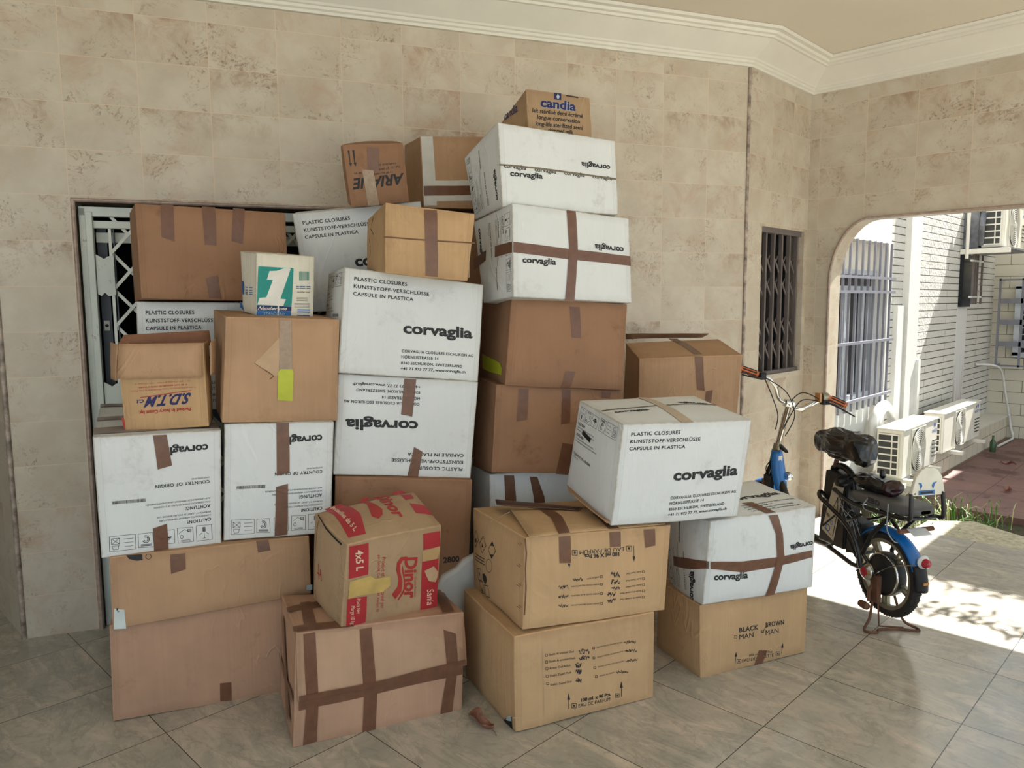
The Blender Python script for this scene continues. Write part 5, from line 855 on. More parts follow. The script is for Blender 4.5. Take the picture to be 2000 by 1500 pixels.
  ['s','F',[[0.0026,0.1593,0.0045,0.0849],[0.6151,0.1911,0.6121,0.1098]],'whitetape','packing_tape'],
  ['s','F',[[0.0092,0.3002,0.0081,0.1634],[0.6199,0.3225,0.6152,0.1937]],'tape','packing_tape'],
  ['l','F',[[[0.0753,0.9296],[0.1334,0.9301],[0.1267,0.5448]],[[0.0605,0.3754],[0.1824,0.352],[0.4769,0.3607]],[[0.2824,0.1599],[0.4694,0.167]],[[0.0978,0.8914],[0.0932,0.7888]]],0.003,'greenfaint','printed_mark'],
 ]),
}
# ------------------------------------------------------------------ tiled surfaces
def tile_wall(name, ox):
    n = NT(name); v = n.obj(); sp = n.a('ShaderNodeSeparateXYZ'); n.l(v, sp.inputs[0])
    tx = n.math('DIVIDE', n.math('SUBTRACT', sp.outputs[0], ox), .32); tz = n.math('DIVIDE', n.math('ADD', sp.outputs[2], .005), .2125)
    ix = n.math('FLOOR', tx); iz = n.math('FLOOR', tz); fx = n.math('SUBTRACT', tx, ix); fz = n.math('SUBTRACT', tz, iz)
    cb = n.a('ShaderNodeCombineXYZ'); n.l(ix, cb.inputs[0]); n.l(iz, cb.inputs[2]); wn = n.a('ShaderNodeTexWhiteNoise', noise_dimensions='3D'); n.l(cb.outputs[0], wn.inputs['Vector'])
    off = n.a('ShaderNodeVectorMath', operation='MULTIPLY_ADD'); n.l(wn.outputs['Color'], off.inputs[0]); off.inputs[1].default_value = (9, 9, 9); n.l(v, off.inputs[2]); p = off.outputs[0]
    rnd = n.a('ShaderNodeSeparateColor'); n.l(wn.outputs['Color'], rnd.inputs[0])
    cream = n.mix(n.ramp(n.noise(p, 4.5, 4, .6), .35, .65), lin((199, 190, 172)), lin((185, 174, 155)))
    veil = n.math('MULTIPLY', n.ramp(n.noise(p, 5.0, 6, .68, .8), .50, .68), n.ramp(rnd.outputs[0], 0, 1, .15, .75))
    c = n.mix(veil, cream, lin((180, 152, 128)))
    # fossil-like brown veins: thin bands where a distorted noise crosses its middle
    q = n.noise(p, 7.5, 5, .7, 1.6); band = n.math('SUBTRACT', 1.0, n.math('MULTIPLY', n.math('ABSOLUTE', n.math('SUBTRACT', q, .5)), 22.0), clamp=True)
    msk = n.math('MULTIPLY', n.ramp(n.noise(n.map(p, (1, 1, 1), (3.3, 0, 1.7)), 4.2, 4, .6), .49, .66), n.ramp(n.noise(p, 60, 4, .7), .42, .6))
    c = n.mix(n.math('MULTIPLY', n.math('MULTIPLY', band, msk), .9), c, lin((124, 92, 68)))
    heavy = n.math('MULTIPLY', n.math('GREATER_THAN', rnd.outputs[1], .80), n.math('MULTIPLY', n.ramp(n.noise(p, 9, 7, .75, .6), .46, .66), n.ramp(fz, .35, .95, .1, .75)))
    c = n.mix(heavy, c, lin((150, 120, 94)))
    ex = n.math('MINIMUM', fx, n.math('SUBTRACT', 1.0, fx)); ez = n.math('MINIMUM', fz, n.math('SUBTRACT', 1.0, fz))
    jx = n.math('LESS_THAN', ex, .0045); jz = n.math('LESS_THAN', ez, .0065); j = n.math('MAXIMUM', jx, jz)
    c = n.mix(n.math('MULTIPLY', j, .8), c, lin((214, 192, 166)))
    n.l(c, n.b.inputs['Base Color']); n.b.inputs['Roughness'].default_value = .33; n.b.inputs['Specular IOR Level'].default_value = .4
    n.bump(n.math('MULTIPLY', j, -1.0), .4, .002); MATS[name] = n.m
tile_wall('tile_a', 0.0); tile_wall('tile_b', .020); tile_wall('tile_c', .073); tile_wall('tile_d', .1)
def floor_mat():
    n = NT('floor_tile'); v = n.obj(); sp = n.a('ShaderNodeSeparateXYZ'); n.l(v, sp.inputs[0])
    tx = n.math('DIVIDE', n.math('SUBTRACT', sp.outputs[0], .978), .5315); ty = n.math('DIVIDE', n.math('SUBTRACT', sp.outputs[1], .68), .5325)
    ix = n.math('FLOOR', tx); iy = n.math('FLOOR', ty); fx = n.math('SUBTRACT', tx, ix); fy = n.math('SUBTRACT', ty, iy)
    cb = n.a('ShaderNodeCombineXYZ'); n.l(ix, cb.inputs[0]); n.l(iy, cb.inputs[1]); wn = n.a('ShaderNodeTexWhiteNoise', noise_dimensions='3D'); n.l(cb.outputs[0], wn.inputs['Vector'])
    off = n.a('ShaderNodeVectorMath', operation='MULTIPLY_ADD'); n.l(wn.outputs['Color'], off.inputs[0]); off.inputs[1].default_value = (11, 11, 11); n.l(v, off.inputs[2]); p = off.outputs[0]
    c = n.mix(n.ramp(n.noise(p, 2.6, 6, .62, 1.2), .34, .66), lin((190, 181, 167)), lin((162, 160, 149)))
    c = n.mix(n.ramp(n.noise(n.map(p, (2.2, .8, 1)), 3.2, 7, .7, 1.5), .50, .72), c, lin((212, 199, 183)))
    q = n.noise(n.map(p, (1.6, .7, 1)), 2.8, 5, .6, 1.9); band = n.math('SUBTRACT', 1.0, n.math('MULTIPLY', n.math('ABSOLUTE', n.math('SUBTRACT', q, .5)), 34.0), clamp=True)
    c = n.mix(n.math('MULTIPLY', band, .32), c, lin((134, 130, 120)))
    c = n.mix(n.math('MULTIPLY', n.ramp(n.noise(p, 26, 5, .7), .5, .72), .25), c, lin((118, 114, 100)))
    ex = n.math('MINIMUM', fx, n.math('SUBTRACT', 1.0, fx)); ey = n.math('MINIMUM', fy, n.math('SUBTRACT', 1.0, fy)); j = n.math('LESS_THAN', n.math('MINIMUM', ex, ey), .0032)
    c = n.mix(j, c, lin((70, 62, 52)))
    n.l(c, n.b.inputs['Base Color']); n.l(n.ramp(n.noise(v, 4, 4), .3, .7, .12, .24), n.b.inputs['Roughness']); n.b.inputs['Specular IOR Level'].default_value = .5
    n.bump(n.math('MULTIPLY', j, -1.0), .3, .002); MATS['floor_tile'] = n.m
floor_mat()
def brick_mat(name, c, mort, w_, h_, rough_amt, ms=.006, ax=0, bstr=.9):
    n = NT(name); v = n.obj(); sp = n.a('ShaderNodeSeparateXYZ'); n.l(v, sp.inputs[0]); cb = n.a('ShaderNodeCombineXYZ'); n.l(sp.outputs[ax], cb.inputs[0]); n.l(sp.outputs[2], cb.inputs[1])
    b = n.a('ShaderNodeTexBrick'); n.l(cb.outputs[0], b.inputs['Vector']); b.inputs['Scale'].default_value = 1; b.inputs['Brick Width'].default_value = w_; b.inputs['Row Height'].default_value = h_; b.inputs['Mortar Size'].default_value = ms; b.inputs['Mortar Smooth'].default_value = .2
    b.inputs['Color1'].default_value = lin(c); b.inputs['Color2'].default_value = tuple(x*.94 for x in lin(c)[:3])+(1,); b.inputs['Mortar'].default_value = lin(mort)
    n.l(b.outputs['Color'], n.b.inputs['Base Color']); n.b.inputs['Roughness'].default_value = .75
    h = n.math('ADD', n.math('MULTIPLY', b.outputs['Fac'], -1.0), n.math('MULTIPLY', n.noise(v, 28, 4, .6), rough_amt)); n.bump(h, bstr, .008); MATS[name] = n.m
brick_mat('split_brick', (204, 202, 194), (84, 80, 72), 1.3, .071, 1.8, .0045, bstr=1.0)
brick_mat('cream_tile', (204, 199, 182), (120, 112, 92), .40, .145, .05, .004, 1, .4)
brick_mat('plinth_tile', (206, 198, 178), (130, 120, 100), .22, .145, .05, .004, 0, .4)
def terracotta():
    n = NT('terracotta'); v = n.obj(); sp = n.a('ShaderNodeSeparateXYZ'); n.l(v, sp.inputs[0])
    fs = []
    for i, s_, o_ in ((0, .46, .11), (1, .46, .2)):
        t = n.math('DIVIDE', n.math('ADD', sp.outputs[i], o_), s_); f = n.math('SUBTRACT', t, n.math('FLOOR', t)); fs.append(n.math('MINIMUM', f, n.math('SUBTRACT', 1.0, f)))
    j = n.math('LESS_THAN', n.math('MINIMUM', fs[0], fs[1]), .009)
    c = n.mix(n.ramp(n.noise(v, 3, 5), .3, .7), lin((134, 100, 92)), lin((114, 86, 80))); wet = n.ramp(n.noise(n.map(v, (1, 1, 1), (4.1, 2, 0)), 2.2, 5, .7), .54, .60)
    c = n.mix(n.math('MULTIPLY', wet, .7), c, lin((70, 40, 38))); c = n.mix(j, c, lin((84, 58, 52))); n.l(c, n.b.inputs['Base Color']); n.b.inputs['Roughness'].default_value = .5; MATS['terracotta'] = n.m
terracotta()
plain('plaster', (214, 208, 194), .8, noise_amt=.04); plain('ceiling', (226, 217, 200), .85, noise_amt=.03, nscale=1.5); plain('cornice', (222, 219, 207), .6, noise_amt=.03, nscale=5)
plain('plaster_white', (208, 208, 203), .8, noise_amt=.04); plain('trimstone', (172, 150, 136), .4, noise_amt=.2, nscale=30); plain('trimspeckle', (176, 160, 146), .4, noise_amt=.5, nscale=18)
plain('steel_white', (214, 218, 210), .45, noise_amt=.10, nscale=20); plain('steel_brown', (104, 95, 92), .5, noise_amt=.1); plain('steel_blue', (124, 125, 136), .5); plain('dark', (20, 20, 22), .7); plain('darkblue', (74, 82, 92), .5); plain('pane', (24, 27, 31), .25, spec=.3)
plain('ac_white', (226, 222, 208), .4, noise_amt=.03); plain('ac_grille', (200, 198, 188), .35, noise_amt=.03); plain('ac_dark', (60, 60, 56), .6); plain('logo_blue', (70, 110, 178), .5); plain('soil', (70, 62, 44), .9, noise_amt=.4); plain('concrete', (196, 186, 158), .9, noise_amt=.25, nscale=30, bump=.3)
plain('ground', (196, 190, 176), .9); plain('ductgrey', (120, 122, 128), .4, noise_amt=.4, nscale=9); plain('alu', (196, 204, 212), .35, metal=.3); plain('hose', (216, 216, 212), .5); plain('bottle_green', (56, 84, 52), .2)
def peel():
    n = NT('peeling_white'); v = n.obj(); f = n.ramp(n.noise(n.map(v, (1, 1, .5)), 16, 6, .75), .60, .70)
    n.l(n.mix(f, n.mix(n.ramp(n.noise(v, 5, 3), .3, .7), lin((206, 212, 204)), lin((188, 196, 190))), lin((128, 92, 66))), n.b.inputs['Base Color']); n.b.inputs['Roughness'].default_value = .5; MATS['peeling_white'] = n.m
peel()
def stain():
    n = NT('stained_plaster'); v = n.obj(); sp = n.a('ShaderNodeSeparateXYZ'); n.l(v, sp.inputs[0])
    c = n.mix(n.math('MULTIPLY', n.ramp(n.noise(n.map(v, (9, 9, 1.2)), 1.5, 4, .6), .42, .62), n.ramp(sp.outputs[2], 1.0, .2, 0, .8)), lin((206, 206, 204)), lin((128, 96, 76))); n.l(c, n.b.inputs['Base Color']); n.b.inputs['Roughness'].default_value = .8; MATS['stained_plaster'] = n.m
stain()
# ------------------------------------------------------------------ setting
CX, CY = .814, 4.136; HX, HY = 4.565, 2.373; EX = 5.503; CZ = 3.25
YAW1 = math.atan2(HY-CY, HX-CX); LEN1 = math.hypot(HX-CX, HY-CY)
m = MB(); m.box((-3.2, -3.2, -.12), (5.61, 9, 0), 'floor_tile'); struct(m.build('floor'))
m = MB(); m.box((-3.2, -3.2, CZ), (5.72, 9, CZ+.15), 'ceiling'); struct(m.build('ceiling'))
DX0, DX1, DZ = .335, 2.45, 2.10
m = MB(); T_ = .22
m.box((0, 0, 0), (DX0, T_, CZ), 'tile_a'); m.box((DX0, 0, DZ), (DX1, T_, CZ), 'tile_a'); m.box((DX1, 0, 0), (LEN1, T_, CZ), 'tile_a')
o = m.build('wall_back', merge=1e-5); o.location = (CX, CY, 0); o.rotation_euler = (0, 0, YAW1); struct(o)
m = MB(); m.box((0, 0, 0), (4.5, .22, CZ), 'tile_d'); o = m.build('wall_left'); o.location = (CX, CY+4.5, 0); o.rotation_euler = (0, 0, -math.pi/2); struct(o)
m = MB(); m.box((-3.4, 2.6, 0), (-3.2, 9, CZ), 'tile_d'); m.box((-3.2, 8.8, 0), (CX, 9, CZ), 'tile_d'); struct(m.build('wall_sky_block'))  # unseen walls, added to hold back skylight from the left
WX0, WX1, WZ0, WZ1 = .225, .885, 1.09, 2.10
m = MB(); LC = EX-HX
for a in (((0, 0), (WX0, CZ)), ((WX1, 0), (LC, CZ)), ((WX0, 0), (WX1, WZ0)), ((WX0, WZ1), (WX1, CZ))): m.box((a[0][0], 0, a[0][1]), (a[1][0], .2, a[1][1]), 'tile_b')
o = m.build('wall_corner', merge=1e-5); o.location = (HX, HY, 0); struct(o)
# arcade wall with the rounded opening: local x runs towards the camera side (-Y)
AX0, AX1, AZ, RX, RZ = .173, 3.97, 2.17, .27, .45
arc = [(AX0+RX-RX*math.cos(t), AZ-RZ+RZ*math.sin(t)) for t in np.linspace(0, math.pi/2, 12)]
arc2 = [(AX1-RX+RX*math.sin(t), AZ-RZ+RZ*math.cos(t)) for t in np.linspace(0, math.pi/2, 12)]
outl = [(0, 0), (AX0, 0)]+arc+arc2+[(AX1, 0), (4.9, 0), (4.9, CZ), (0, CZ)]
m = MB(); m.prism([(x, 0, z) for x, z in outl], (0, .2, 0), 'tile_c'); o = m.build('wall_right', recalc=True); o.location = (EX, HY, 0); o.rotation_euler = (0, 0, -math.pi/2); struct(o)
m = MB(); m.tube([(x, -.004, z) for x, z in [(AX0, 0), (AX0, .8)]+arc+arc2+[(AX1, .8), (AX1, 0)]], .009, 'trimstone', n=8, smooth=1)
o = m.build('trim_1', smooth=True); o.location = (EX, HY, 0); o.rotation_euler = (0, 0, -math.pi/2); struct(o)
m = MB(); m.tube([(0, -.003, 0), (0, -.003, 3.08)], .011, 'trimspeckle'); o = m.build('trim_2', smooth=True); o.location = (HX, HY, 0); struct(o)
m = MB(); m.tube([(0, 0, 0), (0, 0, 3.08)], .012, 'trimspeckle'); o = m.build('trim_3', smooth=True); o.location = (CX, CY, 0); struct(o)
m = MB(); m.tube([(DX0, -.004, 0), (DX0, -.004, DZ), (DX1, -.004, DZ), (DX1, -.004, 0)], .013, 'trimstone', smooth=1)
o = m.build('trim_4', smooth=True); o.location = (CX, CY, 0); o.rotation_euler = (0, 0, YAW1); struct(o)
# cornice, mitred round the corners
prof = [(0, 3.068), (.022, 3.068), (.022, 3.082), (.034, 3.088), (.034, 3.102), (.044, 3.106), (.05, 3.116), (.165, 3.196), (.178, 3.198), (.178, 3.212), (.196, 3.216), (.20, 3.232), (.225, 3.236), (.235, 3.25), (0, 3.25)]
path = [Vector((CX, 8.6)), Vector((CX, CY)), Vector((HX, HY)), Vector((EX, HY)), Vector((EX, -2.5))]
sides = []
for a, b in zip(path[:-1], path[1:]):
    d = (b-a).normalized(); sides.append(Vector((d.y, -d.x)))     # room side
sides[0] = Vector((-1, 0))
m = MB(); rings = []
for i, p in enumerate(path):
    if i == 0: nn = sides[0]
    elif i == len(path)-1: nn = sides[-1]
    else:
        s_ = sides[i-1]+sides[i]; nn = s_/(s_.dot(sides[i]))
    rings.append([(p.x+nn.x*a, p.y+nn.y*a, z-.002) for a, z in prof])
for i in range(len(rings)-1):
    P = rings[i]+rings[i+1]; k = len(prof); m.add(P, [(j, (j+1) % k, k+(j+1) % k, k+j) for j in range(k)], 'cornice')
struct(m.build('trim_5', recalc=True))
# ------------------------------------------------------------------ doorway and its collapsible gate
rt = struct(empty('door_1', (CX, CY, 0), YAW1))
m = MB(); X0 = DX0+.014
m.box((X0, .03, 0), (X0+.028, .075, DZ-.03), 'peeling_white'); m.box((X0+.028, .02, 0), (X0+.057, .07, DZ-.05), 'peeling_white'); m.box((X0, .03, DZ-.07), (DX1-.03, .075, DZ-.025), 'peeling_white'); m.box((X0+.057, .04, DZ-.125), (DX1-.03, .08, DZ-.09), 'peeling_white'); m.box((DX1-.08, .03, 0), (DX1-.03, .075, DZ-.03), 'peeling_white'); m.box((X0+.057, .1, DZ-.19), (DX1-.03, .13, DZ-.14), 'steel_white')
m.build('door_frame', rt, bevel=.003)
m = MB()
for k, z in enumerate((1.66, 1.04, .42)):
    m.prism([(X0+.06, .035, z), (X0+.075, .035, z-.010), (X0+.083, .035, z+.0), (X0+.09, .035, z+.006), (X0+.097, .035, z), (X0+.104, .035, z-.010), (X0+.137, .035, z-.006), (X0+.137, .035, z+.185), (X0+.11, .035, z+.18), (X0+.102, .035, z+.172), (X0+.094, .035, z+.168), (X0+.086, .035, z+.174), (X0+.078, .035, z+.18), (X0+.06, .035, z+.19)], (0, .012, 0), 'peeling_white')
m.build('lock_plates', rt)
m = MB(); m.box((X0+.118, .05, .02), (X0+.131, .075, DZ-.1), 'steel_white'); m.box((X0+.137, .06, .02), (X0+.142, .09, DZ-.1), 'darkblue'); m.box((X0+.057, .13, 0), (X0+.10, .15, DZ-.1), 'darkblue')
for k in range(1, 13): m.box((X0+.122+k*.155, .05, .02), (X0+.132+k*.155, .075, DZ-.1), 'steel_white')
m.build('gate_channel', rt)
m = MB()
def flat(m, a, b, w_, y, mat, th=.006):
    a = Vector(a); b = Vector(b); d = (b-a).normalized(); s_ = Vector((-d.z, 0, d.x))*w_/2; m.prism([a-s_, b-s_, b+s_, a+s_], (0, th, 0), mat)
for k in range(12):
    for z in [.08+.178*q for q in range(11)]:
        xa, xb = X0+.127+k*.155, X0+.127+(k+1)*.155
        for dz, yy in ((0, .052), (1, .062)):
            za, zb = (z, z+.178) if dz == 0 else (z+.178, z); flat(m, (xa, yy, za), (xb, yy, zb), .015, yy, 'steel_white')
m.build('gate_lattice', rt)
m = MB(); m.box((X0+.066, .12, 1.48), (X0+.09, .13, 1.53), 'steel_white'); m.lathe([(.008, 0), (.008, .004)], 'dark', (X0+.078, .115, 1.505), 'Y', 12); m.build('latch_plate', rt)
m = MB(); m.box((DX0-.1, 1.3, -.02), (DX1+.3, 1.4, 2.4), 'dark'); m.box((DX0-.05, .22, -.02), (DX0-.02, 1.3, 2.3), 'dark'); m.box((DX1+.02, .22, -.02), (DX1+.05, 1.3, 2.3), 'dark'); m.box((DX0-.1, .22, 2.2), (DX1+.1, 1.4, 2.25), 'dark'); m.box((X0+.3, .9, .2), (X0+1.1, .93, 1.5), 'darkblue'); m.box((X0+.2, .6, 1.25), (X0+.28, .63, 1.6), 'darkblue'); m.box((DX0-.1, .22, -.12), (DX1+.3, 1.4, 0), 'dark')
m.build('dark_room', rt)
# ------------------------------------------------------------------ corner window with brown collapsible grille
rt = struct(empty('window_1', (HX, HY, 0)))
m = MB(); nb = 6
for k in range(nb):
    x = WX0+.025+k*(WX1-WX0-.05)/(nb-1)
    m.box((x-.022, .03, WZ0+.02), (x-.006, .055, WZ1-.02), 'steel_brown'); m.box((x+.004, .04, WZ0+.02), (x+.020, .06, WZ1-.02), 'steel_brown')
    if k < nb-1: m.box((x+.03, .075, WZ0+.02), (x+.05, .085, WZ1-.02), 'steel_brown')
m.box((WX0, .02, WZ1-.035), (WX1, .07, WZ1), 'steel_brown'); m.box((WX0, .02, WZ0), (WX1, .07, WZ0+.025), 'steel_brown'); m.build('grille', rt)
m = MB(); st = (WX1-WX0-.05)/(nb-1)
for k in range(nb-1):
    x = WX0+.025+k*st
    for z in (1.20, 1.36, 1.64, 1.80):
        flat(m, (x, .045, z+.13), (x+st*.85, .045, z), .014, 0, 'steel_brown'); flat(m, (x+st*.15, .058, z), (x+st*.85, .058, z+.12), .010, 0, 'steel_brown')
m.build('grille_lattice', rt)
m = MB(); m.box((WX0, .14, WZ0), (WX1, .15, WZ1), 'pane'); m.box((WX0, .11, WZ0), (WX0+.03, .15, WZ1), 'dark'); m.box((WX1-.03, .11, WZ0), (WX1, .15, WZ1), 'dark'); m.box((WX0+.32, .11, WZ0), (WX0+.35, .15, WZ1), 'dark'); m.build('pane', rt)
# ------------------------------------------------------------------ courtyard beyond the arch
m = MB(); m.box((5.61, -30, -.32), (40, 9, -.22), 'ground'); m.box((-30, -30, -.32), (5.61, -3.2, -.22), 'ground'); m.box((-30, -3.2, -.32), (-3.2, 30, -.22), 'ground'); struct(m.build('ground'))
m = MB(); m.box((7.03, -3, -.24), (11.12, 2.13, -.15), 'terracotta'); struct(m.build('floor_terrace'))
m = MB(); m.box((5.61, -3, -.235), (7.03, 2.37, -.205), 'soil'); struct(m.build('ground_bed'))
m = MB(); m.prism([(5.62, 1.62, -.1), (5.62, -.2, -.1), (5.98, .75, -.1), (6.02, 1.05, -.1), (6.18, 1.35, -.1), (5.98, 1.60, -.1)], (0, 0, .085), 'concrete'); struct(m.build('drain_slab', recalc=True))
VX0, VX1, VZ0, VZ1 = 5.95, 7.2, .74, 2.10
m = MB(); y0, y1 = 2.37, 2.6; Z0, Z1 = -.25, 4.2
for (xa, xb, za, zb) in ((5.70, VX0, Z0, Z1), (VX1, 7.26, Z0, Z1), (VX0, VX1, Z0, VZ0), (VX0, VX1, VZ1, Z1)): m.box((xa, y0-.012, za), (xb, y1, zb), 'plaster_white')
m.box((7.26, y0, Z0), (9.51, y1, Z1), 'split_brick'); m.box((9.9, y0, Z0), (11.12, y1, Z1), 'split_brick'); m.box((9.51, y0, 1.50), (9.9, y1, Z1), 'split_brick'); m.box((9.51, y0-.006, Z0), (9.9, y1, 1.50), 'stained_plaster')
m.box((7.66, 2.315, Z0), (7.97, y0+.01, Z1), 'plaster_white'); m.box((7.42, 2.33, Z0), (7.60, y0+.01, 1.55), 'plaster_white'); m.box((7.96, 2.29, .25), (8.03, y0+.01, 1.02), 'plaster_white')
struct(m.build('wall_courtyard'))
m = MB(); m.box((8.0, 2.13, -.25), (11.12, 2.37, .13), 'plinth_tile'); m.box((8.0, 2.115, .13), (11.12, 2.37, .15), 'plaster'); struct(m.build('wall_plinth'))
m = MB(); m.box((11.12, -4, -.25), (11.32, 2.6, 2.95), 'cream_tile'); struct(m.build('wall_end'))
# sliding window behind vertical bars
rt = struct(empty('window_2', (0, 0, 0)))
m = MB(); m.box((VX0, 2.5, VZ0), (VX1, 2.52, 2.1), 'pane'); m.build('pane', rt)
m = MB()
for x in (VX0, VX0+.38, VX0+.55, VX0+.95, VX1-.05): m.box((x, 2.46, VZ0), (x+.05, 2.5, 1.72), 'alu')
for z in (VZ0, 1.68, 1.82): m.box((VX0, 2.45, z), (VX1, 2.5, z+.045), 'alu')
m.box((VX0, 2.46, 1.86), (VX1, 2.49, 2.1), 'plaster'); m.build('window_frame', rt, bevel=.003)
m = MB()
for k in range(10): x = VX0+.02+k*(VX1-VX0-.02)/9; m.box((x-.009, 2.325, .68), (x+.009, 2.343, 2.10), 'steel_blue')
for z in (1.78, 1.66, 1.24, .76): m.box((VX0-.03, 2.305, z), (VX1+.06, 2.325, z+.022), 'steel_blue')
m.build('window_bars', rt)
rt = struct(empty('window_3', (0, 0, 0)))
m = MB(); m.box((9.53, 2.33, 1.52), (9.88, 2.369, 2.1), 'pane'); m.build('pane', rt)
m = MB()
for x in (9.62, 9.70, 9.80, 10.0): m.box((x, 2.25, 1.55), (x+.02, 2.27, 2.1), 'steel_brown')
for z in (1.62, 2.02): m.box((9.53, 2.25, z), (10.02, 2.27, z+.02), 'steel_white')
m.build('window_bars', rt)
rt = struct(empty('window_4', (11.12, 0, 0)))
m = MB(); m.box((-.03, 1.0, .95), (-.002, 2.08, 1.72), 'pane'); m.build('pane', rt)
m = MB(); m.box((-.05, 2.03, .9), (-.0, 2.12, 1.76), 'alu'); m.box((-.05, 1.0, .88), (0, 2.12, .94), 'alu'); m.box((-.05, 1.0, 1.73), (0, 2.12, 1.78), 'alu')
for k in range(9): m.box((-.045, 1.0, 1.0+k*.08), (-.03, 2.03, 1.012+k*.08), 'alu')
m.build('window_frame', rt)
m = MB()
for y in (2.26, 2.02, 1.7, 1.4): m.box((-.2, y-.012, .76), (-.18, y+.012, 1.86), 'steel_blue')
for z in (.78, 1.84): m.box((-.2, 1.2, z-.01), (-.18, 2.27, z+.01), 'steel_blue')
for z in (1.05, 1.32, 1.58): m.box((-.2, 1.2, z-.03), (-.18, 2.24, z+.03), 'steel_blue')
for z in (.78, 1.84): m.box((-.2, 2.25, z-.01), (0, 2.27, z+.01), 'steel_blue')
m.build('window_bars', rt)
# unseen slabs and leaves, added to shade the courtyard and dapple the porch floor
m = MB(); m.box((7.45, -4, 3.25), (12.5, .93, 3.4), 'plaster'); m.box((9.6, .93, 3.25), (12.5, 1.5, 3.4), 'plaster'); struct(m.build('shade_slab'))
m = MB(); rr = random.Random(8); plain('leafgreen', (74, 120, 44), .6, noise_amt=.3)
for k in range(1500):
    y = rr.uniform(-1.5, .85); c = Vector((rr.gauss(6.1, .06), y, 2.28+.14*rr.random()+.05*math.sin(y*9))) if k < 500 else Vector((rr.gauss(7.4, .12), rr.uniform(-1.5, 1.0), 3.28+rr.gauss(0, .06)))
    a = Vector((rr.gauss(0, 1), rr.gauss(0, 1), rr.gauss(0, 1))).normalized(); b = a.orthogonal().normalized(); s_ = rr.uniform(.03, .06)
    m.add([c-a*s_, c+b*s_*.4, c+a*s_, c-b*s_*.4], [(0, 1, 2, 3)], 'leafgreen')
tag(m.build('shade_leaves'), 'unseen green leaves added outside above the arch to dapple the sun', 'leaves', kind='stuff')
# ------------------------------------------------------------------ air conditioners
def ac_unit(x, y, z, W, D, H, label, group=None, fan=True):
    rt = empty('air_conditioner', (x, y, z)); tag(rt, label, 'air conditioner', group)
    m = MB(); m.box((.0, 0.0, 0.0), (W, D, H*.985), 'ac_white'); m.build('casing', rt, bevel=.012)
    m = MB(); m.box((-.006, -.008, H*.965), (W+.006, D+.004, H), 'ac_white'); m.build('top_cover', rt, bevel=.006)
    m = MB(); m.box((-.004, D*.16, H*.06), (-.001, D*.93, H*.9), 'ac_dark')
    for k in range(6): 
        za, zb = H*(.075+k*.137), H*(.075+k*.137+.1)
        for ya, yb in ((D*.2, D*.37), (D*.44, D*.90)): m.box((-.0065, ya, za), (-.0045, yb, zb), 'ac_dark')
    m.build('side_vents', rt)
    m = MB()
    for k in range(7): m.box((-.010, D*.14, H*(.045+k*.137)), (-.004, D*.95, H*(.045+k*.137+.03)), 'ac_white')
    for ya, yb in ((D*.13, D*.19), (D*.38, D*.43), (D*.91, D*.96)): m.box((-.0105, ya, H*.045), (-.004, yb, H*.9), 'ac_white')
    m.build('side_grille', rt, bevel=.0015)
    cx, cz, r = W*.40, H*.48, H*.41
    m = MB(); m.lathe([(r*1.05, -.004), (r*1.05, -.001)], 'ac_dark', (cx, 0, cz), 'Y', 48); m.build('fan_opening', rt)
    m = MB()
    for k in range(9): rr_ = r*(.24+.80*k/8); m.lathe([(rr_-.0022, -.018), (rr_+.0022, -.018), (rr_+.0022, -.012), (rr_-.0022, -.012)], 'ac_grille', (cx, 0, cz), 'Y', 48, close=True)
    for k in range(8): a = k*math.pi/4; M = Matrix.Translation((cx, -.012, cz)) @ Matrix.Rotation(a, 4, 'Y'); m.box((r*.1, -.004, -.003), (r*1.05, .004, .003), 'ac_grille', M)
    m.lathe([(.0, -.024), (r*.16, -.022), (r*.2, -.012)], 'ac_grille', (cx, 0, cz), 'Y', 32); m.build('fan_grille', rt)
    m = MB(); q = H*.455; m.tube([(cx-q*.95, -.006, cz-q), (cx+q*.95, -.006, cz-q), (cx+q*.95, -.006, cz+q), (cx-q*.95, -.006, cz+q)], .006, 'ac_white', closed=True, smooth=1); m.build('fan_surround', rt)
    m = MB()
    for k in range(5): m.box((W*.84, -.010, H*(.18+.085*k)), (W*.96, -.001, H*(.20+.085*k)), 'ac_dark')
    m.build('front_louvres', rt)
    m = MB(); V, F = glyphs('NASCO', 'b'); m.add([(W*.83+a*W*.15, -.0016, H*.70+b*H*.07) for a, b in V], F, 'logo_blue')
    for a in (0, 1): m.add([(W*(.88+.05*a), -.0016, H*.80), (W*(.905+.05*a-.01), -.0016, H*.86), (W*(.88+.05*a+.012), -.0016, H*.93), (W*(.865+.05*a), -.0016, H*.87)], [(0, 1, 2, 3)], 'logo_blue')
    m.build('printed_logo', rt)
    return rt
ac_unit(6.62, 1.99, .115, .95, .21, .42, 'white outdoor air conditioner nearest the bicycle, below the barred window', 'outdoor air conditioners on the courtyard wall')
ac_unit(8.02, 2.055, .11, 1.35, .18, .40, 'farther white outdoor air conditioner low on the wall, behind the nearest one', 'outdoor air conditioners on the courtyard wall')
ac_unit(9.62, 1.98, 2.17, 1.0, .22, .52, 'white outdoor air conditioner high on a shelf at the top right corner', 'outdoor air conditioners on the courtyard wall')
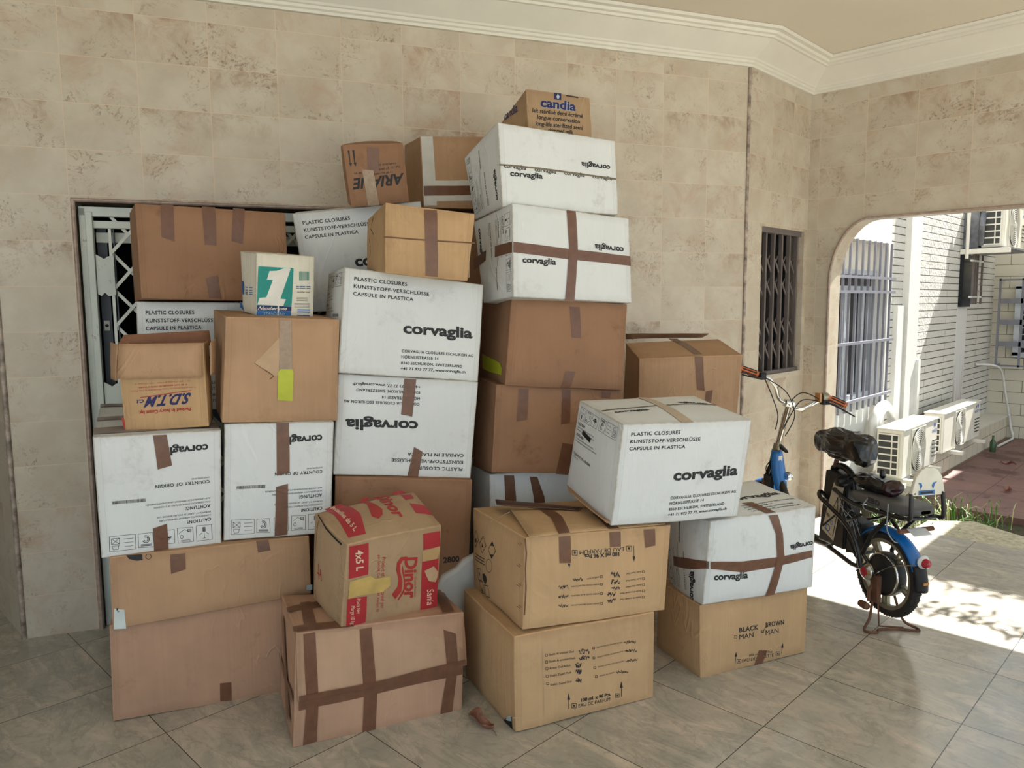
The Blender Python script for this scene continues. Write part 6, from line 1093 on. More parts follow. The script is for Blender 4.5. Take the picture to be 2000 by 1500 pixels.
m = MB(); m.box((6.5, 1.93, .065), (6.55, 2.358, .105), 'ac_white'); m.box((6.66, 1.90, .06), (6.72, 2.358, .11), 'ac_white'); m.box((7.35, 1.90, .06), (7.41, 2.358, .11), 'ac_white'); m.box((6.5, 2.25, .06), (7.5, 2.30, .10), 'ac_white'); m.box((6.66, 2.31, -.2), (6.72, 2.358, .11), 'ac_white'); m.box((7.35, 2.31, -.2), (7.41, 2.358, .11), 'ac_white')
tag(m.build('wall_bracket', bevel=.003), 'cream steel bracket carrying the air conditioner nearest the bicycle', 'bracket')
m = MB()
for x in (8.3, 9.15): m.box((x, 1.95, .07), (x+.06, 2.36, .105), 'ac_white')
tag(m.build('wall_bracket', bevel=.003), 'pale flat bracket under the farther low air conditioner', 'bracket')
m = MB(); m.box((9.5, 1.9, 2.10), (9.56, 2.369, 2.155), 'ac_white'); m.box((9.56, 1.9, 2.14), (10.7, 2.369, 2.165), 'ductgrey')
tag(m.build('wall_shelf', bevel=.003), 'white steel shelf under the high air conditioner', 'shelf')
m = MB(); m.box((9.60, 2.22, 2.17), (9.95, 2.369, 2.62), 'ductgrey'); m.tube([(9.62, 2.2, 2.2), (9.55, 2.18, 2.4), (9.65, 2.19, 2.6)], .03, 'ductgrey'); m.tube([(9.5, 2.3, 2.05), (9.5, 2.3, 2.65)], .018, 'ac_white')
tag(m.build('cable_duct', bevel=.004), 'grey stained duct between the wall and the high air conditioner', 'duct')
m = MB(); m.lathe([(.24+.035*math.cos(a), .035*math.sin(a)) for a in np.linspace(0, 2*math.pi, 13)[:-1]], 'hose', (7.02, 2.29, .44), 'Y', 48, close=True); m.lathe([(.205+.02*math.cos(a), -.03+.02*math.sin(a)) for a in np.linspace(0, 2*math.pi, 9)[:-1]], 'hose', (7.02, 2.29, .44), 'Y', 48, close=True)
tag(m.build('coiled_pipe', smooth=True), 'white coiled pipe hung behind the air conditioner nearest the bicycle', 'pipe')
m = MB(); m.tube([(10.4, 2.36, .82), (10.6, 2.2, .80), (10.8, 2.16, .70), (10.93, 2.14, .45), (11.03, 2.11, .2), (11.07, 2.08, -.02), (11.0, 2.04, -.12), (10.7, 2.04, -.13), (10.3, 2.05, -.13)], .014, 'hose', smooth=6); tag(m.build('water_hose', smooth=True), 'white hose hanging down the courtyard corner to the red tiles', 'hose')
m = MB(); m.lathe([(.0, 0), (.03, 0), (.032, .01), (.032, .11), (.012, .15), (.012, .19), (0, .19)], 'bottle_green', (9.97, 2.04, -.15), 'Z', 16); tag(m.build('glass_bottle', smooth=True), 'small green bottle standing on the red tiles by the plinth', 'bottle')
# grass in the bed
plain('grass', (96, 140, 50), .6, noise_amt=.35, nscale=20); plain('grass_dry', (196, 196, 140), .6, noise_amt=.2)
m = MB(); rr = random.Random(3)
for k in range(1100):
    bx_, by_ = rr.uniform(5.8, 6.95), rr.uniform(-.6, 2.1)
    if bx_ < 6.25 and by_ < 1.55 and rr.random() < .9: continue
    if bx_ > 6.3 and by_ < 1.3 and rr.random() < .75: continue
    h = rr.uniform(.06, .2)*(1.3 if by_ > 1.2 else .7); a = rr.uniform(0, 6.28); ln = rr.uniform(.03, .12); d = Vector((math.cos(a), math.sin(a), 0)); s_ = Vector((-d.y, d.x, 0))*rr.uniform(.003, .006); b = Vector((bx_, by_, -.215))
    pts = [b, b+d*ln*.35+Vector((0, 0, h*.7)), b+d*ln+Vector((0, 0, h*.9)), b+d*ln*1.5+Vector((0, 0, h*.75))]
    vs = []
    for q, p in enumerate(pts): f = (1, .9, .6, .05)[q]; vs += [p-s_*f, p+s_*f]
    m.add(vs, [(0, 1, 3, 2), (2, 3, 5, 4), (4, 5, 7, 6)], 'grass' if rr.random() < .7 else 'grass_dry')
tag(m.build('grass'), 'green grass growing in the bed along the red-tiled terrace', 'grass', kind='stuff')
def dead_leaf(name, loc, rz, sc, c, label):
    m = MB()
    def fn(u, v):
        x = (u-.5)*.13; w_ = .024*math.sin(math.pi*min(1, max(0.02, u)))**.6*(1.0-.35*math.exp(-((u-.45)/.1)**2)); y = (v-.5)*2*w_
        return Vector((x, y, .006+.5*y*y/.03+.012*math.sin(u*7)*(.5+v)+.012*abs(v-.5)*2))*sc
    m.grid(fn, 22, 8, c); m.tube([Vector(p)*sc for p in ((.06, 0, .006), (.08, -.004, .004), (.092, -.012, .003))], .0012*sc, c, n=5)
    o = m.build(name, smooth=True); so = o.modifiers.new('t', 'SOLIDIFY'); so.thickness = .001; o.location = loc; o.rotation_euler = (0, 0, rz); tag(o, label, 'leaf'); return o
plain('leafbrown', (140, 92, 74), .5, noise_amt=.3, nscale=40)
dead_leaf('dry_leaf', (1.84, 1.995, 0), R(-92), 1.1, 'leafbrown', 'curled reddish brown leaf on the floor between the front cartons')
for i, (x, y) in enumerate(((8.0, 1.5), (9.3, 1.75))): dead_leaf('dry_leaf', (x, y, -.15), i*1.3, 1.2, 'leafbrown', ('small brown leaf on the red tiles, nearer the bicycle', 'small brown leaf on the red tiles, farther back near the plinth')[i])['group'] = 'dry leaves on the red tiles'
# ------------------------------------------------------------------ the pile of cartons
C = {}
def carton(key, mat, label, **k):
    k.setdefault('group', 'white printed cartons in the pile' if mat.startswith('white') else 'brown cartons in the pile')
    C[key] = Carton(key, 'cardboard_box', mat, label, **k); return C[key]
WG = 'white closure maker cartons'
carton('G1', 'kraftrosy', 'plain pinkish brown carton on the floor at the far left of the pile', bulge=dict(F=.008))
carton('G2', 'kraft', 'plain brown carton at the left, under the two upside-down white cartons', bulge=dict(F=.01))
carton('Wl', 'whiteboard', 'leftmost white carton, upside-down, under the open red-printed box', bulge=dict(F=.006))
carton('Wm', 'whiteboard', 'upside-down white carton under the brown carton with the yellow tag and clear tape', bulge=dict(F=.006))
carton('K1', 'kraft', 'square brown carton with clear tape and a yellow tag, under the green-printed box', bulge=dict(F=.008), cat='box')
carton('ONE', 'whitecream', 'small cream paper box with a white numeral one on green', edge=.002)
carton('SDTM', 'kraftstripe', 'open carton with folded-out flaps and red and blue upside-down print', open_top=True, bulge=dict(F=.006, L=.006, R=.006))
carton('W8', 'whiteboard', 'white carton behind the open box, only its top lines of print showing')
carton('T9', 'kraftbrown', 'wide dark brown carton with three short tapes, beside the doorway grille', bulge=dict(F=.012))
carton('W10', 'whiteboard', 'tilted white carton under the small tilted brown box with two arrows', bulge=dict(F=.004))
carton('G3', 'kraftbrown', 'tall brown carton on the floor printed 2800 behind the red and white print box', bulge=dict(F=.012))
carton('W21', 'whiteboard', 'upside-down white carton in the centre, below the upright one', bulge=dict(F=.006))
carton('W22', 'whiteboard', 'upright white carton in the centre, under the ribbed brown box with one tape', bulge=dict(F=.006, L=.012))
carton('X23', 'kraftstripe', 'ribbed brown box with one vertical tape on top of the centre white cartons', bulge=dict(F=.01), amp=.005)
carton('P2', 'krafttan', 'tan perfume carton on the floor in front with a torn lower corner', bulge=dict(F=.012, L=.015), amp=.004)
carton('P1', 'krafttan', 'upside-down tan perfume carton with hazard diamonds on its side', bulge=dict(F=.008, L=.022, T=.008), amp=.004)
carton('M28', 'krafttan', 'tan carton on the floor printed black man and brown man, right end of the pile', bulge=dict(F=.01, L=.01))
carton('W27', 'whiteboard', 'scuffed white carton with crossed brown tape at the right, under the leaning one', bulge=dict(F=.012, L=.02, T=.01), amp=.006)
carton('W26', 'whiteboard', 'leaning white carton with a hand hole, right of the pile on two others', bulge=dict(F=.008, L=.02, T=.012), amp=.004)
carton('B31', 'kraftrosy', 'pinkish brown carton on the floor bound with many brown tapes', bulge=dict(T=.02, F=.0), amp=.003)
carton('D32', 'kraftolive', 'worn oil carton with red bands and swoosh lettering, on the heavily taped carton', bulge=dict(T=.03, L=.02, F=.008), amp=.006)
carton('W15', 'whiteboard', 'white carton with a neat cross of brown tape, second from the top', bulge=dict(F=.004))
carton('W14', 'whiteboard', 'white carton with a dirty open seam, directly below the milk box', bulge=dict(F=.006, L=.004))
carton('C13', 'kraftolive', 'small brown milk box with blue lettering at the very top of the pile')
carton('T16', 'kraftbrown', 'brown carton with a yellow tag on its left corner, under the cross-taped white one', bulge=dict(F=.012, L=.01), amp=.006)
carton('T17', 'kraftbrown', 'brown carton with several tapes behind the leaning white carton', bulge=dict(F=.01), amp=.004)
carton('W18', 'whiteboard', 'white carton with two vertical tapes, mostly hidden behind the tan perfume cartons', bulge=dict(F=.01))
carton('B29', 'kraft', 'brown carton with a raised flap between the tall stack and the bicycle', bulge=dict(F=.012, T=.01), amp=.005)
carton('A11', 'kraftbrown', 'small tilted brown box with two black arrows, upside-down, upper left of the peak', bulge=dict(F=.006, T=.015), amp=.006)
carton('T12', 'kraft', 'brown box with pale printed tape behind the tilted arrow box', bulge=dict(F=.004))
# support carton below the raised-flap one, hidden from the front
BOXES['S30'] = dict(o=BOXES['B29']['o'][:2]+[0], a=BOXES['B29']['a'], c=[[-.23+.46*i, .03+.38*j, .895*k] for k in (0, 1) for j in (0, 1) for i in (0, 1)], s={}, i=[])
carton('S30', 'kraft', 'tall plain carton under the raised-flap carton, behind the leaning white one')
for key, xa, xb, z, h, lb in (('S31', 1.30, 1.88, 0, 1.55, 'tall plain carton against the wall behind the square brown carton with the yellow tag'), ('S32', 1.90, 2.42, 0, 1.55, 'tall plain carton against the wall behind the centre white cartons'), ('S33', 2.02, 2.45, 1.555, .505, 'plain carton against the wall below the box with pale printed tape')):
    ux, uy = math.cos(YAW1), math.sin(YAW1); xm = (xa+xb)/2; ox, oy = CX+ux*xm+uy*.36, CY+uy*xm-ux*.36
    BOXES[key] = dict(o=[ox, oy, z], a=YAW1, c=[[(xb-xa)*(i-.5), .33*j, h*k] for k in (0, 1) for j in (0, 1) for i in (0, 1)], s={}, i=[]); carton(key, 'kraftbrown', lb)
m = MB(); pts = [(0, 0), (.26, 0), (.27, .3), (.255, .42), (.22, .475), (.17, .49), (.12, .475), (.085, .44), (.02, .41), (-.01, .36), (-.015, .28), (.0, .12)]
m.prism([(x, 0, z) for x, z in pts], (0, .05, 0), 'whiteboard'); o = m.build('plastic_sheet', smooth=True, recalc=True, bevel=.015); o.location = (2.025, 2.455, 0); o.rotation_euler = (0, 0, R(-25)); tag(o, 'white rounded plastic tray wedged in the gap beside the oil carton', 'sheet')  # white shape of unclear kind, built as a rounded plastic sheet
# ------------------------------------------------------------------ electric bicycle
plain('tyre', (44, 40, 37), .85, noise_amt=.2, bump=.4); plain('rimmetal', (150, 146, 126), .35, metal=.6); plain('frame_black', (24, 24, 25), .35); plain('blue_paint', (16, 110, 190), .3, coat=.5); plain('chrome', (214, 214, 210), .14, metal=1.0, noise_amt=.03); plain('seat_grey', (92, 92, 92), .5, noise_amt=.1); plain('orange_grip', (206, 112, 66), .35, metal=.3)
plain('rubber', (20, 20, 20), .6); plain('panelcream', (206, 198, 176), .5); plain('lampred', (170, 40, 52), .2); plain('rust', (122, 84, 64), .7, metal=.3, noise_amt=.3); plain('bagplastic', (15, 15, 17), .3, coat=.25); plain('bagwine', (50, 24, 28), .3); plain('rackcream', (224, 220, 204), .45); plain('bikeblue', (40, 110, 180), .5); plain('hubdark', (52, 52, 52), .5, metal=.4); plain('cablegrey', (150, 160, 164), .5); plain('stickerwhite', (220, 222, 220), .5); plain('reflector', (190, 130, 70), .3)
BR = empty('electric_bicycle', (3.85, 1.20, .05), R(58)); BR.scale = (.97, .97, .97); tag(BR, 'blue and black electric bicycle on its stand right of the cartons', 'bicycle')
def P(name, m, smooth=True, bevel=0, parent=None): return m.build(name, parent or BR, smooth=smooth, bevel=bevel)
def wheel(cx, cz, motor):
    wt = empty('wheel'); wt.parent = BR; wt.location = (cx, 0, cz)
    m = MB(); m.lathe([(.178, -.020), (.186, -.028), (.203, -.026), (.212, -.014), (.214, 0), (.212, .014), (.203, .026), (.186, .028), (.178, .020)], 'tyre', axis='Y', n=72, close=True)
    for k in range(72):
        a = 2*math.pi*k/72; M = Matrix.Rotation(a, 4, 'Y'); sg = 1 if k % 2 else -1; m.box((.209, sg*.002-.010, -.003), (.2165, sg*.002+.010, .003), 'tyre', M); m.box((.2, sg*.022-.004, -.003), (.209, sg*.022+.004, .003), 'tyre', M)
    m.build('tyre', wt, smooth=True)
    m = MB(); m.lathe([(.160, -.017), (.180, -.021), (.182, -.016), (.168, -.012), (.168, .012), (.182, .016), (.180, .021), (.160, .017)], 'rimmetal', axis='Y', n=72, close=True)
    for k in range(5):
        for dd in (-.09, .09):
            a = 2*math.pi*k/5+.3+dd; M = Matrix.Rotation(a, 4, 'Y'); m.box((.06, -.010, -.006), (.165, .010, .006), 'rimmetal', M)
    m.build('rim', wt, smooth=True)
    m = MB()
    if motor: m.lathe([(0, -.034), (.09, -.032), (.108, -.022), (.112, 0), (.108, .022), (.09, .032), (.03, .040), (0, .040)], 'hubdark', axis='Y', n=48)
    else: m.lathe([(0, -.034), (.03, -.032), (.03, .032), (0, .034)], 'hubdark', axis='Y', n=24)
    m.build('hub', wt, smooth=True)
    if motor:
        m = MB(); m.lathe([(.104+.006*math.cos(a), .030+.006*math.sin(a)) for a in np.linspace(0, 2*math.pi, 9)[:-1]], 'chrome', axis='Y', n=48, close=True); m.build('cover_ring', wt, smooth=True)
    return wt
wheel(0, .214, True); wheel(1.10, .214, False)
# fenders
def fender(cx, cz, a0, a1, r, w_, mat, name, n=28):
    m = MB()
    def fn(u, v):
        a = a0+(a1-a0)*u; t = (v-.5)*2; rr_ = r-.022*t*t; return (cx+rr_*math.cos(a), t*w_/2, cz+rr_*math.sin(a))
    m.grid(fn, n, 8, mat); o = P(name, m); so = o.modifiers.new('t', 'SOLIDIFY'); so.thickness = .003; return o
fender(0, .214, R(30), R(158), .243, .075, 'blue_paint', 'rear_fender'); fender(0, .214, R(152), R(182), .250, .072, 'rubber', 'mud_flap', 10); fender(1.10, .214, R(20), R(150), .24, .07, 'blue_paint', 'front_fender')
m = MB(); m.lathe([(0, -.012), (.026, -.010), (.033, 0), (.03, .008)], 'stickerwhite', (-.232, 0, .352), 'X', 24); P('lamp_housing', m)
m = MB(); m.lathe([(0, -.034), (.012, -.032), (.021, -.020), (.023, -.008)], 'lampred', (-.236, 0, .350), 'X', 24); P('tail_lamp', m)
m = MB(); m.box((-.258, -.016, .246), (-.252, .016, .258), 'reflector'); P('reflector', m)
# frame tubes
m = MB()
m.tube([(.44, 0, .66), (.50, 0, .30), (.46, 0, .22)], .017, 'frame_black', smooth=4); m.tube([(.46, 0, .22), (.75, 0, .24), (.98, 0, .50)], .026, 'frame_black', smooth=6)
for sgn in (-1, 1):
    m.tube([(.40, sgn*.05, .23), (.2, sgn*.055, .2), (0, sgn*.058, .214)], .012, 'frame_black'); m.tube([(.08, sgn*.088, .30), (.02, sgn*.088, .42), (-.11, sgn*.088, .555)], .011, 'frame_black'); m.tube([(.08, sgn*.088, .30), (.03, sgn*.065, .23), (0, sgn*.058, .214)], .010, 'frame_black')
    m.tube([(.36, sgn*.06, .57), (.16, sgn*.088, .54), (-.12, sgn*.09, .555), (-.2, sgn*.085, .56)], .011, 'frame_black', smooth=4)
    m.tube([(.30, sgn*.05, .40), (.18, sgn*.09, .45), (.10, sgn*.09, .50)], .008, 'frame_black', smooth=4)
m.tube([(-.12, -.09, .555), (-.12, .09, .555)], .009, 'frame_black'); m.tube([(.16, -.09, .54), (.16, .09, .54)], .009, 'frame_black')
m.tube([(.45, 0, .665), (.38, 0, .69), (.30, 0, .66), (.27, 0, .58)], .018, 'frame_black', smooth=5)
P('frame', m)
for sgn in (1, -1):
    m = MB(); m.tube([(.43, sgn*.05, .50), (.42, sgn*.10, .545), (.37, sgn*.14, .53), (.27, sgn*.14, .49), (.17, sgn*.14, .45), (.10, sgn*.138, .40), (.065, sgn*.13, .33), (.05, sgn*.12, .24)], .0115, 'frame_black', smooth=6); P('guard_bar', m)
# battery box
m = MB(); m.prism([(.455, -.05, .66), (.27, -.05, .655), (.275, -.05, .25), (.50, -.05, .24)], (0, .1, 0), 'frame_black'); P('battery_case', m, False, .012)
m = MB(); q = [(.35, .61), (.33, .63), (.30, .625), (.285, .60), (.365, .285), (.455, .325)]
m.prism([(x, .0508, z) for x, z in [(.375, .60), (.355, .625), (.31, .62), (.292, .59), (.36, .275), (.462, .315)]], (0, .002, 0), 'panelcream'); pn = P('side_panel', m, False)
m = MB()
def pl(pts, w_, mat, y=.0536):
    for a, b in zip(pts[:-1], pts[1:]):
        a = Vector((a[0], y, a[1])); b = Vector((b[0], y, b[1])); d = (b-a).normalized(); s_ = Vector((-d.z, 0, d.x))*w_/2; m.add([a-s_, b-s_, b+s_, a+s_], [(0, 1, 2, 3)], mat)
pl([(.333, .53), (.373, .455)], .005, 'ink'); pl([(.365, .462), (.375, .44), (.362, .43), (.352, .445)], .004, 'ink'); pl([(.34, .45), (.352, .47)], .004, 'ink')
pl([(.455, .335), (.345, .43)], .012, 'ink'); pl([(.335, .44), (.366, .30)], .006, 'ink'); pl([(.44, .33), (.375, .30)], .003, 'ink')
pl([(.41+.018*math.cos(a), .338+.018*math.sin(a)) for a in np.linspace(0, 6.3, 12)], .006, 'bikeblue'); pl([(.38+.010*math.cos(a), .375+.012*math.sin(a)) for a in np.linspace(0, 6.3, 10)], .004, 'bikeblue')
V, F = glyphs('EBD', 'b'); m.add([(.425-a*.03, .0538, .405+b*.02-a*.008) for a, b in V], F, 'ink'); m.build('printed_emblem', pn)
m = MB(); m.lathe([(0, -.02), (.03, -.02), (.032, .0), (.022, .03), (0, .034)], 'frame_black', (.30, .06, .625), 'Y', 20); P('battery_lock', m)
m = MB(); m.prism([(.27, -.04, .44), (.16, -.04, .43), (.14, -.04, .27), (.27, -.04, .24)], (0, .08, 0), 'hubdark'); m.tube([(.27, .04, .5), (.2, .05, .47), (.17, .05, .38), (.24, .055, .33), (.18, .05, .25), (.12, .05, .22)], .006, 'rubber'); P('controller_box', m, False, .01)
m = MB(); rr = random.Random(2)
for k in range(7):
    p = [(.27+rr.uniform(-.02, .05), .055+rr.uniform(0, .03), .56+rr.uniform(-.05, .03)), (.2+rr.uniform(-.05, .05), .075+rr.uniform(-.02, .03), .44+rr.uniform(-.04, .05)), (.15+rr.uniform(-.05, .05), .075, .47+rr.uniform(-.05, .05)), (.12+rr.uniform(-.03, .05), .06, .36+rr.uniform(-.04, .05))]
    m.tube(p, .0022, 'rubber' if k % 3 else 'cablegrey', n=6, smooth=6)
P('wiring', m)
m = MB(); m.tube([(.445, 0, .65), (.415, 0, .75)], .014, 'rust'); m.tube([(.447, 0, .645), (.443, 0, .665)], .021, 'frame_black'); P('seat_post', m)
m = MB()
def sd(u, v):
    a = 2*math.pi*v; x = .56-.34*u; w_ = (.03+.085*min(1, u*1.6)**1.3)*max(.05, math.sin(math.pi*min(.97, u*.93+.04)))**.35; return (x, w_*math.cos(a), .78+.028*math.sin(a)*(1.2 if math.sin(a) > 0 else .9)+.02*u)
m.grid(sd, 16, 20, 'rubber'); P('saddle', m)
# rear seat
m = MB()
def rs(u, v):
    a = 2*math.pi*v; x = .22-.45*u; e = max(.04, 1-abs(2*u-1)**6)**.4; c, s_ = math.cos(a), math.sin(a)
    return (x, .095*e*math.copysign(abs(c)**.35, c), .582+.030*e*math.copysign(abs(s_)**.5, s_)+.012*u)
m.grid(rs, 28, 32, 'seat_grey'); st_ = P('passenger_seat', m, True)
m = MB(); V, F = glyphs('EBD', 'b'); m.add([(.045-a*.085, .0985, .583-a*.002+b*.026) for a, b in V], F, 'ink'); m.build('printed_lettering', st_)
m = MB(); m.tube([(-.21, .085, .565), (-.235, .09, .575), (-.228, .085, .69)], .010, 'frame_black', smooth=4); m.tube([(-.21, -.085, .565), (-.24, -.09, .575), (-.235, -.085, .69)], .010, 'frame_black', smooth=4); m.tube([(-.21, .085, .565), (-.215, 0, .56), (-.21, -.085, .565)], .008, 'frame_black'); P('backrest_frame', m)
m = MB(); out_ = [(.092, .68), (.088, .70), (.07, .77), (.045, .80), (.02, .815), (-.02, .815), (-.05, .80), (-.075, .77), (-.092, .70), (-.095, .68)]
m.prism([(-.238, y, z) for y, z in out_], (.02, 0, 0), 'rackcream'); bk = P('backrest', m, False, .004)
m = MB()
def yz(pts, mat, x=-.2395): m.add([(x, p[0], p[1]) for p in pts], [tuple(range(len(pts)))], mat)
yz([(.055, .685), (-.035, .685), (-.035, .706), (.055, .706)], 'bikeblue'); yz([(.045, .71), (.052, .735), (.062, .745), (.042, .742), (.036, .728)], 'bikeblue'); yz([(-.025, .71), (-.034, .735), (-.046, .745), (-.024, .742), (-.017, .728)], 'bikeblue')
for y in (.075, -.08): yz([(y+.004*math.cos(a), .692+.004*math.sin(a)) for a in np.linspace(0, 6.28, 9)[:-1]], 'ink', -.2397)
yz([(.045, .69), (-.025, .69), (-.025, .70), (.045, .70)], 'ink', -.2399)
m.build('printed_emblem', bk)
for a in ([(.05, .094, .60), (.07, .105, .56), (.06, .1, .54), (.0, .1, .54)], [(-.10, .10, .61), (-.11, .11, .56), (-.10, .1, .48), (-.12, .08, .43), (-.13, .06, .42)]):
    m = MB(); m.tube(a, .003, 'cablegrey', n=6, smooth=6); P('tie_cord', m)
# steering
m = MB(); m.tube([(1.10, .05, .214), (1.06, .045, .45), (1.03, .03, .55)], .014, 'frame_black'); m.tube([(1.10, -.05, .214), (1.06, -.045, .45), (1.03, -.03, .55)], .014, 'frame_black'); m.tube([(1.06, 0, .50), (1.01, 0, .66)], .028, 'frame_black', n=14); P('fork', m)
m = MB(); m.tube([(1.012, 0, .655), (.995, 0, .70)], .026, 'rimmetal', n=16); P('headset_collar', m)
m = MB(); m.tube([(1.0, 0, .69), (.89, 0, .975)], .0185, 'chrome', n=16); m.tube([(.89, -.025, .972), (.89, .03, .978)], .024, 'chrome', n=14); P('stem', m)
m = MB(); m.tube([(.86, .225, 1.155), (.865, .17, 1.14), (.885, .10, 1.08), (.915, .06, 1.01), (.90, .03, .98), (.885, -.02, .955), (.87, -.07, .942), (.865, -.13, .965), (.835, -.17, .995), (.81, -.20, 1.01)], .0125, 'chrome', smooth=6, n=12); P('handlebar', m)
def grip(a, b, c):
    a, b = Vector(a), Vector(b); m = MB(); d = b-a; m.tube([a, a+d*.05, a+d*.5, a+d*.93, b], [.019, .017, .018, .017, .021], 'orange_grip', n=16)
    s_ = d.normalized().orthogonal().normalized(); t = d.normalized().cross(s_)
    for k in range(6): an = k*math.pi/3; o_ = s_*math.cos(an)*.0178+t*math.sin(an)*.0178; m.tube([a+d*.12+o_, a+d*.5+o_, a+d*.88+o_], .0042, 'rubber', n=6)
    P('handlebar_grip', m)
grip((.858, .24, 1.162), (.884, .345, 1.20), 1); grip((.805, -.21, 1.012), (.755, -.30, .965), -1)
m = MB(); m.box((.83, .195, 1.13), (.885, .235, 1.175), 'rubber'); P('switch_housing', m, False, .008)
m = MB(); m.lathe([(.0, -.02), (.026, -.02), (.03, .0), (.026, .02), (0, .02)], 'rimmetal', (.815, -.19, 1.015), 'Y', 20); m.box((.80, -.16, .985), (.85, -.15, 1.04), 'reflector'); m.box((.79, -.21, .97), (.83, -.17, 1.0), 'rubber'); P('throttle_housing', m)
m = MB(); m.tube([(.845, .21, 1.145), (.83, .26, 1.145), (.85, .35, 1.165)], [.006, .006, .004], 'rubber', n=8, smooth=4); P('brake_lever', m)
m = MB(); m.tube([(.785, -.19, .985), (.755, -.24, .96), (.70, -.32, .905)], [.006, .006, .004], 'rubber', n=8, smooth=4); P('brake_lever', m)
for a in ([(.84, .20, 1.13), (.87, .13, 1.02), (.93, .05, .90), (.98, .03, .80)], [(.85, .19, 1.14), (.83, .06, 1.05), (.86, -.02, .90), (.95, -.02, .76)], [(.81, -.16, 1.0), (.86, -.06, 1.04), (.93, .0, .93), (.98, .0, .80)], [(.82, -.15, .99), (.85, -.05, .99), (.92, 0, .84), (.98, 0, .74)], [(1.0, .02, .62), (1.04, .05, .55), (1.0, .06, .5), (1.03, .03, .58)]):
    m = MB(); m.tube(a, .0032, 'rubber', n=6, smooth=8); P('control_cable', m)
m = MB(); m.prism([(.985, -.02, .70), (.92, -.02, .675), (.91, -.02, .66), (.98, -.02, .675)], (0, .02, 0), 'rubber'); P('lamp_bracket', m, False)
m = MB()
def shd(u, v):
    z = .66-.26*u; x = 1.015-.075*u+.012*math.sin(u*3); w_ = .034+.012*math.sin(u*math.pi); t = (v-.5)*2; return (x-.035+.03*t*t, w_*t, z)
m.grid(shd, 12, 8, 'blue_paint'); o = P('blue_shield', m); so = o.modifiers.new('t', 'SOLIDIFY'); so.thickness = .006
m = MB(); m.box((.966, -.016, .598), (.9735, .012, .63), 'stickerwhite'); P('sticker', m, False)
m = MB(); m.lathe([(0, .03), (.025, .025), (.03, 0), (.018, -.03), (0, -.034)], 'chrome', (.955, -.05, .50), 'X', 20); P('horn', m)
m = MB(); m.tube([(1.06, .045, .47), (1.05, .05, .42), (1.0, .05, .40)], .02, 'rust', n=10); m.box((.98, .03, .40), (1.05, .06, .5), 'rubber'); P('front_basket_mount', m)
# stand, pedals, peg
m = MB(); L_ = lambda x, y, z: (x, y, z-.052)
m.tube([(.02, .05, .13), (.01, .075, .06), (-.03, .12, 0.0), (-.05, .165, -.042), (-.085, .16, -.044), (-.095, .125, -.044), (-.07, .095, -.044), (-.08, .02, -.044), (-.10, -.03, -.044), (-.13, -.085, -.044), (-.10, -.1, -.044), (-.06, -.06, -.02), (-.02, -.05, .05), (.02, -.05, .13)], .0065, 'rust', smooth=6, n=8); m.tube([(.0, .05, .08), (-.04, .07, -.04), (-.08, -.04, -.044)], .005, 'rust'); P('kickstand', m)
m = MB(); m.lathe([(0, .085), (.03, .085), (.045, .092), (.045, .105), (.03, .118), (0, .12)], 'chrome', (.03, 0, .225), 'Y', 24); m.lathe([(0, .12), (.025, .121), (.02, .124)], 'lampred', (.03, 0, .225), 'Y', 20); P('axle_step', m)
m = MB(); m.tube([(.0, .05, .214), (.03, .08, .12), (.015, .09, .07)], .010, 'rust', n=8); m.lathe([(0, -.03), (.017, -.026), (.02, 0), (.017, .026), (0, .03)], 'rust', (.015, .12, .055), 'X', 16); m.box((-.02, .05, .07), (.03, .075, .21), 'rust'); P('rear_peg', m)
m = MB(); m.tube([(0, .08, .214), (-.10, .07, .29), (-.225, .04, .338)], .003, 'chrome', n=6, smooth=3); P('lamp_wire', m)
m = MB(); m.prism([(-.15, .03, .49), (-.20, .03, .47), (-.20, .03, .474), (-.15, .03, .494)], (0, -.10, 0), 'stickerwhite'); m.tube([(-.14, .07, .48), (-.15, -.12, .485)], .012, 'rust'); P('licence_plate', m, False)
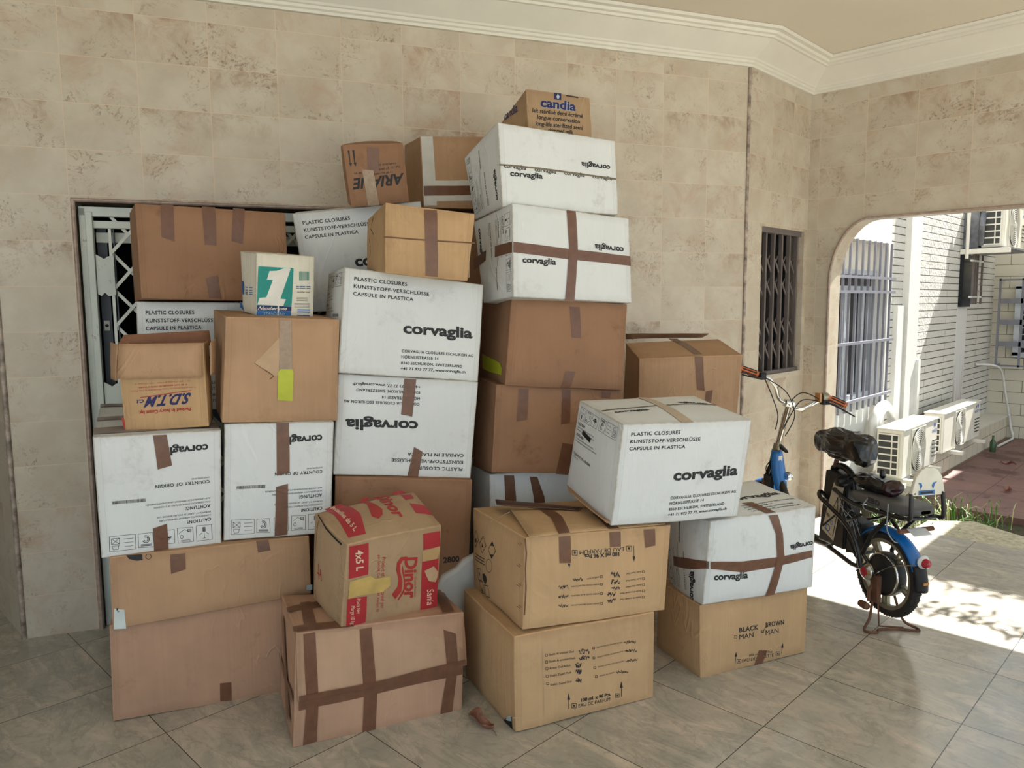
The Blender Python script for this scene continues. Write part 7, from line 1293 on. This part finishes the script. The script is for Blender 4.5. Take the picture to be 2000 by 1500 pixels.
# plastic bags
def blob(name, fn, mat, label, cat='bag', seed=1, amp=.02, extra=None):
    bm = bmesh.new(); bmesh.ops.create_icosphere(bm, subdivisions=4, radius=1)
    for v in bm.verts:
        p = v.co.copy(); q = fn(p); n1 = noise.noise_vector(q*9+Vector((seed, 0, 0))); n2 = noise.noise(q*22+Vector((0, seed, 0))); n3 = abs(noise.noise(q*Vector((14, 30, 14)) if False else Vector((q.x*12, q.y*12, q.z*34))+Vector((0, 0, seed))))
        v.co = q+n1*amp*.7+p.normalized()*(n2*amp*.5-n3*amp*.9)+noise.noise_vector(q*60+Vector((0, seed, 3)))*amp*.22
    me = bpy.data.meshes.new(name); bm.to_mesh(me); bm.free(); me.materials.append(MATS[mat])
    o = bpy.data.objects.new(name, me); col.objects.link(o); return o
def f1(p):
    x = .375-.225*p.x; sx = p.x
    sg = lambda a, e: math.copysign(abs(a)**e, a); h = .078+.012*sx+.02*sx*sx; z = .812+.006*sx+sg(p.z, .6)*h-(.03 if sx > .5 else 0)*(p.z < 0)*(sx-.5); x = .375-.225*sg(p.x, .7); y = sg(p.y, .7)*.10*(.75+.25*sx)
    return Vector((x, y, z))
M_ = BR.matrix_basis.copy(); bpy.context.view_layer.update(); M_ = BR.matrix_world.copy()
o = blob('plastic_bag', f1, 'bagplastic', '', seed=3, amp=.026); o.matrix_world = M_; tag(o, 'black plastic bag pulled over the saddle of the electric bicycle', 'bag')
def f2(p):
    x = .115-.15*p.x; w_ = .075*(1-.35*abs(p.x)**3); z = .655+p.z*.045*(1-.15*p.x); return Vector((x, p.y*w_, z))
o = blob('plastic_bag', f2, 'bagplastic', '', seed=7, amp=.016); o.matrix_world = M_; tag(o, 'knotted black and wine plastic bag on the passenger seat', 'bag')
kn = blob('knot', lambda p: Vector((.055+p.x*.018, p.y*.014+.01, .715+p.z*.028)), 'bagplastic', '', seed=9, amp=.008); kn.parent = o
kn = blob('wine_cloth', lambda p: Vector((-.005-.045*p.x, p.y*.056, .655+p.z*.042)), 'bagwine', '', seed=11, amp=.014); kn.parent = o; kn['label'] = 'dark wine coloured end of the bag'
